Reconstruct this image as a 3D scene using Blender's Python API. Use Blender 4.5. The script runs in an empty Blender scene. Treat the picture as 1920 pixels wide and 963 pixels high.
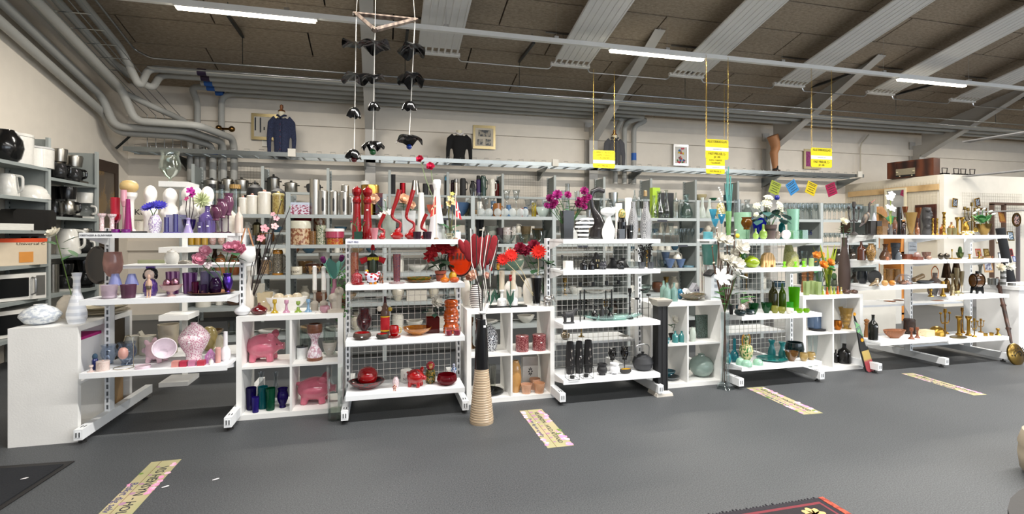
import bpy,math,random
from mathutils import Vector,Matrix
random.seed(11)
R = math.radians
SC = bpy.context.scene
COL = SC.collection
# ---------------------------------------------------------------- camera, world, lights, exposure
H,F,CX,HY = 1.4,944.0,960.0,441.0
CS,SN = 0.9682,0.2503
cd = bpy.data.cameras.new('camera'); cam = bpy.data.objects.new('camera',cd); COL.objects.link(cam)
cam.location = (0,0,H); cam.rotation_euler = (R(90),0,-math.atan2(SN,CS))
cd.sensor_width = 36; cd.lens = 36 * F / 1920; cd.shift_y = -40.5 / 1920; cd.clip_end = 100
SC.camera = cam
w = bpy.data.worlds.new('world'); SC.world = w; w.use_nodes = True
w.node_tree.nodes['Background'].inputs[0].default_value = (.8,.88,1,1)
w.node_tree.nodes['Background'].inputs[1].default_value = .6
SC.view_settings.view_transform = 'Standard'; SC.view_settings.look = 'None'
SC.view_settings.exposure = 0.86; SC.view_settings.gamma = 1
SC.view_settings.use_curve_mapping = False
SC.cycles.use_denoising = True
SC.cycles.max_bounces = 8; SC.cycles.transparent_max_bounces = 24
SC.cycles.diffuse_bounces = 4; SC.cycles.glossy_bounces = 3; SC.cycles.transmission_bounces = 6
SC.cycles.caustics_reflective = False; SC.cycles.caustics_refractive = False
SC.cycles.sample_clamp_indirect = 6
def area(name,loc,rot,sx,sy,power,col):
    l = bpy.data.lights.new(name,'AREA'); l.shape = 'RECTANGLE'; l.size = sx; l.size_y = sy
    l.energy = power; l.color = col
    o = bpy.data.objects.new(name,l); COL.objects.link(o); o.location = loc; o.rotation_euler = rot
    return o
area('window_daylight',(11,-5.7,2.0),(R(90),0,0),14,2.4,250,(.84,.92,1))
for k,(yy,pw) in enumerate(((2.6,165),(-1.3,110))):
    for j in range(3):
        area('ceiling_tube_light',(1.2 + j * 5.1,yy,4.0),(0,0,0),4.5,.12,pw,(1,.97,.92))
# ---------------------------------------------------------------- pixel helpers (real depths)
def rd(x):
    r = (x - CX) / F
    return SN + CS * r,CS - SN * r,math.sqrt(1 + r * r)
def atY(x,y,Y):
    a,b,c = rd(x); t = Y / b
    return Vector((a * t,Y,H + (HY - y) / F * t))
def tof(x,Y): return Y / rd(x)[1]
# ---------------------------------------------------------------- materials
def lin(h):
    o = []
    for i in (0,2,4):
        c = int(h[i:i + 2],16) / 255
        o.append(c / 12.92 if c <= .04045 else ((c + .055) / 1.055) ** 2.4)
    return o
MC = {}
def deep(c):
    s = (max(c) - min(c)) / max(max(c),1e-4); return [v * (1 - .42 * s) for v in c]
def mt(s):
    """'k hex [hex2] [scale]' -> procedural material; k: c ceramic, p matte, m metal, g glass, G deep glass, f fabric, w wood,
    v voronoi, n noise blotches, s horizontal rings, x vertical stripes, o dots, h checks, K wax, e emission"""
    if s in MC: return MC[s]
    q = s.split(); k = q[0]; c1 = deep(lin(q[1])) if k in 'cvnsxoK' else lin(q[1]); c2 = deep(lin(q[2])) if len(q) > 2 and len(q[2]) == 6 else None
    scl = float(q[-1]) if len(q) > 2 and len(q[-1]) != 6 else 20.0
    m = bpy.data.materials.new('mat_' + '_'.join(q)); m.use_nodes = True
    nt = m.node_tree; N = nt.nodes; L = nt.links; b = N['Principled BSDF']; out = N['Material Output']
    def tex(kind,**kw):
        n = N.new(kind)
        for a,v in kw.items():
            if a in n.inputs: n.inputs[a].default_value = v
            else: setattr(n,a,v)
        return n
    tc = N.new('ShaderNodeTexCoord')
    rough = {'c': .16,'p': .62,'m': .28,'f': .9,'w': .5,'v': .2,'n': .25,'s': .3,'x': .35,'o': .2,'h': .3,'K': .45,'g': .05,'G': .05,'e': .5}[k]
    b.inputs['Roughness'].default_value = rough
    if k == 'e':
        b.inputs['Base Color'].default_value = (*c1,1)
        b.inputs['Emission Color'].default_value = (*c1,1); b.inputs['Emission Strength'].default_value = scl
        MC[s] = m; return m
    if k in 'gG':
        N.remove(b)
        tr = N.new('ShaderNodeBsdfTransparent'); gl = N.new('ShaderNodeBsdfGlossy'); mx = N.new('ShaderNodeMixShader')
        lw = tex('ShaderNodeLayerWeight',Blend=.28 if k == 'g' else .35)
        tr.inputs[0].default_value = (*[c ** (.45 if k == 'g' else .6) for c in c1],1); gl.inputs['Color'].default_value = (.95,.97,1,1); gl.inputs['Roughness'].default_value = .06
        mr = tex('ShaderNodeMapRange'); mr.inputs['To Min'].default_value = .03; mr.inputs['To Max'].default_value = .38
        L.new(lw.outputs['Fresnel'],mr.inputs['Value']); L.new(mr.outputs[0],mx.inputs[0])
        L.new(tr.outputs[0],mx.inputs[1]); L.new(gl.outputs[0],mx.inputs[2])
        res = mx
        if k == 'G':
            df = N.new('ShaderNodeBsdfTranslucent'); d2 = N.new('ShaderNodeBsdfDiffuse'); a2 = N.new('ShaderNodeAddShader'); m2 = N.new('ShaderNodeMixShader')
            df.inputs[0].default_value = (*[c * .6 for c in c1],1); d2.inputs[0].default_value = (*[c * .6 for c in c1],1)
            L.new(df.outputs[0],a2.inputs[0]); L.new(d2.outputs[0],a2.inputs[1]); m2.inputs[0].default_value = .45
            L.new(mx.outputs[0],m2.inputs[1]); L.new(a2.outputs[0],m2.inputs[2]); res = m2
        L.new(res.outputs[0],out.inputs[0]); MC[s] = m; return m
    if k == 'm': b.inputs['Metallic'].default_value = 1
    mixn = N.new('ShaderNodeMix'); mixn.data_type = 'RGBA'
    A = mixn.inputs['A']; B = mixn.inputs['B']; Fc = mixn.inputs['Factor']
    A.default_value = (*c1,1)
    if c2 is None: B.default_value = (*[min(1,c * (.95 if k == 'p' else .9)) for c in c1],1)
    else: B.default_value = (*c2,1)
    def ramp(src,p0,p1):
        r = N.new('ShaderNodeMapRange'); r.inputs['From Min'].default_value = p0; r.inputs['From Max'].default_value = p1
        L.new(src,r.inputs['Value']); return r.outputs[0]
    if k in 'cpmfwK' and c2 is None or k in 'cpm':
        n = tex('ShaderNodeTexNoise',Scale=6.0 if len(q) < 3 else scl,Detail=3.0); L.new(tc.outputs['Object'],n.inputs['Vector'])
        L.new(ramp(n.outputs['Fac'],.35,.75),Fc)
    elif k == 'v':
        n = tex('ShaderNodeTexVoronoi',Scale=scl); L.new(tc.outputs['Object'],n.inputs['Vector'])
        L.new(ramp(n.outputs['Distance'],.42,.5),Fc)
    elif k == 'o':
        n = tex('ShaderNodeTexVoronoi',Scale=scl); L.new(tc.outputs['Object'],n.inputs['Vector'])
        L.new(ramp(n.outputs['Distance'],.30,.27),Fc)
    elif k in 'nfK':
        n = tex('ShaderNodeTexNoise',Scale=scl,Detail=5.0); L.new(tc.outputs['Object'],n.inputs['Vector'])
        L.new(ramp(n.outputs['Fac'],.47,.55),Fc)
    elif k in 'sx':
        n = tex('ShaderNodeTexWave',Scale=scl / 9,Distortion=.3); n.bands_direction = 'Z' if k == 's' else 'X'
        if k == 'x': n.wave_type = 'RINGS'; n.rings_direction = 'Y'; n.wave_type = 'BANDS'
        L.new(tc.outputs['Object'],n.inputs['Vector']); L.new(ramp(n.outputs['Fac'],.45,.6),Fc)
    elif k == 'h':
        n = tex('ShaderNodeTexChecker',Scale=scl); L.new(tc.outputs['Object'],n.inputs['Vector']); L.new(n.outputs['Fac'],Fc)
    elif k == 'w':
        n = tex('ShaderNodeTexWave',Scale=scl / 4,Distortion=6.0,Detail=3.0); n.bands_direction = 'X'
        L.new(tc.outputs['Object'],n.inputs['Vector']); L.new(n.outputs['Fac'],Fc)
    L.new(mixn.outputs['Result'],b.inputs['Base Color'])
    if k in 'fp':
        n2 = tex('ShaderNodeTexNoise',Scale=90.0); bp = tex('ShaderNodeBump',Strength=.15 if k == 'p' else .4,Distance=.004)
        L.new(tc.outputs['Object'],n2.inputs['Vector']); L.new(n2.outputs['Fac'],bp.inputs['Height']); L.new(bp.outputs[0],b.inputs['Normal'])
    if k == 'K': b.inputs['Subsurface Weight'].default_value = .15; b.inputs['Subsurface Scale'].default_value = .02
    if k in 'cvns': b.inputs['Coat Weight'].default_value = .4 if max(c1) > .05 else .1
    MC[s] = m; return m
# ---------------------------------------------------------------- mesh builders (raw: verts, faces)
def r_box(x0,x1,y0,y1,z0,z1):
    v = [(x,y,z) for x in (x0,x1) for y in (y0,y1) for z in (z0,z1)]
    return v,[(0,1,3,2),(4,6,7,5),(0,4,5,1),(2,3,7,6),(0,2,6,4),(1,5,7,3)]
def r_lathe(prof,seg=20,op=False,th=.07,sq=0):
    pr = list(prof)
    if op:
        inn = [(max(r - th,.002),max(h,.045)) for r,h in reversed(pr) if r > th]
        inn = [p for p in inn if p[1] >= .045]
        pr = pr + inn + [(0,inn[-1][1] if inn else .05)]
    v,f,rings = [],[],[]
    for r,h in pr:
        if r <= 1e-6: rings.append([len(v)]); v.append((0,0,h))
        else:
            rings.append(list(range(len(v),len(v) + seg)))
            for i in range(seg):
                a = 2 * math.pi * (i + .5) / seg; c,s = math.cos(a),math.sin(a)
                if sq:
                    mm = max(abs(c),abs(s)); c /= mm; s /= mm
                v.append((.5 * r * c,.5 * r * s,h))
    for A,B in zip(rings,rings[1:]):
        if len(A) == 1 and len(B) == 1: continue
        for i in range(seg):
            j = (i + 1) % seg
            if len(A) == 1: f.append((A[0],B[i],B[j]))
            elif len(B) == 1: f.append((A[i],A[j],B[0]))
            else: f.append((A[i],A[j],B[j],B[i]))
    return v,f
def r_tube(pts,rad,seg=8,closed=False):
    pts = [Vector(p) for p in pts]; n = len(pts); v,f = [],[]
    rads = rad if isinstance(rad,(list,tuple)) else [rad] * n
    up = None
    for i,p in enumerate(pts):
        if closed: d = pts[(i + 1) % n] - pts[i - 1]
        else: d = pts[min(i + 1,n - 1)] - pts[max(i - 1,0)]
        d = d.normalized() if d.length > 1e-9 else Vector((0,0,1))
        if up is None: up = Vector((0,0,1)) if abs(d.z) < .9 else Vector((1,0,0))
        sd = d.cross(up).normalized(); up = sd.cross(d).normalized()
        for k in range(seg):
            a = 2 * math.pi * k / seg
            q = p + (sd * math.cos(a) + up * math.sin(a)) * rads[i]; v.append(tuple(q))
    m = n if closed else n - 1
    for i in range(m):
        for k in range(seg):
            a,b = i * seg + k,i * seg + (k + 1) % seg; c = (i + 1) % n * seg
            f.append((a,b,c + (k + 1) % seg,c + k))
    if not closed:
        f.append(tuple(range(seg - 1,-1,-1))); f.append(tuple(range((n - 1) * seg,n * seg)))
    return v,f
def r_ell(c,r,seg=16,rings=10,tilt=None):
    v,f = [],[]
    c = Vector(c); M = Matrix.Rotation(tilt[0],3,tilt[1]) if tilt else Matrix.Identity(3)
    v.append(tuple(c + M @ Vector((0,0,-r[2]))))
    for i in range(1,rings):
        a = -math.pi / 2 + math.pi * i / rings
        for k in range(seg):
            b = 2 * math.pi * k / seg
            v.append(tuple(c + M @ Vector((r[0] * math.cos(a) * math.cos(b),r[1] * math.cos(a) * math.sin(b),r[2] * math.sin(a)))))
    v.append(tuple(c + M @ Vector((0,0,r[2]))))
    for k in range(seg):
        f.append((0,1 + (k + 1) % seg,1 + k)); q = 1 + (rings - 2) * seg
        f.append((len(v) - 1,q + k,q + (k + 1) % seg))
    for i in range(rings - 2):
        for k in range(seg):
            a = 1 + i * seg + k; b = 1 + i * seg + (k + 1) % seg; f.append((a,b,b + seg,a + seg))
    return v,f
def r_prism(poly,y0,y1):
    n = len(poly)
    v = [(x,y0,z) for x,z in poly] + [(x,y1,z) for x,z in poly]
    f = [tuple(range(n)),tuple(range(2 * n - 1,n - 1,-1))] + [(i,i + n,(i + 1) % n + n,(i + 1) % n) for i in range(n)]
    return v,f
def joinr(*rs):
    v,f = [],[]
    for a,b in rs:
        o = len(v); v += list(a); f += [tuple(i + o for i in q) for q in b]
    return v,f
def xf(r,M): return [tuple(M @ Vector(p)) for p in r[0]],r[1]
def mv(r,loc,rz=0,s=1): return xf(r,Matrix.Translation(loc) @ Matrix.Rotation(rz,4,'Z') @ Matrix.Scale(s,4))
def mesh(r,name='mesh',smooth=True,ang=40):
    me = bpy.data.meshes.new(name); me.from_pydata(r[0],[],r[1])
    if smooth:
        me.polygons.foreach_set('use_smooth',[True] * len(me.polygons)); me.update()
        try: me.set_sharp_from_angle(angle=R(ang))
        except Exception: pass
    me.update(); return me
def ob(name,me,mat,parent=None,loc=None,scale=None,rot=None):
    if not isinstance(me,bpy.types.Mesh): me = mesh(me,name)
    if not me.materials: me.materials.append(None)
    o = bpy.data.objects.new(name,me); COL.objects.link(o)
    o.material_slots[0].link = 'OBJECT'; o.material_slots[0].material = mt(mat) if isinstance(mat,str) else mat
    if parent is not None: o.parent = parent
    if loc is not None: o.location = loc
    if scale is not None: o.scale = scale
    if rot is not None: o.rotation_euler = rot
    return o
def tag(o,label,cat,group=None,kind=None):
    if label: o['label'] = label
    if cat: o['category'] = cat
    if group: o['group'] = group
    if kind: o['kind'] = kind
    return o
def struct(name,r,mat,parent=None,smooth=False):
    o = ob(name,mesh(r,name,smooth),mat,parent)
    if parent is None: o['kind'] = 'structure'
    return o
def empty(name,loc,label=None,cat=None,group=None,rz=0):
    o = bpy.data.objects.new(name,None); COL.objects.link(o); o.location = loc; o.rotation_euler = (0,0,rz)
    o.empty_display_size = .05
    return tag(o,label,cat,group)
def remeshed(r,vox,name,sm=4):
    o = bpy.data.objects.new('tmp',mesh(r,name)); COL.objects.link(o)
    m = o.modifiers.new('r','REMESH'); m.mode = 'VOXEL'; m.voxel_size = vox; m.use_smooth_shade = True
    if sm: s = o.modifiers.new('s','SMOOTH'); s.iterations = sm; s.factor = .5
    dg = bpy.context.evaluated_depsgraph_get(); dg.update()
    me = bpy.data.meshes.new_from_object(o.evaluated_get(dg)); me.name = name
    bpy.data.objects.remove(o)
    me.materials.clear(); return me
def rnd_path(pts,rad,n=5):
    """round the corners of a polyline"""
    pts = [Vector(p) for p in pts]; out = [pts[0]]
    for a,b,c in zip(pts,pts[1:],pts[2:]):
        r = min(rad,(b - a).length * .49,(c - b).length * .49)
        p = b + (a - b).normalized() * r; q = b + (c - b).normalized() * r
        for i in range(n + 1):
            t = i / n; out.append(p * (1 - t) ** 2 + b * 2 * t * (1 - t) + q * t * t)
    out.append(pts[-1]); return out
def swap(o,me,mat):
    if not isinstance(me,bpy.types.Mesh): me = mesh(me,o.name)
    if not me.materials: me.materials.append(None)
    o.data = me; o.material_slots[0].link = 'OBJECT'; o.material_slots[0].material = mt(mat); return o
def text(parent,s,size,loc,rot,mat,name='lettering',align='CENTER',ext=.0006,sx=1):
    c = bpy.data.curves.new(name,'FONT'); c.body = s; c.size = size; c.align_x = align; c.align_y = 'CENTER'; c.extrude = ext; c.resolution_u = 2
    o = bpy.data.objects.new(name,c); COL.objects.link(o)
    me = bpy.data.meshes.new_from_object(o.evaluated_get(bpy.context.evaluated_depsgraph_get())); bpy.data.objects.remove(o); bpy.data.curves.remove(c)
    me.materials.clear(); o = ob(name,me,mat,parent,loc,(sx,1,1),rot); o['kind'] = 'stuff'; return o
def byl(s): return next(q for q in bpy.data.objects if q.get('label','').startswith(s))
# ---------------------------------------------------------------- the room
WY,WX,WH,MS = 9.6,-4.04,3.91,.24        # back wall, left wall, eaves height, roof slope
def cz(y): return WH + MS * (WY - y)
def shader(name,fn):
    m = bpy.data.materials.new(name); m.use_nodes = True; fn(m.node_tree,m.node_tree.nodes['Principled BSDF']); return m
def f_floor(nt,b):
    N,L = nt.nodes,nt.links; tc = N.new('ShaderNodeTexCoord')
    n = N.new('ShaderNodeTexNoise'); n.inputs['Scale'].default_value = 150; n.inputs['Detail'].default_value = 2
    n2 = N.new('ShaderNodeTexNoise'); n2.inputs['Scale'].default_value = .7; n2.inputs['Detail'].default_value = 4
    L.new(tc.outputs['Object'],n.inputs['Vector']); L.new(tc.outputs['Object'],n2.inputs['Vector'])
    r = N.new('ShaderNodeValToRGB'); r.color_ramp.elements[0].position = .3; r.color_ramp.elements[1].position = .72
    r.color_ramp.elements[0].color = (.042,.0455,.049,1); r.color_ramp.elements[1].color = (.12,.126,.134,1)
    L.new(n.outputs['Fac'],r.inputs[0])
    mx = N.new('ShaderNodeMix'); mx.data_type = 'RGBA'; mx.blend_type = 'MULTIPLY'; mx.inputs['Factor'].default_value = .35
    L.new(r.outputs[0],mx.inputs['A']); L.new(n2.outputs['Fac'],mx.inputs['B']); L.new(mx.outputs['Result'],b.inputs['Base Color'])
    b.inputs['Roughness'].default_value = .55; b.inputs['Specular IOR Level'].default_value = .35
def f_board(nt,b):
    N,L = nt.nodes,nt.links; tc = N.new('ShaderNodeTexCoord')
    n = N.new('ShaderNodeTexNoise'); n.inputs['Scale'].default_value = 45; n.inputs['Detail'].default_value = 6; n.inputs['Roughness'].default_value = .75
    mp = N.new('ShaderNodeMapping'); mp.inputs['Scale'].default_value = (.35,1,1)
    L.new(tc.outputs['Object'],mp.inputs[0]); L.new(mp.outputs[0],n.inputs['Vector'])
    r = N.new('ShaderNodeValToRGB'); r.color_ramp.elements[0].position = .3; r.color_ramp.elements[1].position = .7
    r.color_ramp.elements[0].color = (.21,.165,.12,1); r.color_ramp.elements[1].color = (.45,.37,.28,1)
    L.new(n.outputs['Fac'],r.inputs[0]); L.new(r.outputs[0],b.inputs['Base Color'])
    bp = N.new('ShaderNodeBump'); bp.inputs['Strength'].default_value = .3; bp.inputs['Distance'].default_value = .01
    L.new(n.outputs['Fac'],bp.inputs['Height']); L.new(bp.outputs[0],b.inputs['Normal']); b.inputs['Roughness'].default_value = .95
MFLOOR = shader('vinyl_floor',f_floor); MBOARD = shader('woodwool_board',f_board)
WALLM = 'p e2dace'; STEEL = 'p b4b6b4'
struct('floor',r_box(WX - .1,22,-7,WY + .1,-.1,0),MFLOOR)
struct('wall_back',r_box(WX - .1,22,WY,WY + .15,0,WH + .03),WALLM)
struct('wall_left',r_prism([(-7,0),(WY + .15,0),(WY + .15,WH),(-7,cz(-7))],0,.15),WALLM)
o = bpy.data.objects['wall_left']; o.rotation_euler = (0,0,R(90)); o.location = (WX,0,0)
struct('wall_right',r_prism([(-7,0),(WY + .15,0),(WY + .15,WH),(-7,cz(-7))],0,.15),WALLM)
o = bpy.data.objects['wall_right']; o.rotation_euler = (0,0,R(90)); o.location = (22.1,0,0)
struct('wall_rear',joinr(r_box(WX,22,-6.9,-6.75,0,.7),r_box(WX,22,-6.9,-6.75,3.3,cz(-7))),WALLM)
struct('baseboard_back',r_box(WX,10.6,WY - .02,WY,0,.09),'p b9b7b0')
for z in (1.15,3.35): struct('trim_1',r_box(WX,22,WY - .045,WY,z,z + .16),WALLM)
# ceiling: a deck, with wood-wool boards as parts in the part of the room that is seen
deck = bpy.data.objects.new('ceiling',mesh(([(WX,-7,cz(-7) + .04),(22,-7,cz(-7) + .04),(22,WY,WH + .04),(WX,WY,WH + .04)],[(0,3,2,1)]),'ceiling',False))
COL.objects.link(deck); deck['kind'] = 'structure'; deck.data.materials.append(mt('p 0c0a08'))
sl = math.atan(MS); BL,BW = 2.4,.6 / math.cos(sl) * math.cos(sl)
bm_ = mesh(joinr(r_box(.011,BL - .011,.011,.6 / math.cos(sl) - .011,-.02,.02)),'ceiling_board',False)
row = 0; y = WY
while y > 2.4:
    x = WX - [0,.9,1.8,.6,1.5][row % 5]
    while x < 20:
        b_ = ob('ceiling_board',bm_,MBOARD,deck,(x,y,cz(y)),rot=(math.pi - sl,0,0)); b_.scale = (1,1,1)
        b_.rotation_euler = (-sl,0,0); b_.location = (x,y - .6,cz(y - .6) + .005)
        x += BL
    row += 1; y -= .6
struct('ceiling_rear',([(WX,-7,cz(-7)),(22,-7,cz(-7)),(22,2.4,cz(2.4)),(WX,2.4,cz(2.4))],[(0,3,2,1)]),MBOARD)
# portal frames: column + tapered haunch
for i,X in enumerate((-.2,4.1,8.4,12.7,17.0)):
    r = joinr(r_box(X - .09,X + .09,WY - .26,WY - .245,0,3.35),r_box(X - .006,X + .006,WY - .25,WY - .02,0,3.6),r_box(X - .09,X + .09,WY - .03,WY - .015,0,3.7))
    y0 = WY - .25; y1 = 6.85
    pts = [(y0,cz(y0)),(y0,3.3),(y1,cz(y1) - .04),(y1,cz(y1))]
    web = [(X + s,y,z) for s in (-.006,.006) for y,z in pts]
    web = (web,[(0,1,2,3),(7,6,5,4),(0,4,5,1),(1,5,6,2),(2,6,7,3),(3,7,4,0)])
    fl = [(X + s,y,z + d) for s in (-.09,.09) for d in (-.012,0) for y,z in ((y0,3.3),(y1,cz(y1) - .04))]
    fl = (fl,[(0,1,5,4),(2,6,7,3),(0,2,3,1),(4,5,7,6),(0,4,6,2),(1,3,7,5)])
    c = struct('trim_%d' % (i + 2),joinr(r,web,fl),'p bcb9b4')
# white bulkhead of the partition room on the right
PX,PYc = 10.66,7.43
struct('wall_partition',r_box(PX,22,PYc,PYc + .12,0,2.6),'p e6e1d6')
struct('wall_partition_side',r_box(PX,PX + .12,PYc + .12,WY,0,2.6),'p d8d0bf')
# ---------------------------------------------------------------- lighting track
t = empty('light_track',(0,6.5,4.03),'long white lighting track hung across the hall under the ceiling','light track')
ob('rail',r_box(-3.3,19.5,-.03,.03,-.01,.05),'p e8e8e6',t)
for i,x in enumerate((-2.26,3.11,8.32,13.6)):
    ob('housing',r_box(x - .02,x + 1.5,-.035,.035,-.03,-.008),'p f0f0ee',t)
    ob('diffuser',mesh(joinr(r_box(x,x + 1.48,-.03,.03,-.055,-.028)),'diffuser',False),'e fff4dc 9',t)
    area('track_tube_light',(x + .74,6.5,3.965),(0,0,0),1.46,.07,62,(1,.94,.84))
for x in (-1.1,.8,2.3,4.0,6.0,8.0,9.9,12.0):
    ob('hanger',joinr(r_tube([(x,0,.05),(x,0,cz(6.5) - 4.03)],.002,4),r_box(x - .03,x + .03,-.03,.03,.05,.08)),'m d8d8d8',t)
# radiant ceiling panels
pm = None
for i in range(7):
    X = .81 + i * 2.1
    t = empty('radiant_panel',(X,7.4,cz(7.4) - .3),'white radiant ceiling panel, ' + ['first from the left, beside the record mobile','second from the left, above the left yellow sign','third from the left, above the stacked yellow signs','fourth from the left','fifth from the left, above the single yellow sign','sixth from the left, right lit tube below','at the far right edge'][i],'heating panel','radiant heating panels under the roof')
    t.rotation_euler = (-sl,0,0)
    if pm is None:
        rr = [r_box(-.3,.3,-9,0,0,.02)]
        for k in range(7): x = -.29 + k * .093; rr.append(r_box(x,x + .022,-9,0,-.006,0))
        pm = mesh(joinr(*rr),'panel',False)
        em = mesh(joinr(r_box(-.33,.33,.12,.17,-.02,.03),*[r_box(-.29 + k * .093,-.265 + k * .093,0,.13,-.008,.012) for k in range(7)]),'end_manifold',False)
        hm = mesh(joinr(r_box(-.55,.0,-.35,-.33,.2,.22),r_tube([(-.28,-.34,.02),(-.28,-.34,.2)],.004,4),r_tube([(.28,-.34,.02),(.28,-.34,.2)],.004,4),
                        r_box(-.55,.0,-3.35,-3.33,.2,.22),r_tube([(-.28,-3.34,.02),(-.28,-3.34,.2)],.004,4)),'hanger_rail',False)
    ob('panel',pm,'p dedddb',t); ob('end_manifold',em,'p e4e2de',t); ob('hanger_rail',hm,'m 8c8c8c',t)['kind'] = 'stuff'
for i in range(7):
    X = .81 + i * 2.1
    o = ob('feed_pipe',r_tube(rnd_path([(X + .3,7.56,4.11),(X + .33,7.56,4.03),(X + 1.75,7.56,4.03),(X + 1.8,7.56,4.1)],.05),.011,6),'m c4c6c8')
    tag(o,'thin steel pipe linking ' + ['the first and second','the second and third','the third and fourth','the fourth and fifth','the fifth and sixth','the sixth and seventh','the seventh and the next'][i] + ' radiant panels','pipe','feed pipes between the ceiling panels')
# ---------------------------------------------------------------- insulated pipes
PIPE = 'p a9a9a5'
YP = (8.32,8.6,8.88,9.16,9.43)
def pipe(pts,rad,label,group='insulated grey pipes',bands=(),mat=PIPE,rr=.12):
    o = ob('pipe',mesh(r_tube(rnd_path(pts,rr),rad,12),'pipe'),mat); tag(o,label,'pipe',group)
    for b in bands: ob('marker_band',r_tube([(b[0],b[1],b[2]),(b[3],b[4],b[5])],rad + .003,12),b[6],o)
    return o
def lw(y,dz): return (-3.5,y,cz(y) - dz)
zb = 3.8
def yl(x,z,dz): return x
bandc = ('p 2b1a3c','p 2b1a3c','p 2a62b4','p 2a62b4','p 2a62b4')
bx = [(-.3568 if 0 else -2.75,)]
def band(i,X): return (X,YP[i],zb,X + .12,YP[i],zb,bandc[i])
pipe([(-3.45,-1,cz(-1) - .35),(-3.45,8.0,cz(8.0) - .35),(-3.25,8.05,3.45),(-3.25,8.32,3.8),(21.5,YP[0],zb)],.05,'top insulated pipe stepping up at the left corner, then along the wall',bands=[band(0,-2.62)])
pipe([(-3.65,-1,cz(-1) - .38),(-3.65,8.25,cz(8.25) - .42),(-3.2,8.3,3.5),(-3.2,8.6,3.8),(21.5,YP[1],zb)],.05,'second insulated pipe from the top, purple-marked, along the back wall',bands=[band(1,-2.66)])
pipe([(-2.75,YP[2],zb),(21.5,YP[2],zb)],.05,'third insulated pipe from the top, blue-marked, running to the right end',bands=[band(2,-2.7)])
pipe([(-2.98,9.45,2.3),(-2.98,9.45,3.62),(-2.98,9.16,zb),(5.15,YP[3],zb),(4.83,9.35,zb - .1),(4.83,9.45,zb - .2),(4.83,9.45,2.45)],.05,'insulated wall pipe that turns down beside the white column, middle drop',bands=[band(3,-2.75)])
pipe([(-2.62,9.45,2.3),(-2.62,9.45,3.7),(-2.5,9.45,zb),(5.35,YP[4],zb),(5.05,9.46,zb - .15),(5.05,9.46,2.45)],.05,'lowest insulated wall pipe, its right drop next to the white column',bands=[band(4,-2.7),(5.05,9.46,2.95,5.05,9.46,3.1,'p 2a62b4')])
pipe([(4.62,9.16,zb - .1),(4.62,9.44,zb - .3),(4.62,9.44,2.45)],.05,'leftmost of three vertical insulated pipes with blue bands',bands=[(4.62,9.44,2.95,4.62,9.44,3.1,'p 2a62b4')])
ob('brass_valve',joinr(r_ell((-2.62,9.32,3.18),(.05,.07,.05)),r_tube([(-2.62,9.36,3.18),(-2.45,9.3,3.17)],.02),r_ell((-2.42,9.29,3.17),(.05,.05,.05))),'m 7a5c34')
tag(bpy.data.objects['brass_valve'],'brass valve on the vertical grey pipe near the left corner','valve')
# sloping bundle on the left wall
for k,(X,dz,z1,X2,lb) in enumerate(((-3.6,.72,3.05,-2.62,'pale insulated pipe sloping down the left wall, nearest the room'),(-3.9,.78,2.98,-2.75,'insulated pipe close to the left wall, behind the pale one'),(-3.92,.98,2.92,-2.88,'lowest insulated pipe sloping along the left wall'))):
    ye = 8.35 + .12 * k; X2 = (-2.42,-2.58,-2.74)[k]
    pipe([(X,-1,cz(-1) - dz),(X,ye,cz(ye) - dz),(X + .15,ye + .05,z1),(X2 - .25,ye + .15,z1),(X2,9.3,z1 - .03),(X2,9.42,z1 - .16),(X2,9.42,2.3)],.055,lb,'sloping pipes on the left wall')
pipe([(-3.75,-1,cz(-1) - .55),(-3.75,8.6,cz(8.6) - .62),(-3.3,8.7,3.32),(-3.1,9.3,3.26),(-3.08,9.42,3.1),(-3.08,9.42,2.3)],.045,'thinner insulated pipe curling behind the others at the corner','sloping pipes on the left wall')
pipe([(-2.9,9.44,2.3),(-2.9,9.44,3.0),(-2.95,9.3,3.06),(-3.5,9.0,3.06)],.05,'short insulated pipe dropping behind the tall glass goblet','sloping pipes on the left wall')
# conduits
for i,(Yc,zc) in enumerate(((8.02,3.86),(8.16,3.78))):
    pts = [(-3.3,-1,cz(-1) - .25),(-3.3,Yc,cz(Yc) - .33 - .02 * i),(-3.1,Yc,zc),(21.5,Yc,zc)] if i == 0 else [(-3.2,Yc,zc),(21.5,Yc,zc)]
    pipe(pts,.013,['upper thin steel conduit in front of the thick pipes','lower thin steel conduit in front of the thick pipes'][i],'thin steel conduits',mat='m a4a8ab',rr=.06)
for i,X in enumerate((-1.95,.35,2.2,5.3,8.1,10.2,13.0)):
    o = ob('hanger_bracket',joinr(r_box(X - .02,X + .02,7.2,8.3,cz(7.75) - .09,cz(7.75) - .05),r_tube([(X,8.02,cz(8.02)),(X,8.02,3.84)],.005,4),r_tube([(X,7.3,cz(7.3)),(X,7.3,cz(7.75) - .08)],.005,4)),'m 5c6062')
    tag(o,'dark steel hanger channel under the roof boards holding the conduits','bracket','steel hanger channels for the conduits')
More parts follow.
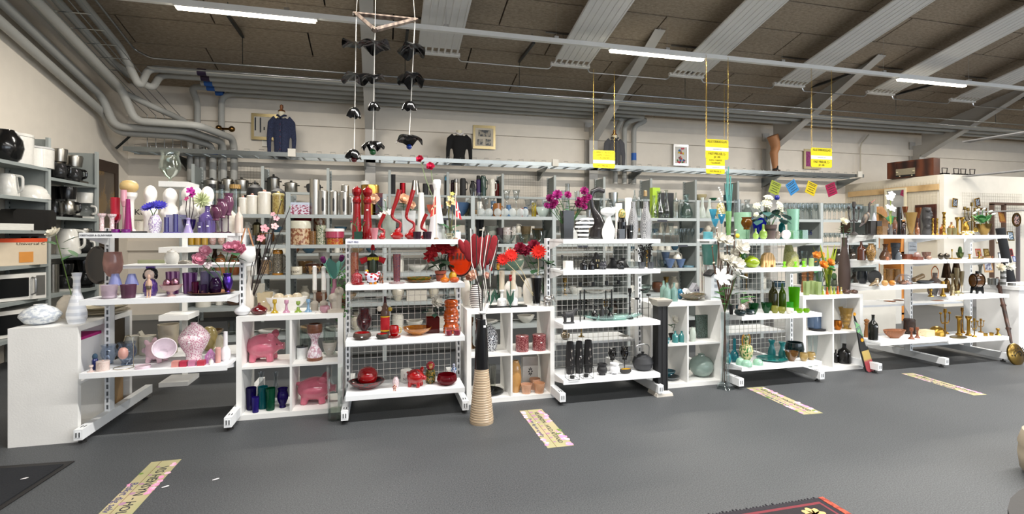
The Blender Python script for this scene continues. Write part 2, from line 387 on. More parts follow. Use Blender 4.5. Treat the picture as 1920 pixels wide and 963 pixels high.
# cable tray
t = empty('cable_tray',(0,0,2.7),'long galvanised steel cable tray running along the back wall','cable tray')
ob('side_rail',r_box(-3.85,10.5,8.98,9.0,0,.07),'m 8e9496',t); ob('side_rail',r_box(-3.85,10.5,9.34,9.36,0,.07),'m 9aa0a2',t)
ob('rungs',joinr(*[r_box(-3.8 + k * .25,-3.77 + k * .25,9.0,9.34,.0,.02) for k in range(57)]),'m 8f9698',t)['kind'] = 'stuff'
ob('wire_loops',joinr(*[r_tube([(-3.7 + k * .22,8.985,.07),(-3.7 + k * .22,8.985,.1),(-3.62 + k * .22,8.985,.1),(-3.62 + k * .22,8.985,.07)],.003,4) for k in range(64)]),'m b8bcbe',t)['kind'] = 'stuff'
ob('cable',r_tube([(-3.6 + k * .5,9.1 + .03 * math.sin(k),.03 + .01 * math.sin(k * 2.1)) for k in range(28)],.012,6),'p 20509a',t)
for X in (-3.2,-.3,3.0,5.0,8.3,10.4):
    ob('wall_bracket',r_prism([(9.0,-.01),(9.6,-.01),(9.6,-.22)],X,X + .03),'m 8c9294',t).rotation_euler = (0,0,R(90))
for o in [c for c in t.children if c.name.startswith('wall_bracket')]:
    pass
for o in t.children:
    if o.name.startswith('wall_bracket'):
        me = o.data
        for v in me.vertices: a = v.co.copy(); v.co = (a.y,a.x,a.z)
        o.rotation_euler = (0,0,0)
for X in (-1.5,3.1,10.3): ob('junction_box',r_box(X,X + .12,8.95,8.985,.0,.13),'p dcd8cf',t)
# ladder tray on left wall corner
t = empty('cable_ladder',(-3.55,9.3,2.78),'steel wire cable ladder rising from the tray in the left corner','cable ladder')
lad = [r_tube([(x,0,0),(x,0,.55),(x - .1,-1.2,.9),(x - .1,-9,2.8)],.006,4) for x in (-.1,.02,.14,.26,.38)] + [r_tube([(-.1,0,.1 * k),(.38,0,.1 * k)],.004,4) for k in range(6)] + \
      [r_tube([(-.2,-.3 * k - 1.2,.9 + .073 * k),(.28,-.3 * k - 1.2,.9 + .073 * k)],.005,4) for k in range(25)]
ob('rungs',joinr(*lad),'m 9da2a4',t)['kind'] = 'stuff'
ob('support_arm',r_tube([(-.4,-.3,-.05),(-.05,-.1,.45)],.02,6),'m 6d7274',t)
o = ob('thermostat',r_box(-2.02,-1.9,9.57,9.6,2.95,3.1),'p e9e6de'); tag(o,'small white thermostat on the back wall above the cable tray','thermostat')
ob('display',r_box(-2.0,-1.92,9.565,9.572,3.04,3.09),'p 8a948e',o)
# thin vertical conduit + sprinkler pipe
o = ob('pipe',r_tube(rnd_path([(11.0,9.5,2.75),(11.0,9.5,3.55),(11.25,9.5,3.8)],.1),.015,6),'p c9c1b0'); tag(o,'thin beige conduit standing on the right end of the cable tray','pipe')
o = ob('pipe',r_tube([(8.2,4.9,4.75),(14.5,4.9,4.75)],.018,6),'p dcdcda'); tag(o,'thin white pipe under the roof at the top right','pipe')
# ---------------------------------------------------------------- furniture makers
WS = 'p f1f3f5'
def r_upright(hh):
    rr = [r_box(-.017,-.007,0,.003,0,hh),r_box(.007,.017,0,.003,0,hh),r_box(-.017,-.014,.003,.07,0,hh),r_box(.014,.017,.003,.07,0,hh),r_box(-.017,.017,.067,.07,0,hh),r_box(-.017,.017,0,.07,hh,hh + .004)]
    z = .0
    while z < hh: rr.append(r_box(-.007,.007,0,.003,z,min(z + .018,hh))); z += .05
    return joinr(*rr)
UPM = {}
def upright(hh):
    if hh not in UPM: UPM[hh] = mesh(r_upright(hh),'upright',False)
    return UPM[hh]
FT = mesh(joinr(r_box(-.025,.025,0,1.06,.035,.105),r_box(-.016,.016,-.002,0,.05,.092)),'foot',False)
FTS = mesh(joinr(*[r_box(-.012 + a,-.006 + a,-.004,-.001,.055,.087) for a in (0,.018)],*[r_box(-.012 + a,-.006 + a,.05,.085,.104,.1065) for a in (0,.018)]),'foot_slots',False)
LV = mesh(joinr(r_tube([(0,.06,.0),(0,.06,.012)],.022,10),r_tube([(0,.06,.01),(0,.06,.04)],.007,6),r_tube([(0,.98,.0),(0,.98,.012)],.022,10),r_tube([(0,.98,.01),(0,.98,.04)],.007,6)),'leveller')
def shelf_raw(wd,dp):
    return joinr(r_box(.0,wd,.012,dp,-.022,0),r_box(0,wd,0,.0125,-.036,0))
def bracket_raw(dp): return r_prism([(.02,-.005),(dp,-.005),(dp,-.09),(dp - .04,-.09),(.02,-.03)],0,.004)
def gondola(name,X0,X1,Yf,zs,label,up=1.43,mesh_z=None,back=(),noleft=False,dps=None):
    t = empty(name,(X0,Yf,0),label,'shelf unit','white shop shelf units in the front row'); wd = X1 - X0
    for i,x in enumerate((0,wd)):
        if noleft and i == 0: continue
        ob('upright',upright(up),WS,t,(x,.37,.1))
        f = ob('foot',FT,WS,t,(x,0,0)); ob('slots',FTS,'p 3a3c3e',f); ob('leveller',LV,'p 202020',f)['kind'] = 'stuff'
    for k,z in enumerate(zs):
        dp = .37
        s = ob('shelf',mesh(shelf_raw(wd - .012,dp),'shelf',False),WS,t,(.006,0,z))
        for x in (.008,wd - .03):
            b = ob('bracket',mesh(bracket_raw(dp + .01),'bracket',False),WS,s); b.rotation_euler = (0,0,R(90)); b.location = (x,0,0)
    for z in back:
        s = ob('rear_shelf',mesh(shelf_raw(wd - .012,.37),'shelf',False),WS,t,(wd - .006,.82,z)); s.rotation_euler = (0,0,math.pi)
    if mesh_z:
        z0,z1 = mesh_z; rr = []
        n = int((wd - .06) / .05); m = int((z1 - z0) / .05)
        for i in range(n + 1): rr.append(r_box(.03 + i * .05,.033 + i * .05,.375,.378,z0,z1))
        for i in range(m + 1): rr.append(r_box(.03,.03 + n * .05,.372,.375,z0 + i * .05,z0 + i * .05 + .003))
        ob('wire_grid',mesh(joinr(*rr),'wire_grid',False),'p d8d6d0',t)['kind'] = 'stuff'
    return t
gondola('gondola_shelf',-1.96,-1.06,3.97,(1.418,.968,.478),'white shelf unit at the left holding purple and pink things',1.35,None,(1.17,.46))
gondola('gondola_shelf',-.266,.634,3.9,(1.37,1.03,.615,.213),'white shelf unit with red vases, pepper mills and a red pig',1.27,(.2,1.32),(.5,))
gondola('gondola_shelf',1.436,2.336,3.89,(1.369,1.11,.665,.21),'white shelf unit with black and white vases and a kettle',1.27,(.22,1.32),(.42,))
gondola('gondola_shelf',3.15,4.05,3.89,(1.365,1.10,.665,.205),'white shelf unit with green and turquoise vases',1.27,(.22,1.32),(.42,))
gondola('gondola_shelf',4.87,5.77,3.99,(1.405,1.143,.884,.32),'white shelf unit with brown and wooden things',1.31,None,(.62,))
gondola('gondola_shelf',5.79,6.68,3.99,(1.405,1.143,.753,.29),'white shelf unit with brass and copper things',1.31,None,(.62,.14),noleft=True)
def kallax(X,Y,label,rz=0):
    t = empty('cube_shelf',(X,Y,0),label,'cube shelf','white four-cube shelves',rz); W = .765; T = .038; D = .39; M = 'p f0efec'
    ob('top_board',mesh(r_box(0,W,0,D,W,W + .02 - .0),'b',False),M,t)
    t.children[0].data = mesh(r_box(0,W,0,D,W - .018,W + .02),'top_board',False)
    ob('top_board',t.children[0].data,M,t); bpy.data.objects.remove(t.children[0])
    ob('bottom_board',mesh(r_box(T,W - T,0,D,.0,T),'bottom_board',False),M,t)
    ob('side_board',mesh(r_box(0,T,0,D,0,W - .018),'side_board',False),M,t)
    ob('side_board',mesh(r_box(W - T,W,0,D,0,W - .018),'side_board',False),M,t)
    ob('divider',mesh(r_box(W / 2 - .008,W / 2 + .008,.002,D - .002,T,W - .018),'divider',False),M,t)
    ob('shelf',mesh(r_box(T,W / 2 - .008,.002,D - .002,.384,.4),'shelf',False),M,t)
    ob('shelf',mesh(r_box(W / 2 + .008,W - T,.002,D - .002,.384,.4),'shelf',False),M,t)
    return t
kallax(-1.065,4.2,'white cube shelf holding two large pink piggy banks')
kallax(.68,4.12,'white cube shelf behind the tall black and sand floor vase')
kallax(2.36,4.1,'white cube shelf behind the black pillar with celadon vase')
kallax(4.13,4.2,'white cube shelf with an amber vase and painted board leaning')
kallax(-1.995,4.04,'white cube shelf turned sideways at the far left',R(90))
# grey steel racks
GR = 'p 8d9391'
def rack(X0,n,Y,dp,hh,shelves,label,group,mod=1.0,rot=0,back=True,shade='p a3a9a8'):
    t = empty('steel_rack',(X0,Y,0),label,'rack',group,rot)
    for i in range(n + 1):
        x = i * mod
        pr = [r_box(x - .022,x + .022,0,.03,0,hh),r_box(x - .022,x + .022,dp - .03,dp,0,hh)]
        o = ob('post',mesh(joinr(*pr[:1]),'post',False),shade,t); ob('post',mesh(pr[1],'post',False),shade,t)
        ob('slots',mesh(joinr(*[r_box(x + s,x + s + .006,dp - .035,dp - .031,.1 + .05 * k,.12 + .05 * k) for k in range(int(hh / .05) - 2) for s in (-.012,.008)]),'slots',False),'p 33383a',o)['kind'] = 'stuff'
        ob('side_panel',mesh(r_box(x - .002,x + .002,.03,dp - .03,.05,hh - .02),'side_panel',False),GR,t)
    for i in range(n):
        x = i * mod
        for z in shelves:
            s = ob('shelf',mesh(joinr(r_box(x + .024,x + mod - .024,.004,dp - .004,z - .012,z),r_box(x + .024,x + mod - .024,.0,.004,z - .038,z)),'shelf',False),shade,t)
    return t
RZ = (1.625,1.30,.975,.65,.33)
rack(-1.97,9,5.8,.42,1.86,RZ,'long waist-to-head-high grey steel rack of kitchenware behind the front row','grey steel racks')
rack(-2.87,10,8.9,.42,2.52,(2.11,1.78,1.45,1.1,.75,.4),'tall grey steel rack of pots and jugs against the back wall','grey steel racks')
rack(-3.63,3,4.81,.4,2.5,(),'tall grey steel rack of kettles and coffee makers along the left wall','grey steel racks',1.0,R(90))
lr = bpy.data.objects['steel_rack.002']
for i,zs in enumerate(((2.153,1.803,1.454,1.087,.72,.35),(2.153,1.803,1.454,1.087,.72,.35),(2.06,1.618,1.167,.723,.3))):
    for z in zs: ob('shelf',mesh(joinr(r_box(i + .024,i + .976,.004,.396,z - .012,z),r_box(i + .024,i + .976,.0,.004,z - .035,z)),'shelf',False),'p 8f9695',lr)
# wire grids on the wall behind the tall rack
for i,(a,b) in enumerate(((-2.8,-1.9),(2.2,3.1),(0,0))[:2]):
    rr = [r_box(a + .05 * k,a + .05 * k + .003,9.56,9.563,1.9,2.6) for k in range(19)] + [r_box(a,b,9.563,9.566,1.9 + .05 * k,1.903 + .05 * k) for k in range(15)]
    o = ob('wire_grid',mesh(joinr(*rr),'wire_grid',False),'p a8a294'); tag(o,['square wire grid on the back wall behind the cooking pots','square wire grid on the back wall beside the white thermos jug'][i],'wire grid')
# white open etagere behind the first unit
t = empty('display_stand',(-1.99,5.3,0),'white stand with thin boards behind the purple vases, big glass goblet on top','stand')
for z in (1.85,1.24,.61): ob('board',mesh(r_box(0,.24,0,.3,z,z + .05),'board',False),'p f2f1ee',t)
ob('back_post',mesh(r_box(.1,.14,.27,.3,0,1.85),'back_post',False),'p e9e8e4',t); ob('base',mesh(r_box(0,.24,0,.3,0,.04),'base',False),'p f2f1ee',t)
# ---------------------------------------------------------------- shapes in a unit frame: radius 1 = half width, height 0..1
def L(*p): return list(p)
PR = {
 'cyl': L((0,0),(.96,0),(1,.01),(1,.985),(.96,1),(0,1)),
 'candle': L((0,0),(.97,0),(1,.02),(1,.96),(.93,1),(.5,.985),(.1,.97),(0,.97)),
 'tumbler': L((0,0),(.8,0),(.84,.02),(1,1)),
 'cup': L((0,0),(.9,0),(1,.04),(1,1)),
 'bowl': L((0,0),(.42,0),(.44,.08),(.72,.35),(.9,.65),(1,1)),
 'roundbowl': L((0,0),(.5,0),(.62,.05),(.95,.35),(1,.55),(.93,.85),(.88,1)),
 'cone': L((0,0),(1,0),(.55,1),(0,1)),
 'conevase': L((0,0),(.96,0),(1,.02),(.7,.5),(.5,1)),
 'flare': L((0,0),(.6,0),(.62,.02),(.75,.45),(1,1)),
 'ball': L((0,0),(.35,0),(.7,.09),(.95,.3),(1,.5),(.95,.7),(.7,.91),(.35,1),(0,1)),
 'ballvase': L((0,0),(.35,0),(.7,.09),(.95,.28),(1,.46),(.93,.66),(.66,.84),(.3,.92),(.26,.97),(.3,1)),
 'flat': L((0,0),(.35,0),(.75,.12),(1,.42),(.98,.52),(.75,.76),(.4,.92),(.3,.95),(.32,1)),
 'onion': L((0,0),(.35,0),(.8,.12),(1,.36),(.85,.55),(.4,.72),(.16,.82),(.13,1)),
 'bottle': L((0,0),(.94,0),(1,.02),(1,.55),(.88,.66),(.4,.76),(.3,.82),(.3,.97),(.38,1)),
 'winebottle': L((0,0),(.95,0),(1,.02),(1,.58),(.8,.7),(.4,.8),(.32,.86),(.3,1)),
 'tallbottle': L((0,0),(.8,0),(1,.2),(1,.42),(.8,.62),(.5,.78),(.42,.9),(.45,1)),
 'carafe': L((0,0),(.8,0),(1,.12),(.98,.22),(.7,.45),(.38,.62),(.34,.85),(.5,1)),
 'vase': L((0,0),(.55,0),(.6,.05),(.9,.3),(1,.5),(.88,.7),(.55,.84),(.48,.92),(.62,1)),
 'ovoid': L((0,0),(.6,0),(.85,.15),(1,.45),(.92,.7),(.65,.9),(.5,.96),(.48,1)),
 'belly': L((0,0),(.5,0),(.5,.14),(.52,.2),(.8,.38),(1,.58),(.97,.66),(.8,.76),(.45,.9),(.2,.96),(.22,1)),
 'jar': L((0,0),(.9,0),(1,.04),(1,.9),(.96,.93),(0,.95)),
 'plate': L((0,0),(.55,0),(.6,.15),(.9,.6),(1,1)),
 'disc': L((0,0),(.96,0),(1,.2),(1,.8),(.97,1),(.85,.8),(0,.8)),
 'pot': L((0,0),(.68,0),(.86,.72),(.97,.73),(1,1)),
 'planter': L((0,0),(.8,0),(1,1)),
 'stemglass': L((0,0),(.75,0),(.72,.02),(.12,.06),(.08,.45),(.3,.5),(.85,.62),(1,.8),(.9,1)),
 'flute': L((0,0),(.9,0),(.85,.02),(.15,.05),(.12,.3),(.5,.42),(.85,.75),(1,1)),
 'footvase': L((0,0),(.75,0),(.6,.02),(.35,.05),(.35,.12),(.6,.35),(.7,.6),(1,1)),
 'urn': L((0,0),(.5,0),(.5,.03),(.25,.1),(.3,.15),(.9,.4),(1,.6),(.8,.75),(.6,.82),(.7,1)),
 'gourd': L((0,0),(.5,0),(.9,.12),(1,.3),(.88,.48),(.45,.6),(.3,.72),(.28,1)),
 'longneck': L((0,0),(.6,0),(.95,.1),(1,.25),(.85,.38),(.4,.5),(.36,1)),
 'bell': L((0,0),(1,0),(.7,.3),(.5,.7),(.2,.95),(0,1)),
 'dome': L((0,0),(1,0),(.97,.3),(.85,.65),(.6,.88),(.3,.98),(0,1)),
 'stick': L((0,0),(1,0),(.9,.04),(.4,.1),(.25,.2),(.3,.35),(.2,.4),(.2,.7),(.35,.75),(.25,.8),(.5,.88),(.5,1),(0,1)),
 'column': L((0,0),(1,0),(.95,.06),(.6,.1),(.5,.2),(.5,.75),(.6,.82),(.95,.9),(1,1),(0,1)),
 'candlehold': L((0,0),(1,0),(.9,.06),(.45,.2),(.28,.5),(.3,.66),(.55,.74),(.55,.97),(.5,1),(0,1)),
 'twist2': L((0,0),(1,0),(.6,.1),(.35,.25),(.6,.34),(.75,.45),(.5,.56),(.4,.6),(.75,.7),(.8,.8),(.5,.92),(.45,1)),
 'mill': L((0,0),(1,0),(1,.04),(.93,.06),(1,.12),(.95,.16),(.9,.3),(.72,.5),(.66,.66),(.85,.69),(.9,.73),(.7,.76),(.7,.79),(.6,.8),(.85,.84),(1,.88),(.95,.93),(.6,.965),(.25,.97),(.2,1),(0,1)),
 'ribvase': L((0,0),(.97,0),(1,.04),(.93,.08),(1,.12),(.9,.16),(.97,.2),(.8,.26),(.78,.32),(.9,.36),(.84,.4),(.96,.45),(.88,.5),(.97,.55),(.85,.6),(.88,.64),(.68,.72),(.66,.76),(.85,.82),(.78,.86),(.86,.92),(.78,.97),(.62,1)),
 'orchidpot': L((0,0),(.5,0),(.85,.3),(1,.6),(.95,1)),
 'shade': L((0,0),(1,0),(.5,1),(0,1)),
 'tulipglass': L((0,0),(.55,0),(.58,.04),(.5,.12),(.95,.45),(1,.6),(.85,.8),(.75,.85),(.92,1)),
 'donut': L((0,0),(.6,0),(.95,.25),(1,.5),(.85,.85),(.5,1),(.2,.95),(.1,1.15),(0,1.15)),
 'coneflare': L((0,0),(1,0),(.75,.25),(.42,.6),(.32,.82),(.45,.93),(.42,1)),
 'waist': L((0,0),(.9,0),(1,.1),(.95,.3),(.55,.62),(.5,.75),(.85,.97),(.9,1)),
 'hyac': L((0,0),(.85,0),(1,.15),(.95,.3),(.55,.5),(.45,.6),(.5,.75),(1,1)),
 'snifter': L((0,0),(.42,0),(.38,.02),(.12,.05),(.12,.12),(.6,.25),(1,.45),(.96,.62),(.78,.86),(.88,1)),
 'demijohn': L((0,0),(.85,0),(1,.15),(1,.45),(.85,.62),(.35,.75),(.28,.8),(.28,.95),(.34,1)),
}
OPEN = set('snifter tumbler cup bowl roundbowl conevase flare ballvase flat onion bottle winebottle tallbottle carafe vase ovoid belly plate pot planter stemglass flute footvase urn gourd longneck ribvase orchidpot tulipglass waist hyac demijohn twist2 coneflare'.split())
THIN = {'flute': .05,'tumbler': .07,'plate': .05,'bowl': .06}
def sub(prof,z0,z1,r=1): return [(a * r,z0 + b * (z1 - z0)) for a,b in prof]
# composite shapes: list of (part name, raw builder or mesh key, material index)
def lp(prof,op=False,seg=20,sq=0,th=.07): return lambda: r_lathe(prof,seg,op,th,sq)
def hp(pts,r=.06,seg=6): return lambda: r_tube(rnd_path([(x * .5,y * .5,z) for x,y,z in pts],.12),r * .5,seg)
def el(c,r,seg=14,rg=9): return lambda: r_ell((c[0] * .5,c[1] * .5,c[2]),(r[0] * .5,r[1] * .5,r[2]),seg,rg)
def bxx(x0,x1,y0,y1,z0,z1): return lambda: r_box(x0 * .5,x1 * .5,y0 * .5,y1 * .5,z0,z1)
def many(*fs): return lambda: joinr(*[f() for f in fs])
def pz(poly,y0,y1): return lambda: r_prism([(x * .5,z) for x,z in poly],y0 * .5,y1 * .5)
EAR = [(.78,0,.72),(1.25,0,.66),(1.3,0,.35),(.82,0,.2)]
CO = {
 'goblet': [('bowl',lp(sub(PR['tulipglass'][1:],.44,1),True),0),('stem',lp([(0,.03),(.12,.03),(.1,.35),(.16,.38),(.12,.42),(.3,.46),(0,.46)]),1),('foot',lp([(0,0),(.6,0),(.55,.02),(.15,.04),(0,.05)]),1)],
 'bowlglass': [('bowl',lp([(0,.42),(.5,.44),(.9,.58),(1,.75),(.85,1)],True),0),('stem',lp([(0,.05),(.2,.05),(.18,.4),(.3,.43),(0,.43)]),0),('foot',lp([(0,0),(.6,0),(.55,.03),(.2,.06),(0,.06)]),0)],
 'martini': [('bowl',lp([(0,.6),(.25,.62),(.85,.9),(1,1)],True),0),('stem',lp([(0,.02),(.09,.02),(.09,.6),(0,.62)]),1),('foot',lp([(0,0),(.55,0),(.5,.015),(.1,.03),(0,.03)]),1)],
 'candlestem': [('bowl',lp([(0,.62),(.4,.63),(.7,.72),(.72,.85),(1,1)],True),0),('stem',lp([(0,.04),(.15,.04),(.12,.2),(.3,.28),(.12,.35),(.12,.5),(.3,.56),(.2,.62),(0,.62)]),0),('foot',lp([(0,0),(.8,0),(.75,.03),(.2,.05),(0,.06)]),0)],
 'mug': [('body',lp(PR['cup'],True),0),('handle',hp([(.95,0,.8),(1.45,0,.75),(1.45,0,.3),(.95,0,.22)],.09),0)],
 'cupsaucer': [('body',lp(sub(PR['roundbowl'],.1,1,.72),True),0),('handle',hp([(.62,0,.85),(1.0,0,.8),(1.0,0,.4),(.6,0,.35)],.07),1),('saucer',lp(sub(PR['plate'],0,.12),True),0)],
 'jug': [('body',lp(PR['vase'],True),0),('handle',hp([(.55,0,.92),(1.2,0,.85),(1.25,0,.5),(.9,0,.35)],.08),0)],
 'thermojug': [('body',lp([(0,0),(.8,0),(.82,.02),(.8,.9),(.7,.97),(0,.98)]),0),('handle',hp([(.75,0,.8),(1.25,0,.78),(1.25,0,.4),(.75,0,.34)],.09),0),('lid',lp([(0,.95),(.7,.95),(.6,1),(0,1)]),1)],
 'flask': [('body',lp([(0,0),(.95,0),(1,.02),(1,.76),(.9,.8),(0,.8)]),0),('lid',lp([(0,.79),(.85,.79),(.8,.98),(.6,1),(0,1)]),1)],
 'canister': [('body',lp([(0,0),(.98,0),(1,.02),(1,.8),(0,.8)]),0),('lid',lp([(0,.8),(1.04,.8),(1.04,.86),(.9,.9),(0,.9)]),1),('knob',el((0,0,.94),(.28,.28,.06)),2)],
 'windowcan': [('body',lp([(0,0),(.97,0),(1,.01),(1,.88),(0,.88)]),0),('lid',lp([(0,.88),(1.03,.88),(1.03,.98),(.95,1),(0,1)]),0),('window',pz([(-.25,.2),(-.12,.14),(.12,.14),(.25,.2),(.25,.62),(.12,.7),(-.12,.7),(-.25,.62)],-1.02,-.9),1)],
 'steelpot': [('body',lp([(0,0),(.95,0),(1,.04),(1,.72),(0,.72)]),0),('lid',lp([(0,.7),(1.04,.7),(1.04,.76),(.6,.86),(0,.88)]),1),('handle',many(hp([(-.95,-.2,.6),(-1.25,-.2,.6),(-1.25,.2,.6),(-.95,.2,.6)],.07),hp([(.95,-.2,.6),(1.25,-.2,.6),(1.25,.2,.6),(.95,.2,.6)],.07)),2),('knob',el((0,0,.93),(.2,.2,.07)),2)],
 'casserole': [('body',lp([(0,0),(.7,0),(.9,.2),(1,.6),(1,.66),(0,.66)]),0),('lid',lp([(0,.66),(1.02,.66),(.9,.8),(.4,.9),(0,.92)]),1),('knob',el((0,0,.95),(.15,.15,.05)),1),('handle',many(hp([(-.95,-.2,.55),(-1.22,-.2,.55),(-1.22,.2,.55),(-.95,.2,.55)],.09),hp([(.95,-.2,.55),(1.22,-.2,.55),(1.22,.2,.55),(.95,.2,.55)],.09)),0)],
 'lidjar': [('body',lp(sub(PR['cyl'],0,.82)),0),('lid',lp([(0,.82),(1.02,.82),(1,.9),(.3,.93),(0,.93)]),1),('knob',el((0,0,.96),(.16,.16,.04)),1)],
 'urnjar': [('body',lp(sub(PR['ovoid'][:-2] + [(.5,.93),(0,.93)],0,.85)),0),('lid',lp([(0,.78),(.6,.78),(.62,.82),(.3,.9),(0,.92)]),1),('knob',el((0,0,.95),(.13,.13,.05)),1)],
 'glassjar': [('body',lp(sub(PR['cyl'][:-2] + [(.8,1)],0,.86),True),0),('lid',lp([(0,.86),(1,.86),(1.02,.9),(1,1),(0,1)]),1)],
 'stein': [('body',lp([(0,0),(1,0),(1,.08),(.92,.12),(.9,.5),(.86,.84),(.92,.88),(.9,.92),(0,.92)]),0),('band',many(lp([(0,.0),(1.02,0),(1.02,.07),(0,.07)]),lp([(0,.85),(.95,.85),(.95,.9),(.8,1),(0,1)])),1),('handle',hp([(.85,0,.8),(1.4,0,.75),(1.4,0,.3),(.88,0,.2)],.1),0)],
 'gobletcandle': [('glass',lp([(0,.28),(.5,.29),(.95,.4),(1,.52)],True),0),('stem',lp([(0,0),(.7,0),(.62,.03),(.2,.1),(.3,.28),(0,.3)]),0),('candle',lp([(0,.36),(.75,.36),(.78,.98),(.7,1),(0,.98)]),1)],
 'tallgoblet': [('bowl',lp([(0,.6),(.5,.62),(.95,.74),(1,.85),(.95,1)],True),0),('stem',lp([(0,0),(.55,0),(.5,.02),(.35,.3),(.28,.6),(.5,.64),(0,.66)]),0)],
 'lamp': [('base',lp([(0,0),(.4,0),(.7,.15),(.72,.25),(.5,.4),(.2,.48),(.2,.55),(0,.55)]),1),('shade',lp(sub(PR['shade'],.5,1)),0)],
 'tealight': [('cup',lp(PR['tumbler'],True),0),('candle',lp([(0,.1),(.78,.1),(.86,.6),(0,.62)]),1)],
 'votivehold': [('base',lp([(0,0),(.95,0),(1,.03),(1,.58),(0,.58)]),0),('cup',lp([(0,.56),(.68,.56),(.68,1),(.5,1),(0,.98)]),1)],
 'mobilecandle': [('base',lp([(0,0),(1,0),(1,.16),(.8,.2),(.35,.22),(.3,.38),(.6,.42),(.55,.46),(0,.46)]),0),('candle',lp([(0,.46),(.55,.46),(.55,.98),(.3,1),(0,.98)]),1)],
 'squareglass': [('glass',lp(PR['cup'],True,4,1),0)],
 'kettle': [('body',lp([(0,0),(.55,0),(.85,.1),(1,.3),(.85,.48),(.55,.55),(0,.57)]),0),('lid',lp([(0,.55),(.5,.55),(.45,.6),(.12,.62),(.1,.66),(.2,.7),(0,.72)]),0),('handle',hp([(-.7,0,.52),(-.75,0,.95),(0,0,1.02),(.7,0,.95),(.65,0,.52)],.045),1),('spout',lambda: r_tube([(.4,0,.25),(.52,0,.35),(.6,0,.52)],[.09,.06,.04],10),0)],
 'cauldron': [('body',lp([(0,.08),(.5,.08),(.9,.25),(1,.45),(.85,.7),(.72,.76),(.85,.86),(.85,1)],True),0),('leg',many(el((-.5,0,.08),(.14,.14,.1)),el((.4,.3,.08),(.14,.14,.1)),el((.4,-.3,.08),(.14,.14,.1))),0)],
 'candelabrum': [('stem',lp([(0,0),(.22,0),(.2,.03),(.06,.08),(.04,.5),(.07,.55),(.03,.6),(.03,.86),(.1,.87),(.1,.98),(0,.98)]),0),('arm',many(hp([(0,0,.45),(.5,0,.38),(.85,0,.5),(.85,0,.75)],.035),hp([(0,0,.45),(-.5,0,.38),(-.85,0,.5),(-.85,0,.75)],.035),hp([(0,0,.5),(.25,0,.45),(.45,0,.55),(.45,0,.72)],.03),hp([(0,0,.5),(-.25,0,.45),(-.45,0,.55),(-.45,0,.72)],.03)),0),
                 ('cup',many(*[(lambda xx,zz: lambda: mv(r_lathe([(0,0),(.2,0),(.12,.02),(.1,.1),(0,.1)],10),(xx * .5,0,zz)))(xx,zz) for xx,zz in ((.85,.75),(-.85,.75),(.45,.72),(-.45,.72))]),0)],
 'tricandle': [('stem',lp([(0,0),(.5,0),(.45,.04),(.12,.1),(.08,.6),(.14,.66),(.1,.8),(.22,.85),(.2,1),(0,1)]),0),('arm',many(hp([(0,0,.45),(.6,0,.4),(.85,0,.55),(.85,0,.8)],.06),hp([(0,0,.45),(-.6,0,.4),(-.85,0,.55),(-.85,0,.8)],.06),el((.85,0,.82),(.18,.18,.05)),el((-.85,0,.82),(.18,.18,.05))),0)],
 'frame': [('frame',many(bxx(-1,1,-.1,.1,0,.12),bxx(-1,1,-.1,.1,.88,1),bxx(-1,-.8,-.1,.1,.12,.88),bxx(.8,1,-.1,.1,.12,.88)),0),('picture',bxx(-.8,.8,-.04,.06,.12,.88),1)],
 'ovalframe': [('frame',lambda: xf(r_lathe([(0,0),(1,0),(1,.08),(.72,.08),(.72,.04),(0,.04)],24),Matrix.Translation((0,0,.5)) @ Matrix.Rotation(R(90),4,'X')),0),('picture',lambda: xf(r_lathe([(0,0),(.72,0),(.72,.05),(0,.05)],24),Matrix.Translation((0,0,.5)) @ Matrix.Rotation(R(90),4,'X')),1)],
 'box': [('box',bxx(-1,1,-.7,.7,0,1),0)],
 'cube': [('box',bxx(-1,1,-1,1,0,1),0)],
 'tinbox': [('box',bxx(-1,1,-.7,.7,0,.82),0),('lid',bxx(-1.02,1.02,-.72,.72,.8,1),1)],
 'roundtin': [('body',lp([(0,0),(1,0),(1,.72),(0,.72)],seg=28),0),('lid',lp([(0,.68),(1.02,.68),(1.02,.97),(.98,1),(0,1)],seg=28),1)],
 'houseshape': [('house',pz([(-1,0),(1,0),(1,.55),(0,1),(-1,.55)],-.8,.8),0),('window',many(bxx(-.5,-.2,-.85,-.78,.45,.58),bxx(.2,.5,-.85,-.78,.45,.58),bxx(-.15,.2,-.85,-.78,.1,.3)),1)],
 'cubewire': [('wire',lambda: joinr(*[r_box(a - .015,a + .015,b - .015,b + .015,0,1) for a in (-.48,.48) for b in (-.48,.48)],*[r_box(-.48,.48,b - .015,b + .015,z,z + .03) for b in (-.48,.48) for z in (0,.97)],*[r_box(a - .015,a + .015,-.48,.48,z,z + .03) for a in (-.48,.48) for z in (0,.97)]),0),('candle',lambda: mv(r_lathe([(0,0),(.4,0),(.42,.25),(0,.22)],14),(0,0,.03)),1)],
 'pedestalcup': [('post',lp([(0,0),(.5,0),(.45,.02),(.1,.03),(.1,.85),(0,.85)]),0),('cup',lp([(0,.85),(1,.85),(1,1),(0,1)]),0)],
 'dish_balls': [('bowl',lp([(0,0),(.4,0),(.35,.05),(.12,.14),(.15,.25),(.7,.4),(1,.68)],True),0),('bauble',el((-.35,0,.75),(.36,.36,.27)),1),('bauble',el((.3,.1,.78),(.38,.38,.28)),1),('bauble',el((-.6,.5,.68),(.3,.3,.22)),1)],
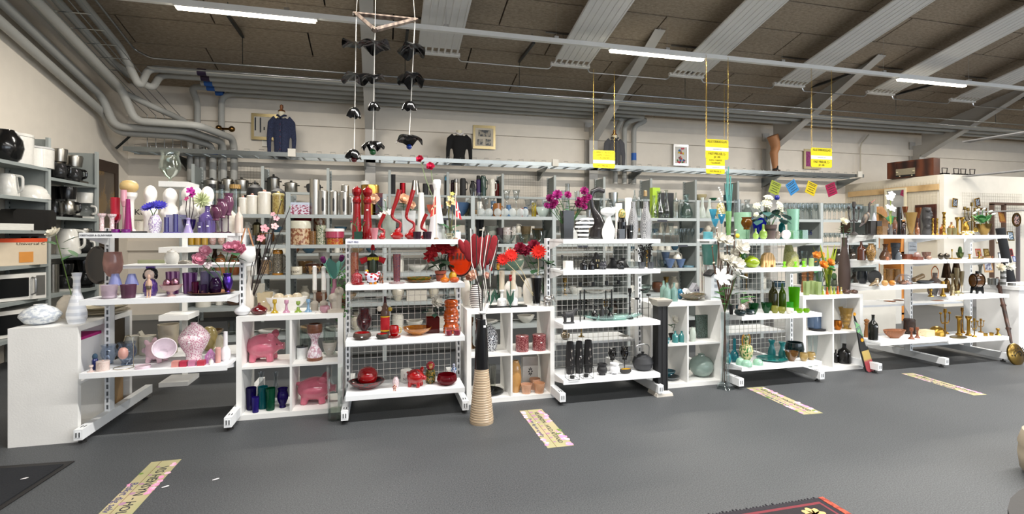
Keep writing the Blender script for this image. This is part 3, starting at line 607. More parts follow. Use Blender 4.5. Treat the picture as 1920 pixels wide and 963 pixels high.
 'coffee': [('base',bxx(-1,.9,-.7,.7,0,.08),0),('back',bxx(-1,-.42,-.7,.7,.08,1),0),('filter',lambda: mv(r_lathe([(0,.6),(1.15,.6),(1.35,.95),(1.3,1),(0,1)],18),(.12,0,0),0,1)[0] and (lambda r: ([(x * .5 + .06,y * .5,z) for x,y,z in r[0]],r[1]))(r_lathe([(0,.6),(1.15,.6),(1.35,.95),(1.3,1),(0,1)],18)),1),('jug',lambda: (lambda r: ([(x * .5 + .08,y * .5,z) for x,y,z in r[0]],r[1]))(r_lathe([(0,.09),(1.1,.09),(1.3,.2),(1.2,.45),(.9,.54),(0,.54)],18)),2),('handle',hp([(.6,0,.48),(1.1,0,.46),(1.05,0,.2),(.7,0,.18)],.1),3)],
 'electrickettle': [('body',lp([(0,0),(.9,0),(.95,.05),(.75,.85),(.6,.95),(0,.98)]),0),('handle',hp([(.6,0,.9),(1.3,0,.85),(1.3,0,.3),(.85,0,.2)],.12),0),('spout',pz([(-.7,.8),(-1.0,.95),(-.55,.97)],-.2,.2),0)],
 'toaster': [('body',lambda: joinr(r_prism([(-.5,0),(.5,0),(.5,.85),(.42,1),(-.42,1),(-.5,.85)],-.3,.3)),0),('lever',bxx(1,1.1,-.1,.1,.5,.6),1)],
 'microwave': [('body',bxx(-1,1,-.7,.7,.02,1),0),('window',bxx(-.9,.3,-.73,-.7,.15,.85),1),('handle',hp([(.42,-.72,.85),(.5,-.85,.8),(.5,-.85,.25),(.42,-.72,.2)],.05),2),('panel',bxx(.6,.95,-.72,-.7,.15,.9),2)],
 'pan': [('body',lp([(0,0),(.8,0),(1,.9),(1,1)],True),0),('handle',hp([(.95,0,.8),(1.6,-.2,.9),(2.1,-.3,1.1)],.09),1)],
 'copperpan': [('body',lp([(0,0),(.9,0),(1,.5),(1,.6),(.7,.8),(0,.86)]),0),('knob',el((0,0,.93),(.12,.12,.07)),1),('handle',hp([(-.95,0,.5),(-1.5,-.1,.55),(-2,-.2,.6)],.08),1)],
 'cactus': [('pot',lp(sub([(0,0),(.9,0),(1,.05),(1,.8),(.75,.95),(.8,1)],0,.7),True),0),('cactus',el((0,0,.8),(.85,.85,.2)),1)],
 'wirestand': [('ring',lambda: r_tube([(.5 * math.cos(a * .3),.5 * math.sin(a * .3),.01) for a in range(21)],.012,5,True),0),('hook',hp([(1,0,0),(1,0,.75),(.7,0,.98),(.2,0,.98),(0,0,.8)],.03),0)],
 'amphora': [('body',lp([(0,0),(.45,0),(.5,.04),(.4,.08),(.85,.25),(1,.45),(.85,.62),(.35,.7),(.35,.9),(.5,.93),(.45,1)],True),0),('handle',many(hp([(-.55,0,.6),(-.75,0,.85),(-.5,0,1.02),(-.3,0,.93)],.1),hp([(.55,0,.6),(.75,0,.85),(.5,0,1.02),(.3,0,.93)],.1)),1)],
 'barrel': [('barrel',lambda: xf(r_lathe([(0,-.42),(.5,-.42),(.62,-.2),(.65,0),(.62,.2),(.5,.42),(0,.42)],20),Matrix.Translation((0,0,.58)) @ Matrix.Rotation(R(90),4,'Y')),0),('hoop',lambda: joinr(*[xf(r_lathe([(.55,a),(.63,a),(.63,a + .03),(.55,a + .03)],20),Matrix.Translation((0,0,.58)) @ Matrix.Rotation(R(90),4,'Y')) for a in (-.36,.33)]),1),
             ('stand',lambda: joinr(*[r_prism([(-.35,0),(-.2,0),(-.1,.14),(.1,.14),(.2,0),(.35,0),(.28,.3),(-.28,.3)],y - .02,y + .02) for y in (-.2,.2)]),1),('tap',el((1,0,.45),(.1,.1,.05)),2),('bung',lp([(0,.85),(.2,.85),(.2,1),(0,1)]),1)],
 'spiralstick': [('stem',lambda: joinr(*[r_tube([(.22 * math.cos(k * .7 + p),.22 * math.sin(k * .7 + p),.14 + .035 * k) for k in range(20)],.07,6) for p in (0,math.pi)]),0),('foot',lp([(0,0),(1,0),(.9,.05),(.4,.12),(.3,.16),(0,.16)]),0),('cup',lp([(0,.8),(.4,.8),(.45,.88),(.7,.95),(.7,1),(0,1)]),0)],
 'brassbell': [('bell',lp([(0,0),(1,0),(.8,.1),(.6,.4),(.5,.55),(0,.6)]),0),('handle',hp([(-.3,0,.58),(-.35,0,.9),(0,0,1),(.35,0,.9),(.3,0,.58)],.1),0)],
 'tart': [('dish',lp([(0,0),(.75,0),(1,.9),(1,1)],True,24),0)],
 'plantpot': [('pot',lp(PR['pot'],True),0),('soil',lp([(0,.6),(.85,.6),(.85,.8),(0,.8)]),1)],
 'crystal': [('block',lambda: r_ell((0,0,.5),(.5,.5,.5),7,5),0)],
 'sacktag': [('card',bxx(-1,1,-.05,.05,0,1),0)],
}
MESHC = {}
def shp(key,fn):
    if key not in MESHC: MESHC[key] = mesh(fn(),key[0] if isinstance(key,tuple) else key)
    return MESHC[key]
def parts_of(shape,segs=24):
    if shape in CO: return [(n,shp((n,shape,i),f),m) for i,(n,f,m) in enumerate(CO[shape])]
    sq = 0; base = shape
    if shape.endswith('_sq'): base = shape[:-3]; sq = 1
    return [(base,shp((shape,segs),lambda: r_lathe(PR[base],4 if sq else segs,base in OPEN,THIN.get(base,.08),sq)),0)]
NTHING = [0]
def hash3(s): return sum(ord(c) * (i + 3) for i,c in enumerate(s))
def put(shape,loc,wd,hh,mats,label,cat,group=None,name=None,rz=0,dp=None,rot=None,seg=24):
    """a thing of the unit-frame shape at a real place and size"""
    ps = parts_of(shape,seg); mats = mats.split('|'); name = name or cat.replace(' ','_'); dp = dp or wd
    NTHING[0] += 1
    if len(ps) == 1:
        o = ob(name,ps[0][1],mats[0],None,loc,(wd,dp,hh),rot or (0,0,rz)); tag(o,label,cat,group)
        b = shape.replace('_sq',''); h5 = .55
        if seg == 24 and rot is None and b in PR and loc[1] < 4.6 and hh > .05 and mats[0][0] in 'cpnvs' and hash3(label) % 3 == 0:
            p = PR[b]; r5 = next((p[i][0] + (p[i + 1][0] - p[i][0]) * (h5 - p[i][1]) / max(p[i + 1][1] - p[i][1],1e-6) for i in range(len(p) - 1) if p[i][1] <= h5 <= p[i + 1][1]),.5)
            a = .007 / wd; c = .0045 / hh; ob('price_tag',mesh(r_box(-a,a,-.5 * r5 - .012,-.5 * r5 + .03,h5 - c,h5 + c),'price_tag',False),'p f4f4f6',o)
        return o
    t = empty(name,loc,label,cat,group); t.rotation_euler = rot or (0,0,rz)
    for n,me,mi in ps: ob(n,me,mats[min(mi,len(mats) - 1)],t,scale=(wd,dp,hh))
    return t
SF = {'A1': (1.418,3.97),'A2': (.968,3.97),'A3': (.478,3.97),'B1': (1.37,3.9),'B2': (1.03,3.9),'B3': (.615,3.9),'B4': (.213,3.9),
      'C1': (1.369,3.89),'C2': (1.11,3.89),'C3': (.665,3.89),'C4': (.21,3.89),'D1': (1.365,3.89),'D2': (1.10,3.89),'D3': (.665,3.89),'D4': (.205,3.89),
      'E1': (1.405,3.99),'E2': (1.143,3.99),'E3': (.884,3.99),'E4': (.32,3.99),'F3': (.753,3.99),'F4': (.29,3.99),
      'K1': (.785,4.2),'K2': (.785,4.12),'K3': (.785,4.1),'K4': (.785,4.2),'KU1': (.4,4.2),'KL1': (.038,4.2),'KU2': (.4,4.12),'KL2': (.038,4.12),'KU3': (.4,4.1),'KL3': (.038,4.1),'KU4': (.4,4.2),'KL4': (.038,4.2),
      'R0': (1.625,5.8),'R1': (1.30,5.8),'R2': (.975,5.8),'R3': (.65,5.8),'R4': (.33,5.8),'W0': (2.11,8.9),'W1': (1.78,8.9),'W2': (1.45,8.9),'W3': (1.1,8.9),'W4': (.75,8.9),'FL': (0,3.9),
      'AB': (.46,4.47),'AM': (1.17,4.45),'EB': (.62,4.5)}
def where(S,x,w,yt,d):
    z,Yf = SF[S]; Y = Yf + d; a,b,c = rd(x); t = Y / b
    return (a * t,Y,z),w * t / F / c,H + (HY - yt) / F * t - z,t
def items(S,rows):
    for row in rows:
        shape,x,w,yt,mats,label,cat = row[:7]; d = row[7] if len(row) > 7 else .12; kw = row[8] if len(row) > 8 else {}
        loc,wd,hh,t = where(S,x,w,yt,d)
        if 'h' in kw: hh = kw['h']
        kw = {k: v for k,v in kw.items() if k != 'h'}
        if 'dr' in kw: kw['dp'] = wd * kw.pop('dr')
        put(shape,loc,wd,max(hh,.006),mats,label,cat,**kw)
# ---------------------------------------------------------------- blossoms and leaves (unit radius 1)
def petal(l,wd,cup=.3,lift=.2,tip=.0):
    v,f = [],[]
    for i,(t,ww) in enumerate(((0,.25),(.35,.8),(.7,1),(1,.35 + tip))):
        for s in (-1,0,1):
            v.append((t * l,s * wd * ww * .5,lift * l * t * t + (abs(s) * cup * wd * ww * .5)))
    for i in range(3):
        for j in range(2): a = i * 3 + j; f.append((a,a + 1,a + 4,a + 3))
    return v,f
def whorl(n,l,wd,lift,cup,ph=0,z=0,tip=0):
    return joinr(*[xf(petal(l,wd,cup,lift,tip),Matrix.Translation((0,0,z)) @ Matrix.Rotation(2 * math.pi * k / n + ph,4,'Z')) for k in range(n)])
BL_ = {
 'rose': lambda: joinr(whorl(5,1,.95,.35,.5,0),whorl(5,.85,.85,.8,.6,.5,.05),whorl(4,.6,.7,1.4,.7,.2,.1),r_ell((0,0,.35),(.35,.35,.4),8,6)),
 'peony': lambda: joinr(whorl(8,1,.6,.2,.4,0),whorl(8,.9,.55,.6,.4,.4,.05),whorl(7,.65,.45,1.1,.4,.2,.1),whorl(5,.4,.4,2,.4,.1,.15)),
 'gerbera': lambda: joinr(whorl(16,1,.28,.1,.2),whorl(14,.75,.25,.35,.2,.2,.04),r_ell((0,0,.1),(.25,.25,.12),8,5)),
 'lily': lambda: joinr(whorl(6,1.1,.6,.35,.25,tip=-.2),r_tube([(0,0,-.7),(0,0,.0)],[.08,.2],8)),
 'magnolia': lambda: joinr(whorl(6,1,.7,.5,.5),whorl(4,.7,.6,1.2,.6,.5,.1)),
 'tulip': lambda: joinr(r_ell((0,0,.3),(.62,.62,.9),10,8),whorl(5,.65,.8,1.6,.4,.2,-.2)),
 'orchid': lambda: joinr(whorl(5,1,.75,.1,.15),r_ell((0,0,.12),(.2,.2,.18),6,5)),
 'poinsettia': lambda: joinr(whorl(7,1.2,.55,.0,.15,tip=-.3),whorl(6,.8,.4,.15,.15,.4,.06,-.3)),
 'cluster': lambda: joinr(*[r_ell((math.cos(k * 2.4) * math.sqrt(k / 26) * .9,math.sin(k * 2.4) * math.sqrt(k / 26) * .9,.5 * (1 - k / 26)),(.24,.24,.16),5,4) for k in range(26)]),
 'spiky': lambda: joinr(*[xf(petal(1,.18,.2,.2),Matrix.Rotation(k * 2.4,4,'Z') @ Matrix.Rotation(-math.asin(1 - 2 * (k + .5) / 60),4,'Y')) for k in range(60)]),
 'bud': lambda: r_ell((0,0,.4),(.4,.4,.7),8,6),
}
LEAF = {'leaf': lambda: petal(1,.5,.15,-.15,-.3),'blade': lambda: petal(1,.13,.2,-.1,-.3),'reed': lambda: petal(1,.055,.2,-.1,-.2),'broad': lambda: petal(1,.7,.1,-.25,-.2)}
def bloom(kind,parent,loc,r,mat,face=(0,-.8,.5),name='blossom'):
    q = Vector(face).to_track_quat('Z','Y')
    o = ob(name,shp(('bloom',kind),BL_[kind]),mat,parent,loc,(r,r,r)); o.rotation_euler = q.to_euler(); return o
def leaf(parent,loc,l,mat,az,el_=.3,kind='leaf'):
    l *= 1 if kind in ('reed','blade') else 1.35
    o = ob('leaf',shp(('leaf',kind),LEAF[kind]),mat,parent,loc,(l,l,l)); o.rotation_euler = (0,-el_,az); return o
def flower(label,cat,base,heads,stemmat='p 3d6a35',leaves=(),group=None,name=None,r=.003,bend=.03):
    """stem from base to each head; heads: (point, kind, radius, mat[, face]); all in world coordinates"""
    t = empty(name or cat.replace(' ','_'),base,label,cat,group); B = Vector(base)
    for hd in heads:
        P = Vector(hd[0]) - B; m = P * .55 + Vector((random.uniform(-bend,bend),0,.02))
        ob('stem',mesh(r_tube([(0,0,0),tuple(m * .5),tuple(m),tuple(P)],r,5),'stem'),stemmat,t)
        if hd[1]: bloom(hd[1],t,tuple(P),hd[2],hd[3],hd[4] if len(hd) > 4 else (random.uniform(-.5,.5),-.9,.45))
    for lf in leaves:
        P = Vector(lf[0]) - B; leaf(t,tuple(P),lf[1],lf[2],lf[3],lf[4] if len(lf) > 4 else .3,lf[5] if len(lf) > 5 else 'leaf')
    return t
# ---------------------------------------------------------------- figures grown as one continuous surface
def pig_mesh(vox=.035,text=False):
    return remeshed(joinr(r_ell((0,0,.52),(.48,.42,.42),24,16),r_tube([(.36,0,.5),(.6,0,.5)],[.15,.12],16),
        *[r_tube([(x,y,.26),(x * 1.05,y,.0)],[.1,.11],10) for x in (-.24,.24) for y in (-.2,.2)],
        r_ell((.27,-.24,.88),(.13,.06,.17),10,8,(R(25),'X')),r_ell((.27,.24,.88),(.13,.06,.17),10,8,(R(-25),'X')),r_ell((-.45,0,.72),(.09,.07,.07),10,8)),vox,'pig_body',3)
BLOB = {}
def blob(key,fn,vox=.03,sm=3):
    if key not in BLOB: BLOB[key] = remeshed(fn(),vox,key,sm)
    return BLOB[key]
def pig(S,x,w,yt,mat,label,cat='piggy bank',d=.18,group=None,rz=-.1):
    loc,wd,hh,t = where(S,x,w,yt,d)
    if 'pig' not in BLOB: BLOB['pig'] = pig_mesh()
    e = empty('piggy_bank',loc,label,cat,group,rz); s = wd / 1.08
    o = ob('body',BLOB['pig'],mat,e,scale=(s,s,hh / .98))
    ob('eye',r_ell((.43 * s,-.16 * s,.6 * hh),(.018 * s,.018 * s,.025 * s),8,6),'c 101010',e)
    ob('snout',r_tube([(.58 * s,0,.5 * hh),(.6 * s,0,.5 * hh)],.11 * s,14),mat,e)
    return e
# ================================================================ unit A, purple and pink
items('A1',[
 ('disc',222,118,431,'p 1c1c20','long black oval tray on the top left shelf under pink candles','tray',.13,{'h':.012,'dp':.2}),
 ('column',191,18,400,'c f3ecea d8909a 9','left of two small white pillar candlesticks with pink roses','candlestick',.07),
 ('column',210,18,401,'c f3ecea d8909a 9','right of two small white pillar candlesticks with pink roses','candlestick',.07),
 ('gobletcandle',216,24,370,'g f0a0c0|K e8143c','thick red candle standing in a pink stemmed glass','candle',.2),
 ('tallgoblet',232,13,356,'c e8a6b4','tall slim pale pink goblet candle holder','candle holder',.16),
 ('conevase',240,17,373,'c b40a78','tall magenta cone-shaped vase on the top left shelf','vase',.08),
 ('disc',217,18,424,'n a010a0 500860 80','left purple glitter tealight dish on the black tray','tealight',.04,{'h':.025}),
 ('disc',236,18,424,'n a010a0 500860 80','right purple glitter tealight dish at the magenta cone','tealight',.035,{'h':.025}),
 ('column',245,27,361,'c f4f1ea','ornate white plaster pillar under a round cream candle','pedestal',.29),
 ('lidjar',267,22,413,'c ece6d4|c ece6d4','small cream lidded sugar bowl between pillar and figurine','jar',.3),
 ('ovoid',291,27,402,'n f6f4f2 b8a0d0 14','white ovoid vase painted with a lilac flower','vase',.09),
 ('box',323,32,431,'p 4a3f86','flat violet strip base of the two blue cylinders','candle holder',.05,{'h':.006,'dp':.05}),
 ('cyl',312,10,407,'c 454088','shorter of two dark blue cylinder vases on a violet strip','vase',.055),
 ('cyl',329,10,401,'c 454088','taller of two dark blue cylinder vases on a violet strip','vase',.055),
 ('coneflare',353,20,408,'c b4a4d8','lilac trumpet-based candle holder before the orchid bowl','candle holder',.06),
 ('bowl',354,28,411,'c 241058','dark violet bowl that holds a magenta orchid','bowl',.16),
 ('cube',335,40,403,'G b8b8d8','translucent lilac plastic box with printing behind the cylinders','box',.27,{'dp':.1}),
 ('bottle',389,34,386,'c 7a66b0','large violet square-shouldered bottle vase','vase',.2),
 ('tumbler',376,13,416,'c 5a4a86','small dusky violet candle cup, left of a pair','candle holder',.06),
 ('tumbler',391,12,413,'c 6a5a9a','small dusky violet candle cup, right of a pair','candle holder',.06),
 ('goblet',405,24,384,'c 6a3a55|c 46203a','shortest of three plum glass goblets with a price tag','goblet',.06),
 ('goblet',416,24,373,'c 744460|c 46203a','middle one of three plum glass goblets','goblet',.14),
 ('goblet',428,22,362,'c 744460|c 46203a','tallest of three plum glass goblets','goblet',.2),
 ('ovoid',428,40,395,'c efe8da','round cream vase behind the plum goblets','vase',.3),
 ('bottle',448,16,387,'c dccabc','slim beige bottle vase at the right end of the top left shelf','vase',.22),
])
p=atY(242,350,4.26);put('ball',(p.x,p.y,1.4+80/F*tof(242,4.26)),.115,.09,'K f0cf8c','round cream-yellow ball candle on the white plaster pillar','candle')
# plaster child figurines
def statue(k):
    return lambda:joinr(r_ell((0,0,.12),(.2,.16,.14)),r_tube([(0,0,.1),(0,0,.3),(0,0,.5),(0,0,.64)],[.2,.19,.17,.13],14),r_ell((0,0,.79),(.2,.19,.19)),r_ell((-.03,-.17,.8),(.08,.06,.07)),
                         r_tube([(-.15,0,.56),(-.22,-.06,.42),(-.06,-.18,.38)],[.06,.055,.04],8),r_tube([(.15,0,.56),(.22,-.06,.42),(.06,-.18,.36)],[.06,.055,.04],8),r_tube([(-.09,-.05,.1),(-.1,-.14,.02)],.07,8),r_tube([(.09,-.05,.1),(.1,-.14,.02)],.07,8))
for x,w,yt,d,lb in((282,30,345,.29,'white plaster figurine with bowed round head beside the pillar'),(319,32,350,.3,'white plaster figurine with big round head, second from the left'),(353,31,348,.27,'white plaster figurine behind the orchid'),(369,28,349,.32,'white plaster figurine partly hidden at the shoulder of another'),(389,29,347,.31,'white plaster figurine behind the large violet bottle')):
    loc,wd,hh,t=where('A1',x,w,yt,d)
    o=ob('figurine',blob('statue',statue(0),.035,2),'p f4f0e8',None,loc,(wd/.44,wd/.44,hh),(0,0,random.uniform(-.4,.4)));tag(o,lb,'figurine')
z=1.418
def A(S,x,y,d):return tuple(atY(x,y,SF[S][1]+d))
def root(S,x,d,z=0):
    p=A(S,x,400,d);return(p[0],p[1],SF[S][0]+z)
flower('two cornflower-blue artificial gerberas in the white painted vase','flower',root('A1',291,.09,.02),[(A('A1',280,388,.05),'gerbera',.055,'f 4038b0',(-.2,-.6,.8)),(A('A1',298,385,.1),'gerbera',.055,'f 4038b0',(.2,-.6,.8))])
flower('magenta artificial orchid on a dark stem in the violet bowl','orchid',root('A1',354,.16,.02),[(A('A1',357,357,.12),'orchid',.03,'f b02a90'),(A('A1',361,364,.12),'orchid',.03,'f b02a90'),(A('A1',350,372,.12),'orchid',.02,'f d05088')],'p 3a2a30',
       [(A('A1',356,414,.16),.15,'p 2f5a38',.2,.5,'blade'),(A('A1',352,414,.16),.12,'p 2f5a38',3.0,.5,'blade'),(A('A1',356,414,.16),.1,'p 2f5a38',.6,.2,'blade')])
flower('pale green spiky ball flower above the violet bottle','flower',root('A1',389,.2,.1),[(A('A1',378,375,.18),'spiky',.06,'f c8d0a0')])
items('A2',[
 ('bowlglass',212,40,472,'G c8a8a0','large rose crackle-glass goblet bowl on a stem','goblet',.27),
 ('lamp',216,28,513,'h 9aa0d0 5058a0 90|g f0f0f0','left of two blue mosaic-shaded glass tealight lamps','tealight lamp',.16),
 ('lamp',247,28,513,'h 9aa0d0 5058a0 90|g f0f0f0','right of two blue mosaic-shaded glass tealight lamps','tealight lamp',.16),
 ('tealight',205,34,534,'G d8ccd4|K f0e8f0','clear lilac octagonal glass tealight bowl','tealight',.06),
 ('tealight',241,32,533,'G 8a6078|K b090a0','mauve octagonal glass tealight bowl','tealight',.06),
 ('dish_balls',321,46,523,'s b89090 d0b0ac 80|m a87888','striped mauve pedestal dish filled with matt pink baubles','dish',.1),
 ('tumbler',324,28,509,'x 702070 b890b0 9','purple glass vase with fine stripes behind the bauble dish','vase',.26),
 ('tumbler',356,29,511,'x 5a1868 a070b0 8','wide purple ribbed glass vase','vase',.27),
 ('plate',397,92,546,'m b07850','round copper tray under dark purple glasses','tray',.18,{'h':.02,'dp':.28}),
])
SF['A2t']=(.973,3.97)
items('A2t',[
 ('tumbler',366,14,528,'G 60103c','dark magenta tealight glass on the copper tray','glass',.12),
 ('tealight',380,17,533,'G 4a3058|K c060a0','low smoky purple candle glass on the copper tray','tealight',.12),
 ('candle',384,17,508,'K 70688c','left grey-lilac pillar candle on the copper tray','candle',.22),
 ('candle',403,22,508,'K 847ca0','right wider grey-lilac pillar candle','candle',.25),
 ('ovoid',404,25,520,'G 3a1848','dark purple glass owl-faced vase','vase',.13),
 ('tulipglass',427,20,512,'m 6040b0','shiny metallic violet vase holding pink roses','vase',.16),
])
# kokeshi doll
loc,wd,hh,t=where('A2',282,29,499,.18)
e=empty('kokeshi_doll',loc,'wooden doll in a purple flowered kimono with black bobbed hair','doll')
ob('kimono',r_lathe([(0,0),(.75,0),(1,.15),(.95,.4),(.6,.55),(0,.56)]),'o 4a2090 e0c0e0 40',e,scale=(wd,wd,hh));ob('head',r_ell((0,0,.74),(.4,.4,.19)),'c f2d8c8',e,scale=(wd,wd,hh))
ob('hair',joinr(r_ell((0,.1,.78),(.48,.42,.19)),r_ell((-.4,-.02,.68),(.12,.2,.12)),r_ell((.4,-.02,.68),(.12,.2,.12))),'c 0c0c10',e,scale=(wd,wd,hh));ob('hair_bow',r_box(-.3,.3,-.05,.15,.93,1),'c 5028a0',e,scale=(wd,wd,hh))
loc,wd,hh,t=where('A2',279,9,514,.04)
e=empty('boy_figurine',loc,'tiny standing boy figurine in a pink vest before the purple doll','figurine')
def manlet():return joinr(r_tube([(-.1,0,.02),(-.1,0,.45)],[.07,.1],8),r_tube([(.1,0,.02),(.1,0,.45)],[.07,.1],8),r_tube([(0,0,.42),(0,0,.6),(0,0,.76)],[.17,.17,.12],10),r_tube([(-.16,0,.74),(-.24,0,.5)],.05,6),r_tube([(.16,0,.74),(.24,0,.5)],.05,6),r_ell((0,0,.89),(.13,.13,.12)),r_ell((-.1,-.07,.03),(.08,.12,.03)),r_ell((.1,-.07,.03),(.08,.12,.03)))
ob('figure',blob('manlet',manlet,.03,1),'c e0b8a0',e,scale=(hh*.5,hh*.5,hh));ob('shorts',r_lathe([(.36,.36),(.4,.48),(.36,.52)],10),'c 5a4a3a',e,scale=(hh*.52,hh*.52,hh))
flower('two pink artificial roses leaning left from the violet vase','rose',root('A2',425,.16,.03),[(A('A2',372,487,.1),'rose',.05,'f e49ab0'),(A('A2',385,472,.12),'rose',.045,'f e8a4b8'),(A('A2',392,497,.1),'orchid',.03,'f f0e0e4')],
       leaves=[(A('A2',392,480,.1),.07,'p 3d6a45',2.5),(A('A2',396,486,.1),.07,'p 3d6a45',.2),(A('A2',388,488,.1),.06,'p 3d6a45',-1.5),(A('A2',405,490,.1),.05,'p 3d6a45',.4)])
flower('cluster of three pink artificial roses at the right upright','rose',root('A2',428,.15,.03),[(A('A2',430,465,.12),'rose',.045,'f e89ab4'),(A('A2',444,464,.14),'rose',.05,'f f0a4bc'),(A('A2',455,469,.14),'rose',.045,'f e89ab4')],
       leaves=[(A('A2',440,474,.12),.09,'p 3a6a44',-1.2,.0),(A('A2',436,480,.12),.08,'p 3a6a44',.4,-.3),(A('A2',444,488,.12),.06,'p 3a6a44',2.2),(A('A2',440,470,.12),.08,'p 35603c',-2)])
items('A3',[
 ('tulipglass',204,34,646,'g d0dae8','low blue-tinted glass bowl at the left of the bottom shelf','bowl',.26),
 ('tulipglass',238,40,641,'g c4d2e4','bigger blue-tinted glass bowl behind the hanging pink egg','bowl',.2),
 ('wirestand',232,40,628,'m b0a890','wire stand with a ring base holding a pink egg','stand',.1),
 ('lidjar',193,27,674,'n f2ece6 c89080 50|n f2ece6 c89080 50','small flowered oval porcelain box with a lid','box',.06),
 ('candlehold',171,16,684,'n f0eae6 c08070 50','tiny flowered porcelain candlestick on a dish','candlestick',.04),
 ('belly',364,62,604,'v e0a0b8 f4e4e8 22','large round-bellied pink vase with white blossoms','vase',.2),
 ('disc',268,31,683,'c e8d0dc','pale pink porcelain dish lid with petals','lid',.06,{'h':.02}),
 ('cube',330,14,676,'K f0a49c','salmon pink square candle, leftmost of the row of four','candle',.05),
 ('cube',345,14,676,'K e0385c','crimson square candle, second in the row of four','candle',.05),
 ('cube',361,14,675,'K e090b4','rose pink square candle, third in the row of four','candle',.05),
 ('cube',378,14,675,'K e44860','red square candle at the right end of the row of four','candle',.05),
 ('candle',409,11,651,'K e8b0a8','slim salmon pink candle next to the oil lamp','candle',.1),
 ('longneck',423,21,621,'c f0eef2','white long-necked vase at the right end of the bottom shelf','vase',.15),
 ('lamp',396,14,662,'g e8e8e8|c f4f0e8','miniature white oil lamp with glass chimney','oil lamp',.05),
 ('houseshape',394,17,654,'c d890d0|c f0c0e8','small pink lantern house behind the oil lamp','lantern',.11),
 ('cactus',178,13,662,'c 203078|f 304a60','small dark blue hyacinth ornament','ornament',.1),
])
pig('A3',294,56,636,'c f2ccd8','pale pink porcelain piggy bank printed with coloured words',d=.24,rz=2.9)
pg=bpy.data.objects['piggy_bank'];hpg=.22
for i,(s,dx,dz,sz,c)in enumerate((('my first',0,.06,.022,'p 8a4a80'),('pig',-.03,.015,.05,'p 9a2a78'),('gy',.04,.015,.05,'p 7a8a3a'),('bank',0,-.035,.045,'p a8a040'))):
    q=Vector(pg.location)+Vector((.02+dx,-.105,.125+dz));text(None,s,sz,q,(R(90),0,0),c).parent=pg
    l=pg.children[-1];l.matrix_parent_inverse=pg.matrix_basis.inverted()
# tilted white shell bowl and the pink egg
p=A('A3',306,664,.14);loc=(p[0],p[1],.478+.085)
o=put('bowl',loc,.15,.1,'c e8dce4','upright white porcelain shell bowl with petals on its rim','bowl',rot=(R(62),0,R(25)))
p=A('A3',231,666,.1);o=put('ball',(p[0],p[1],.54),.06,.08,'n e8a0a8 c8a880 40','painted pink egg ornament hanging on the wire stand','ornament')
# things on the rear shelves of unit A
items('AB',[
 ('jar',247,28,626,'c c8c4b8','grey-beige squat pot behind the blue glass bowls','pot',.1),('jar',277,34,626,'c c4c0b0','grey-beige wide jar behind the piggy bank','jar',.1),
 ('tumbler',316,42,607,'c cfc4ae','tall beige studded plant pot behind the piggy bank','plant pot',.12),
 ('houseshape',263,22,620,'c e4dfd0|p 807868','white ceramic church ornament on the rear shelf','ornament',.22),
 ('ball',392,34,612,'c cdb878','mustard ceramic sheep ball behind the pink vase','ornament',.15),('ovoid',412,16,628,'c e8dfc8','cream owl ornament with spots behind the slim candle','ornament',.1)])
items('AM',[
 ('urnjar',322,30,466,'c e6e4de|c d8d4cc','white lidded stoneware crock on the rear shelf','jar',.2),('box',284,54,487,'G b8bca0','smoky rectangular glass tray standing on the rear shelf','tray',.3,{'dp':.02}),
 ('dome',347,28,487,'c a09a90','grey stone frog ornament on the rear shelf','ornament',.15)])
# hanging dark platter left of the unit
p=atY(190,488,4.6);e=put('disc',(p.x,p.y,p.z),.3,.03,'c 241610','big dark glazed platter hung on edge behind the left upright','platter',rot=(R(90),0,R(-35)))
e.location.z=1.17
# sideways cube shelf, top
SF['KS']=(.785,4.06)
items('KS',[
 ('flat',76,86,570,'n e8ecee c4ccd8 9','wide flat pearly white vase on the left cube shelf','vase',.14),
 ('carafe',144,42,511,'s eef0f4 d8dce4 22','tall white bottle vase with spiral ridges holding a rose','vase',.12)])
e=put('ovoid',root('KS',131,.42),.16,.17,'c e6dccc','cream ceramic elephant jug behind the ridged vase','jug')
put('plate',root('KS',192,.55),.36,.03,'s d8cfb8 b8a888 10','stack of beige stoneware plates, upper one','plate');put('plate',(root('KS',192,.55)[0],root('KS',192,.55)[1],.82),.33,.03,'s e0d8c0 b8a888 10','beige stoneware plate lying on another plate','plate')
flower('white artificial rose on a long leafy stem in the ridged vase','rose',root('KS',144,.12,.05),[((atY(138,516,4.18).x,4.18,1.13),None,0,''),(tuple(atY(104,440,4.15)),'rose',.05,'f f0ead8',(-.5,-.5,.7))],'p 55702f',
       [(tuple(atY(104,458,4.15)),.09,'p 4a7448',2.6),(tuple(atY(118,455,4.15)),.08,'p 4a7448',.3,.6),(tuple(atY(125,466,4.15)),.08,'p 4a7448',2.2,.1),(tuple(atY(128,468,4.15)),.07,'p 4a7448',-.5,-.4),(tuple(atY(136,478,4.15)),.06,'p 4a7448',-2,-.3)])
X0=-2.3
for i,(z0,h_,y_,c,lb)in enumerate(((.4,.27,4.12,'p f0eff0','white cardboard box with pink lid edge in the sideways shelf'),(.67,.02,4.12,'p c02080','magenta book lying on the white box'),(.4,.33,4.5,'p 3a2f20','dark brown boxed game in the sideways shelf'))):
    tag(ob('box',mesh(r_box(X0,-2.03,y_,y_+.3,z0,z0+h_),'box',False),c),lb,'box')
tag(ob('box',mesh(r_box(X0,-2.03,4.5,4.74,.04,.3),'box',False),'p a88860'),'brown cardboard box at the bottom of the sideways shelf','box')
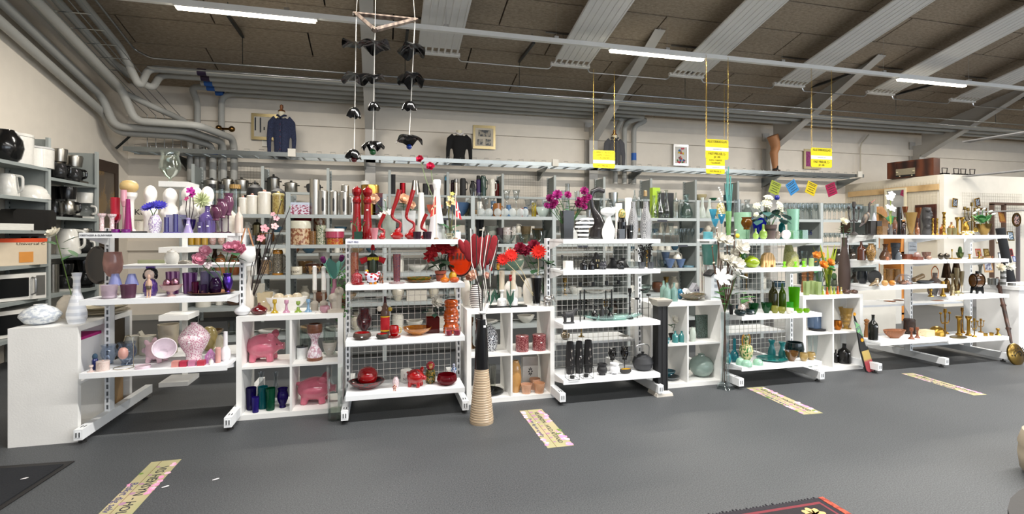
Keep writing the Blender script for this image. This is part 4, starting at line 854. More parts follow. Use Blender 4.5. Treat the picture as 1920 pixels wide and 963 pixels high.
# ================================================================ cube shelf 1
items('K1',[
 ('onion',455,33,567,'c f2f3f6','white glass onion-shaped bud vase','vase',.08),('onion',486,34,567,'c 7a0a14','glossy dark red onion-shaped bud vase','vase',.09),
 ('tallbottle',468,18,507,'c e6dccf','tall slim cream bottle vase with blossom twigs','vase',.22),
 ('planter_sq',484,22,532,'p b4b0a4','tall grey square plant pot','plant pot',.34),('planter_sq',497,26,548,'p b8a888','sand-coloured square stone pot','plant pot',.26),
 ('bowl',536,84,556,'p f4f2ee','white boat-shaped bowl with decorative balls','bowl',.24,{'dp':.12}),
 ('box',547,92,585,'c f0f0ee','white rectangular tray with four candlesticks','tray',.06,{'h':.012,'dp':.12}),
 ('mobilecandle',590,15,498,'p a49c90|K f4f2ec','taupe candle holder with tall white candles, left','candle holder',.2),('mobilecandle',607,16,499,'p a49c90|K f4f2ec','taupe candle holder with tall white candles, right','candle holder',.2),
 ('roundbowl',609,20,573,'c cc98a4','faceted dusty pink votive bowl','candle holder',.07),
 ('tallbottle',627,16,523,'c b87890','tall dusty rose vase with purple tulips','vase',.18),
 ('plantpot',645,22,560,'c 7a3a28|p 2a2018','brown plant pot with trailing greenery','plant pot',.3)])
for x,c,nm,yt in((515,'c e8c020','yellow',561),(537,'c d89ab8','pink',562),(559,'c a8c850','lime green',564),(578,'c 8cb8dc','light blue',560)):
    loc,wd,hh,t=where('K1',x,15,yt,.06);loc=(loc[0],loc[1],.797)
    put('candlehold',loc,wd,hh-.012,c,nm+' ceramic candlestick on the white tray','candlestick','coloured candlesticks on the white tray')
for x,y in((523,561),(541,563),(557,560)):
    p=A('K1',x,y,.24);put('ball',(p[0],p[1],p[2]-.035),.085,.085,'n ece0c8 b89c70 60',{523:'left',541:'middle',557:'right'}[x]+' cream crackled ball in the boat-shaped bowl','decorative ball')
loc,wd,hh,t=where('K1',630,19,537,.06)
o=ob('sculpture',blob('faces',lambda:joinr(r_box(-.3,.3,-.15,.15,0,.12),r_tube([(-.05,0,.1),(-.08,0,.4)],[.12,.1],10),r_ell((-.12,0,.55),(.17,.12,.2)),r_ell((.12,0,.8),(.18,.12,.2)),r_tube([(.1,0,.1),(.12,0,.7)],[.12,.1],10),r_ell((-.14,-.11,.53),(.03,.05,.06)),r_ell((.1,-.11,.78),(.03,.05,.06))),.03,1),'p b4aa9c',None,loc,(hh,hh,hh));tag(o,'taupe sculpture of two stylised faces, one above the other','sculpture')
flower('two purple artificial tulips with broad blue-green leaves','tulip',root('K1',627,.18,.03),[(A('K1',607,489,.15),'tulip',.035,'f 641a58',(-.3,-.3,.9)),(A('K1',640,486,.16),'tulip',.035,'f 5a1650',(.3,-.3,.9))],'p 5a8a60',
       [(A('K1',625,522,.18),.14,'p 4f8a80',2.3,1.1),(A('K1',627,522,.18),.15,'p 4f8a80',.7,1.2),(A('K1',629,522,.18),.16,'p 4f8a80',.2,.9),(A('K1',626,522,.18),.14,'p 4f8a80',-2,1.3)])
flower('dark twigs with pink blossom in the tall cream vase','twig',root('K1',468,.22,.05),[(A('K1',528,375,.1),'bud',.012,'f 90b050'),(A('K1',544,388,.15),'bud',.012,'f 90b050'),(A('K1',496,428,.12),'orchid',.035,'f e8a0a8'),(A('K1',518,409,.12),'orchid',.025,'f e8a8b0'),(A('K1',512,401,.12),'orchid',.02,'f e8a8b0'),(A('K1',490,446,.12),'orchid',.035,'f e8a0a8'),(A('K1',485,452,.2),'bud',.015,'f 90b050'),(A('K1',515,424,.1),'orchid',.03,'f e8b8b8')],'p 2c2020')
t=flower('trailing green artificial plant hanging over the shelf end','plant',root('K1',645,.3,.1),[],leaves=[])
vr=[xf(petal(.028,.018,.1,-.2),Matrix.Translation((random.gauss(0,.028),random.uniform(-.26,-.04),random.uniform(-.16,.24)))@Matrix.Rotation(random.uniform(0,6.3),4,'Z')@Matrix.Rotation(random.uniform(-.3,1),4,'Y'))for k in range(150)]
ob('foliage',mesh(joinr(*vr),'foliage'),'p 3c7a30',t)['kind']='stuff'
# hanging white bowl on unit A's right upright
p=atY(463,493,4.28);t=empty('hanging_bowl',(p.x,4.27,p.z),'white hanging bowl on tan leather straps at the left shelf unit','hanging planter')
ob('bowl',shp(('roundbowl',24),lambda:r_lathe(PR['roundbowl'],24,True)),'p f2f2f0',t,scale=(.13,.13,.13))
for s in(-1,1):ob('strap',mesh(r_tube([(s*.05,0,.12),(s*.01,0,.27)],.006,5),'strap'),'p b88460',t)
items('KU1',[('lidjar',567,23,645,'c eceeec|c 303438','white enamel lidded jar with dark rim in the cube','jar',.2),('hyac',590,28,622,'n f0e4ea d8a8b8 8','pale pink glass vase painted with roses, copper rope base','vase',.12),
 ('bowl',618,28,640,'s eeece4 d0ccc0 30','white enamel colander bowl stacked upside in the cube','bowl',.26),('glassjar',572,20,610,'g dfe6e2|g dfe6e2','clear glass storage jar at the back of the upper right cube','jar',.34),('glassjar',618,24,606,'g dfe6e2|g dfe6e2','large clear glass storage jar behind the white colander','jar',.33)])
loc,wd,hh,t=where('KU1',590,28,622,.12)
vz=[o for o in bpy.data.objects if o.get('label','').startswith('pale pink glass vase painted')][0]
ob('rope_neck',r_lathe([(.8,.97),(1.02,.99),(1.05,1.2),(1.0,1.3),(.8,1.3)],20),'s a86848 70402a 60',vz);ob('rope_base',r_lathe([(.8,-.0),(1.08,.0),(1.06,.1),(.8,.12)],20),'s a86848 70402a 60',vz)
pig('KU1',494,74,623,'c f08098','large glossy pink piggy bank in the upper left cube','piggy bank',.2,'large pink piggy banks');pig('KL1',590,74,704,'c ee7c94','large glossy pink piggy bank in the lower right cube','piggy bank',.2,'large pink piggy banks')
items('KL1',[('tumbler',471,20,726,'G 28186a','tall dark purple glass tumbler in the lower left cube','glass',.13),('tumbler',479,14,744,'G 3a2898','small violet-blue tumbler in front of the dark purple one','glass',.05),
 ('tumbler',493,19,724,'G 208890','teal glass tumbler in the lower left cube','glass',.13),('tumbler',507,19,727,'G 106848','emerald green glass tumbler with a price tag','glass',.08),('tulipglass',530,22,727,'G 301080','deep purple rounded glass vase','vase',.12),
 ('carafe',490,24,697,'g e2e6e8','clear glass carafe, left of two behind the coloured tumblers','carafe',.27),('carafe',517,24,697,'g e2e6e8','clear glass carafe, right of two behind the coloured tumblers','carafe',.27)])
SF['FL1']=(0,4.05);items('FL1',[('tumbler',629,34,686,'g f6faf8','tall clear glass cylinder vase standing on the floor by the pink pig','vase',.0)])
g=[o for o in bpy.data.objects if o.get('label','').startswith('tall clear glass cylinder')][0]
ob('water',r_lathe([(0,.03),(.74,.03),(.77,.2),(0,.2)],16),'g d0d8c8',g)
# ================================================================ unit B, red
items('B1',[
 ('mill',669,19,348,'c a80c14','glossy red pepper mill, left of the pair','pepper mill',.14,{'group':'tall red pepper mills'}),('mill',689,19,349,'c a80c14','glossy red pepper mill, right of the pair','pepper mill',.14,{'group':'tall red pepper mills'}),
 ('squareglass',672,15,434,'G 3a6a50','small green glass cube with a rose plant','vase',.05),('flare',702,16,427,'G e8b8c0','small pink cut-crystal tumbler','glass',.05),
 ('planter',730,27,404,'G d8e0d8','frosted glass pot with white star flowers','vase',.22),('planter_sq',766,26,395,'G f0f2f2','white frosted square planter with peach roses','vase',.25),
 ('conevase',790,19,361,'c f4f4ee','tall white cone vase behind the red twisted vases','vase',.26),('coneflare',819,36,337,'c f6f6f8','tall white bottle vase with flared lip holding red roses','vase',.2),
 ('tealight',782,16,434,'G 5a4050|K 806070','left smoky mauve votive glass beneath the red vase','tealight',.04),('tealight',801,17,434,'G 5a4050|K 806070','right smoky mauve votive glass near the flag pole','tealight',.04),
 ('roundbowl',844,24,427,'g e8ece4','round glass with pale pebbles and a yellow orchid','vase',.1),
 ('sacktag',859,10,434,'p eeeeea','small white tent card next to the orchid glass','card',.04)])
def twisted(S,x,w,yt,d,lb):
    loc,wd,hh,t=where(S,x,w,yt,d);e=empty('twisted_vase',loc,lb,'vase','red twisted-neck vases')
    b=wd*.9;ob('body',r_lathe([(0,0),(.5*b,0),(b*.95,b*.18),(b,b*.32),(b*.7,b*.5),(b*.25,b*.6),(0,b*.62)],24),'c b80a10',e)
    q=hh-b*.6;pts=[(0,0,b*.5),(.25*b,0,b*.6+q*.08),(.3*b,0,b*.6+q*.2),(-.38*b,0,b*.6+q*.32),(-.3*b,0,b*.6+q*.5),(0,0,b*.6+q*.75),(.02,0,hh)]
    pts=rnd_path(pts,.06,6);n=len(pts);ob('neck',mesh(r_tube(pts,[.011+.5*b*.35*max(0,(i/n-.45))**1.3+(.5*b*.3*max(0,.12-i/n)*8)for i in range(n)],12),'neck'),'c b80a10',e)
twisted('B1',716,16,401,.1,'smaller red twisted-neck vase beside the crystal tumbler');twisted('B1',744,28,355,.12,'large red twisted-neck vase, left of the two big ones');twisted('B1',770,26,356,.14,'large red twisted-neck vase, right of the two big ones');twisted('B1',795,15,401,.16,'smaller red twisted-neck vase behind the votive glasses')
flower('two crimson artificial roses high above the white bottle vase','rose',root('B1',819,.2,.25),[(A('B1',788,299,.2),'rose',.032,'f c01040'),(A('B1',807,313,.2),'rose',.036,'f c81448')],'p 7a9060',[(A('B1',814,328,.2),.03,'p 90b088',-.6),(A('B1',802,318,.2),.03,'p 5a8050',2)])
flower('little plant with crimson rosebuds in the green glass cube','plant',root('B1',672,.05,.01),[(A('B1',658,416,.04),'bud',.014,'f c01850'),(A('B1',684,414,.04),'bud',.014,'f c01850'),(A('B1',671,406,.04),'bud',.01,'f c01850')],'p 4a6a40',[(A('B1',668+4*k,412+(k*7)%16,.04),.035,'p 4a6c4c',1.3*k,.2)for k in range(7)])
flower('peach artificial roses with green leaves behind the red vases','rose',root('B1',766,.25,.03),[(A('B1',756,375,.24),'rose',.05,'f eec8a8'),(A('B1',770,386,.2),'rose',.04,'f eec8a8')],leaves=[(A('B1',745+5*k,382+(k*5)%14,.28),.06,'p 3c7046',1.1*k,.1)for k in range(6)])
flower('pale cream artificial rose and buds beside the pepper mills','rose',root('B1',728,.22,.03),[(A('B1',702,375,.26),'rose',.048,'f eecbb0'),(A('B1',722,376,.28),'bud',.02,'f f0e0c8')],leaves=[(A('B1',706+5*k,388+(k*5)%16,.28),.06,'p 3f7448',1.4*k,.1)for k in range(5)])
flower('white star-shaped flowers in the frosted glass pot','flower',root('B1',730,.22,.03),[(A('B1',722,401,.18),'lily',.03,'f f4f2e8'),(A('B1',731,398,.18),'lily',.03,'f f4f2e8'),(A('B1',715,403,.18),'lily',.025,'f f4f2e8')])
flower('yellow artificial orchid in the pebble glass','orchid',root('B1',844,.1,.01),[(A('B1',845,372,.1),'orchid',.03,'f e8c888'),(A('B1',848,363,.1),'orchid',.018,'f d8d068'),(A('B1',841,382,.1),'orchid',.028,'f e8c888'),(A('B1',850,380,.1),'orchid',.025,'f e8c888')],'p 6a6830',[(A('B1',844,430,.1),.09,'p 33603c',2.6,.7,'broad'),(A('B1',845,430,.1),.08,'p 33603c',.4,.6,'broad'),(A('B1',843,430,.1),.07,'p 33603c',3.3,.3,'broad')])
loc=root('B1',844,.1);ob('pebbles',joinr(*[r_ell((random.uniform(-.028,.028),random.uniform(-.028,.028),.008+.011*(k%4)),(.009,.008,.006),6,4)for k in range(36)]),'p c8bca0',None,loc)
tag(bpy.data.objects['pebbles'],'pale pebbles lying inside the orchid glass','pebbles',None,'stuff')
for x,yt,cols,lb in((818,352,('p c03028','p e8c0a0'),'table flag on a slim pole with a red and cream pennant'),(854,362,('p c8202c','p f4f4f4'),'small red flag with a white cross on a table pole')):
    loc,wd,hh,t=where('B1',x,6,yt,.04);e=empty('table_flag',loc,lb,'flag');ob('pole',r_tube([(0,0,0),(0,0,hh)],.004,6),'c d8ccc0',e);ob('base',r_lathe([(0,0),(.04,0),(.03,.012),(0,.012)],14),'p 806850',e)
    s=-1 if x==818 else 1;fl=[(0,hh*.86),(s*.015,hh*.8),(s*.05,hh*.42),(s*.0,hh*.5)]
    ob('flag',r_prism(fl,-.001,.001),cols[0],e);ob('flag_cross',joinr(r_prism([(s*.012,hh*.81),(s*.018,hh*.78),(s*.028,hh*.45),(s*.018,hh*.46)],-.002,.002),r_prism([(0,hh*.68),(0,hh*.64),(s*.04,hh*.56),(s*.037,hh*.6)],-.002,.002)),cols[1],e)
items('B2',[('cyl',665,15,473,'n c83830 d8a070 40','tall red and gold patterned tin behind the red jar','tin',.22),('bottle',669,21,505,'o b01020 e8c0c8 25','red glass bottle jar painted with white flowers','jar',.12),('tart',671,26,530,'c c01418','small red fluted dish in front of the red jar','dish',.05),
 ('tumbler',744,15,476,'n 40486a d06048 45','painted glass candle holder with blocks of colour','candle holder',.16),('disc',744,30,529,'n a0b0b0 a83030 20','square blue glass plate with red swirls','plate',.08,{'h':.01}),
 ('plate',787,58,524,'v d87820 404028 6','nested glass dishes in orange and black, lower','dish',.13,{'dp':.16}),('plate',786,48,519,'v e89028 708030 7','upper orange and green glass dish nested in another','dish',.13,{'dp':.13}),
 ('plantpot',826,22,507,'p a0503c|p 2a2018','terracotta pot with a red poinsettia','plant pot',.2),('gourd',834,18,514,'c f08010','orange ribbed bottle-gourd vase','vase',.08),('ball',849,15,509,'c e8b000','yellow pepper ornament behind the orange one','ornament',.14),('ball',852,18,519,'c e86000','orange tomato ornament with a price tag','ornament',.06)])
flower('red artificial poinsettia with dark leaves','poinsettia',root('B2',826,.2,.08),[(A('B2',812,470,.14),'poinsettia',.06,'f a00c18',(-.3,-.8,.6)),(A('B2',832,464,.14),'poinsettia',.07,'f a80c18',(0,-.7,.8)),(A('B2',845,470,.18),'poinsettia',.05,'f 980c18'),(A('B2',806,480,.18),'poinsettia',.05,'f a00c18')],'p 2c4a2a',[(A('B2',816+4*k,482+(k*7)%16,.18),.08,'p 24422a',1.7*k,-.1,'broad')for k in range(7)])
# hen, dressed bottle, couple
loc,wd,hh,t=where('B2',698,27,506,.06);e=empty('hen_figurine',loc,'colourful patchwork glass hen figurine on yellow feet','figurine')
ob('body',blob('hen',lambda:joinr(r_ell((0,0,.45),(.45,.28,.35)),r_ell((-.38,0,.75),(.16,.14,.2)),r_ell((.38,0,.7),(.14,.08,.25),10,8,(R(25),'Y'))),.04,2),'v d02828 d8d8f0 5',e,scale=(wd/.95,wd/.95,hh));ob('foot',r_ell((-.1*wd,0,.03*hh),(.12*wd,.2*wd,.03),10,6),'c e89020',e);ob('foot',r_ell((.2*wd,0,.03*hh),(.12*wd,.2*wd,.03),10,6),'c e89020',e);ob('crest',r_ell((-.38*wd,0,.93*hh),(.013,.008,.012),8,6),'c e8c820',e)
loc,wd,hh,t=where('B2',699,24,457,.2);e=empty('dressed_bottle',loc,'bottle dressed in a black embroidered vest with red sleeves and cap','bottle cover')
ob('bottle',r_lathe([(0,0),(.7,0),(.7,.6),(.25,.75),(.22,.95),(0,.95)],16),'c 30402a',e,scale=(wd,wd,hh));ob('vest',r_lathe([(.9,.0),(.86,.12),(.8,.3),(.95,.66),(.5,.72),(.3,.74)],18),'f 141414',e,scale=(wd,wd*.6,hh));ob('cap',r_lathe([(0,1),(.28,.96),(.34,.86),(.3,.84)],12),'f b01018',e,scale=(wd,wd,hh))
for s in(-1,1):ob('sleeve',r_tube([(s*.42*wd,0,.62*hh),(s*.95*wd,0,.55*hh)],[.02,.026],10),'f a81420',e)
ob('embroidery',joinr(*[r_box(-.4*wd+.09*wd*k,-.35*wd+.09*wd*k,-.3*wd-.003,-.3*wd,.58*hh,.66*hh)for k in range(10)]),'f d8c020',e)
loc,wd,hh,t=where('B2',713,9,511,.1)
tag(ob('figurine',blob('couple',lambda:joinr(manlet(),mv(r_lathe([(0,0),(.4,0),(.15,.55),(.14,.72),(0,.8)],12),(.42,0,0)),r_ell((.42,0,.86),(.12,.12,.12)),r_tube([(.1,0,.6),(.42,0,.6)],.06,6)),.03,1),'n c06838 303030 8',None,loc,(hh*.5,hh*.5,hh)),'tiny figurine of a couple, one dark and one copper','figurine')
items('B3',[('urn',683,30,578,'n 24262c 701c1c 30','dark glazed vase with red crescents and a flared lip','vase',.22),('roundbowl',679,35,623,'p 4a3830','round brown ashtray with red inside','ashtray',.07),('roundbowl',717,24,625,'p 38342f','small dark oval ashtray with red inside','ashtray',.05),
 ('winebottle',722,17,556,'G a08070','bottle of potpourri with a red label and hanging charms','bottle',.18),('cupsaucer',739,26,610,'c c80c14|c e8c850','red cup and saucer with a yellow handle','cup',.08),
 ('bowl',782,55,613,'v e8901c c87808 6','wide amber glass bowl with a dark scalloped rim','bowl',.16),('squareglass',811,24,594,'G 7a2014','red square glass vase with a white rose','vase',.22),
 ('ribvase',846,31,561,'c e06010','tall orange ringed ceramic vase','vase',.16),('tealight',841,15,613,'g f4f0f0|K c03050','left clear votive glass with red wax','tealight',.04),('tealight',857,15,613,'g f4f0f0|K c03050','right clear votive glass with red wax','tealight',.04)])
for lbl,S,x,w,yt,d in(('round brown ashtray','B3',679,30,626,.07),('small dark oval','B3',717,20,628,.05)):
    o=byl(lbl);ob('glaze',r_lathe([(0,.5),(.8,.52),(.88,.93),(0,.9)][:1]+[(.82,.6),(.84,.98),(0,.9)],20),'c c80810',o)
bt=byl('bottle of potpourri')
ob('contents',r_lathe([(0,.03),(.86,.03),(.9,.5),(.5,.68),(0,.7)],14),'n 6a4030 a07858 90',bt);ob('label',r_lathe([(1.01,.15),(1.02,.15),(1.02,.48),(1.01,.48)],20),'p c81828',bt);ob('label_border',joinr(r_lathe([(1.02,.12),(1.03,.15)],20),r_lathe([(1.02,.48),(1.03,.51)],20)),'p e8c020',bt);ob('capsule',r_lathe([(0,.82),(.34,.82),(.34,1.01),(0,1.01)],12),'c 4a0c18',bt)
ob('charm',r_ell((.55,-.2,.68),(.25,.1,.06),8,6),'c e0b820',bt);ob('charm',r_ell((-.6,-.2,.7),(.3,.1,.07),8,6),'p d8d0c0',bt)
flower('white artificial rose with dark leaves in the red square vase','rose',root('B3',811,.22,.03),[(A('B3',817,566,.2),'peony',.055,'f f0ece0')],'p 2c4a34',[(A('B3',805+5*k,578+(k*5)%12,.18),.07,'p 2c5040',1.3*k+2,0)for k in range(6)])
items('B4',[('bowl',688,70,712,'v 8a0c18 302020 5','curved square red glass dish with dark patchwork','dish',.17,{'dp':.2}),('ball',689,39,695,'c b00810','red lacquered ball with fine gold lines','decorative ball',.16),
 ('ovoid',742,13,705,'n f0f0f4 b04050 40','porcelain egg with butterflies on a gold ring stand','ornament',.12),('jar',762,22,691,'c ecebe6','white ceramic heart-printed pot behind the red pig','pot',.28),
 ('roundbowl',838,38,701,'G 8a1828','scalloped ruby crystal bowl','bowl',.12)])
o=byl('red lacquered ball');o.location.z+=.03
pig('B4',779,38,690,'c c80c10','glossy red piggy bank beside the nesting doll',d=.13,rz=-.5)
o=byl('white ceramic heart')
text(o,'I',.3,(-.2,-.51,.62),(R(90),0,0),'p 202020');text(o,'NY',.3,(-.1,-.51,.3),(R(90),0,0),'p 202020')
loc,wd,hh,t=where('B4',807,20,677,.2);e=empty('nesting_doll',loc,'painted wooden nesting doll in red and yellow with flowers','doll')
ob('body',r_lathe([(0,0),(.85,0),(1,.15),(1,.4),(.85,.62),(0,.64)]),'v c8a040 204a30 12',e,scale=(wd,wd,hh));ob('headscarf',r_ell((0,.0,.8),(.42,.42,.21)),'c c03040',e,scale=(wd,wd,hh));ob('face',r_ell((0,-.2,.8),(.25,.25,.13)),'c e8b878',e,scale=(wd,wd,hh));ob('hair',r_ell((0,-.21,.86),(.24,.24,.08)),'c c88020',e,scale=(wd,wd,hh))
loc,wd,hh,t=where('B4',740,11,719,.05);tag(ob('cherub_figurine',blob('manlet',manlet,.03,1),'n e8c8b0 a02040 9',None,loc,(hh*1.2,hh*1.2,hh)),'tiny cherub figurine in a red robe before the egg','figurine')
loc,wd,hh,t=where('B4',851,12,681,.26);tag(ob('clown_figurine',blob('manlet',manlet,.03,1),'n d8d8e8 5080b0 9',None,loc,(hh*.7,hh*.7,hh)),'small clown figurine with orange hair behind the ruby bowl','figurine')
# orange display plate
p=atY(865,519,4.05);e=empty('display_plate',(p.x,4.12,p.z),'orange oval plate with black figures propped upright beside the pot gourds','plate')
pl=ob('plate',xf(r_lathe([(0,0),(1,0),(1,.08),(.9,.12),(.8,.06),(0,.05)],28),Matrix.Rotation(R(78),4,'X')),'c e03c10',e,(0,0,.125),(.2,.26,.26));ob('rim',xf(r_lathe([(.93,.0),(1.05,.0),(1.05,.1),(.93,.1)],28),Matrix.Rotation(R(78),4,'X')),'c 281c1a',e,(0,0,.125),(.2,.26,.26))
ob('figures',joinr(*[r_box(-.055+.03*i,-.043+.03*i,-.02,-.017,z,z+.05)for i in range(4)for z in(.05,.14)]),'p 402420',e);ob('stand',r_tube([(-.03,-.03,0),(0,.05,0),(.03,-.03,0),(0,.05,.1)],.003,5),'m 606060',e)
e.location=(e.location.x,4.16,.785);e.location.z=p.z
# ================================================================ cube shelf 2
items('K2',[('vase',875,23,521,'c eae4d8','white jug-shaped vase with peach flowers','vase',.25),('ovoid',892,24,532,'s f0eae4 3a3438 36','white vase wrapped with dark wavy stripes','vase',.1),
 ('box',951,72,572,'c 18181a','long black tray with two speckled candle holders','tray',.09,{'h':.014,'dp':.14}),
 ('ovoid',958,30,527,'c f0ece6','white bird-shaped vase behind the left tulip stick','vase',.26),('ovoid',990,20,521,'c efe9df','white owl-shaped vase left of the black tumblers','vase',.26),
 ('flare',1006,22,516,'c 0c0c0e','tall black tapered vase with silver bands, front','vase',.1,{'group':'black vases with silver bands'}),('flare',1025,17,516,'c 0c0c0e','tall black tapered vase with silver bands, behind','vase',.24,{'group':'black vases with silver bands'})])
for o in[q for q in bpy.data.objects if q.get('group')=='black vases with silver bands']:
    ob('silver_band',r_lathe([(.9,.93),(1.03,.93),(1.05,1.01),(.9,1.01)],20),'m d8d8d8',o);ob('silver_base',r_lathe([(0,-.001),(.66,.0),(.67,.08),(.5,.08)],20),'m d8d8d8',o)
for x,lb in((941,'left'),(962,'right')):
    loc,wd,hh,t=where('K2',x,18,510,.09);loc=(loc[0],loc[1],.799);put('mobilecandle',loc,wd,hh,'o f0f0ee 30343c 60|K e8dcc4',lb+' speckled candle holder with a cream candle on the black tray','candle holder','speckled candle holders')
for x,y,c,nm,k in((920,506,'c c01018','red',.1),(934,504,'c e0a820','yellow',.12),(957,525,'c b80c14','low red',.02)):
    loc,wd,hh,t=where('K2',x,8,y,k);e=empty('wooden_tulip',(loc[0],loc[1],.785),nm+' painted wooden tulip on a green stick','flower')
    ob('stem',r_tube([(0,0,.0),(0,0,hh)],.004,6),'p 1e4a38',e);ob('blossom',r_lathe([(0,0),(.6,.05),(.9,.4),(.7,.75),(.95,1),(.3,.8),(0,.9)],12),c,e,(0,0,hh-.01),(.034,.034,.055));ob('leaf',r_prism([(0,.02),(-.03,.08),(-.035,.16),(-.005,.1)],-.003,.003),'p 1e4a38',e);ob('leaf',r_prism([(0,.02),(.03,.07),(.03,.15),(.005,.1)],-.003,.003),'p 1e4a38',e)
flower('big bunch of red artificial gerberas in the front black vase','gerbera',root('K2',1005,.1,.05),[(A('K2',943,486,.0),'gerbera',.055,'f c81810',(-.4,-.8,.3)),(A('K2',958,478,.02),'gerbera',.06,'f d01c10',(0,-.9,.3)),(A('K2',1010,472,.06),'gerbera',.07,'f d42010')],'p c8b890')
flower('dark crimson artificial peonies behind the red gerberas','peony',root('K2',1024,.24,.05),[(A('K2',975,467,.2),'peony',.06,'f 8a0c30'),(A('K2',986,471,.2),'peony',.05,'f 98103c'),(A('K2',1000,463,.2),'peony',.065,'f 8a0c30')],leaves=[(A('K2',995+5*k,484+(k*7)%26,.2),.09,'p 34603c',1.3*k,0,'broad')for k in range(9)])
flower('peach roses leaning out of the white jug vase','rose',root('K2',880,.25,.05),[(A('K2',878,519,.1),'rose',.045,'f ecc0a8'),(A('K2',888,516,.08),'rose',.045,'f eec4ac'),(A('K2',911,517,.2),'rose',.035,'f ecc0b0')])
# silver elephant
def eleph():return joinr(r_ell((0,0,.55),(.4,.24,.28)),r_ell((.42,0,.68),(.18,.16,.2)),r_tube([(.55,0,.65),(.68,0,.5),(.72,0,.3),(.8,0,.25)],[.09,.06,.045,.03],8),*[r_tube([(x,y,.4),(x,y,.0)],[.12,.1],8)for x in(-.24,.2)for y in(-.13,.13)],r_ell((.36,-.17,.7),(.12,.03,.16)),r_ell((.36,.17,.7),(.12,.03,.16)),r_tube([(-.4,0,.6),(-.46,0,.35)],.02,5))
loc,wd,hh,t=where('K2',1027,26,553,.05);tag(ob('elephant_figurine',blob('eleph',eleph,.03,2),'m b8b4b0',None,loc,(wd/1.25,wd/1.25,hh/.88)),'small silver elephant at the corner of the cube shelf','figurine')
items('KU2',[('urnjar',920,28,605,'v f0f2f4 20243c 26|v f0f2f4 20243c 26','white ginger jar with dark blue tendrils behind the floor vase','jar',.16),('stick',884,16,594,'m 6a5038','tall bronze turned candlestick behind the floor vase','candlestick',.3),
 ('candle',979,25,628,'n 8a3038 c07878 14','left marbled dark red pillar candle','candle',.08),('candle',1011,26,626,'n 8a3038 c07878 14','right marbled dark red pillar candle','candle',.08)])
SF['KL2b']=(.038,4.12)
items('KL2',[('ovoid',967,22,675,'c e8b068','lustre peach glass vase with a ruffled lip','vase',.12),('box',993,30,667,'p d4d2ce','grey gift box with a dark round emblem','box',.27,{'dr':.5}),
 ('tart',987,21,719,'c ecb898','front left peach lustre candle bowl','candle bowl',.06),('tart',1003,21,709,'c ecb898','rear peach lustre candle bowl','candle bowl',.15),('tart',1011,22,717,'c e8b088','front right peach lustre candle bowl','candle bowl',.05),
 ('plate',915,58,730,'c 141416','black plate lying behind the floor vase','plate',.16,{'h':.02}),('tumbler',922,18,684,'g e0e0d8','clear glass with a cream candle in the lower left cube','glass',.28)])
o=byl('grey gift box');ob('emblem',joinr(*[xf(r_ell((0,0,0),(.07,.005,.13),8,6),Matrix.Translation((0,-.355,.5))@Matrix.Rotation(k*.785,4,'Y')@Matrix.Translation((0,0,.1))@Matrix.Scale(.4,4))for k in range(8)]),'p 303030',o)
# tall floor vase
SF['FV']=(0,3.7);loc,wd,hh,t=where('FV',903,46,597,.02);e=empty('floor_vase',loc,'tall tapered floor vase, black above and sand-ridged below','vase')
n=44;pr=[(0,0),(.97,0)]+[(1-.42*k/n+(.0 if k%2 else-.02),.02+.5*k/n)for k in range(n)]
ob('lower_body',r_lathe(pr+[(.56,.52),(0,.52)],28),'s d8c4a8 b89c7c 190',e,scale=(wd,wd,hh));ob('upper_body',r_lathe([(.59,.52)]+[(.58-.13*k/40+(.006 if k%2 else 0),.52+.48*k/40)for k in range(41)]+[(.38,1),(.36,.9)],28),'c 141416',e,scale=(wd,wd,hh));ob('price_tag',r_box(.0,.018,-.075,-.072,hh*.93,hh*.95),'p f4f4f4',e)
top=(loc[0],loc[1],hh-.05)
t=flower('bundle of black, white and red twigs and leaves in the floor vase','twigs',top,[((atY(x,y,Y).x,Y,atY(x,y,Y).z),None,0,'')for x,y,Y in((886,430,3.8),(893,428,3.75),(909,430,3.7),(922,440,3.7),(934,448,3.65),(912,426,3.8))],'p 2a2422',r=.004,bend=.05)
for x,y,Y in((882,428,3.75),(906,426,3.7),(916,436,3.7),(935,450,3.66)):
    P=atY(x,y,Y)-Vector(top);ob('white_twig',mesh(r_tube([(0,0,0),tuple(P*.3+Vector((.03,0,0))),tuple(P*.65-Vector((.02,0,0))),tuple(P)],.0035,5),'white_twig'),'p e8e4de',t)
for x,y,a,l in((877,470,.2,.17),(890,462,0,.2),(901,466,-.1,.19),(911,462,-.25,.19),(925,462,-.15,.18),(918,478,-.3,.16),(866,462,.35,.12),(893,485,-.3,.16),(905,490,.1,.14)):
    P=atY(x,y,3.78)-Vector(top);ob('red_leaf',mesh(r_ell((0,0,0),(l*.2,.012,l*.5),10,8,(-a,'Y')),'red_leaf'),'f 7c0c18 a01424 60',t,tuple(P))
ob('ribbon',joinr(r_ell((0,-.03,.1),(.03,.03,.012),8,6),r_prism([(0,.1),(.03,.17),(.05,.16),(.02,.09)],-.035,-.03),r_prism([(0,.1),(.015,.0),(.035,.01),(.02,.1)],-.035,-.03)),'f e4e2e0',t)
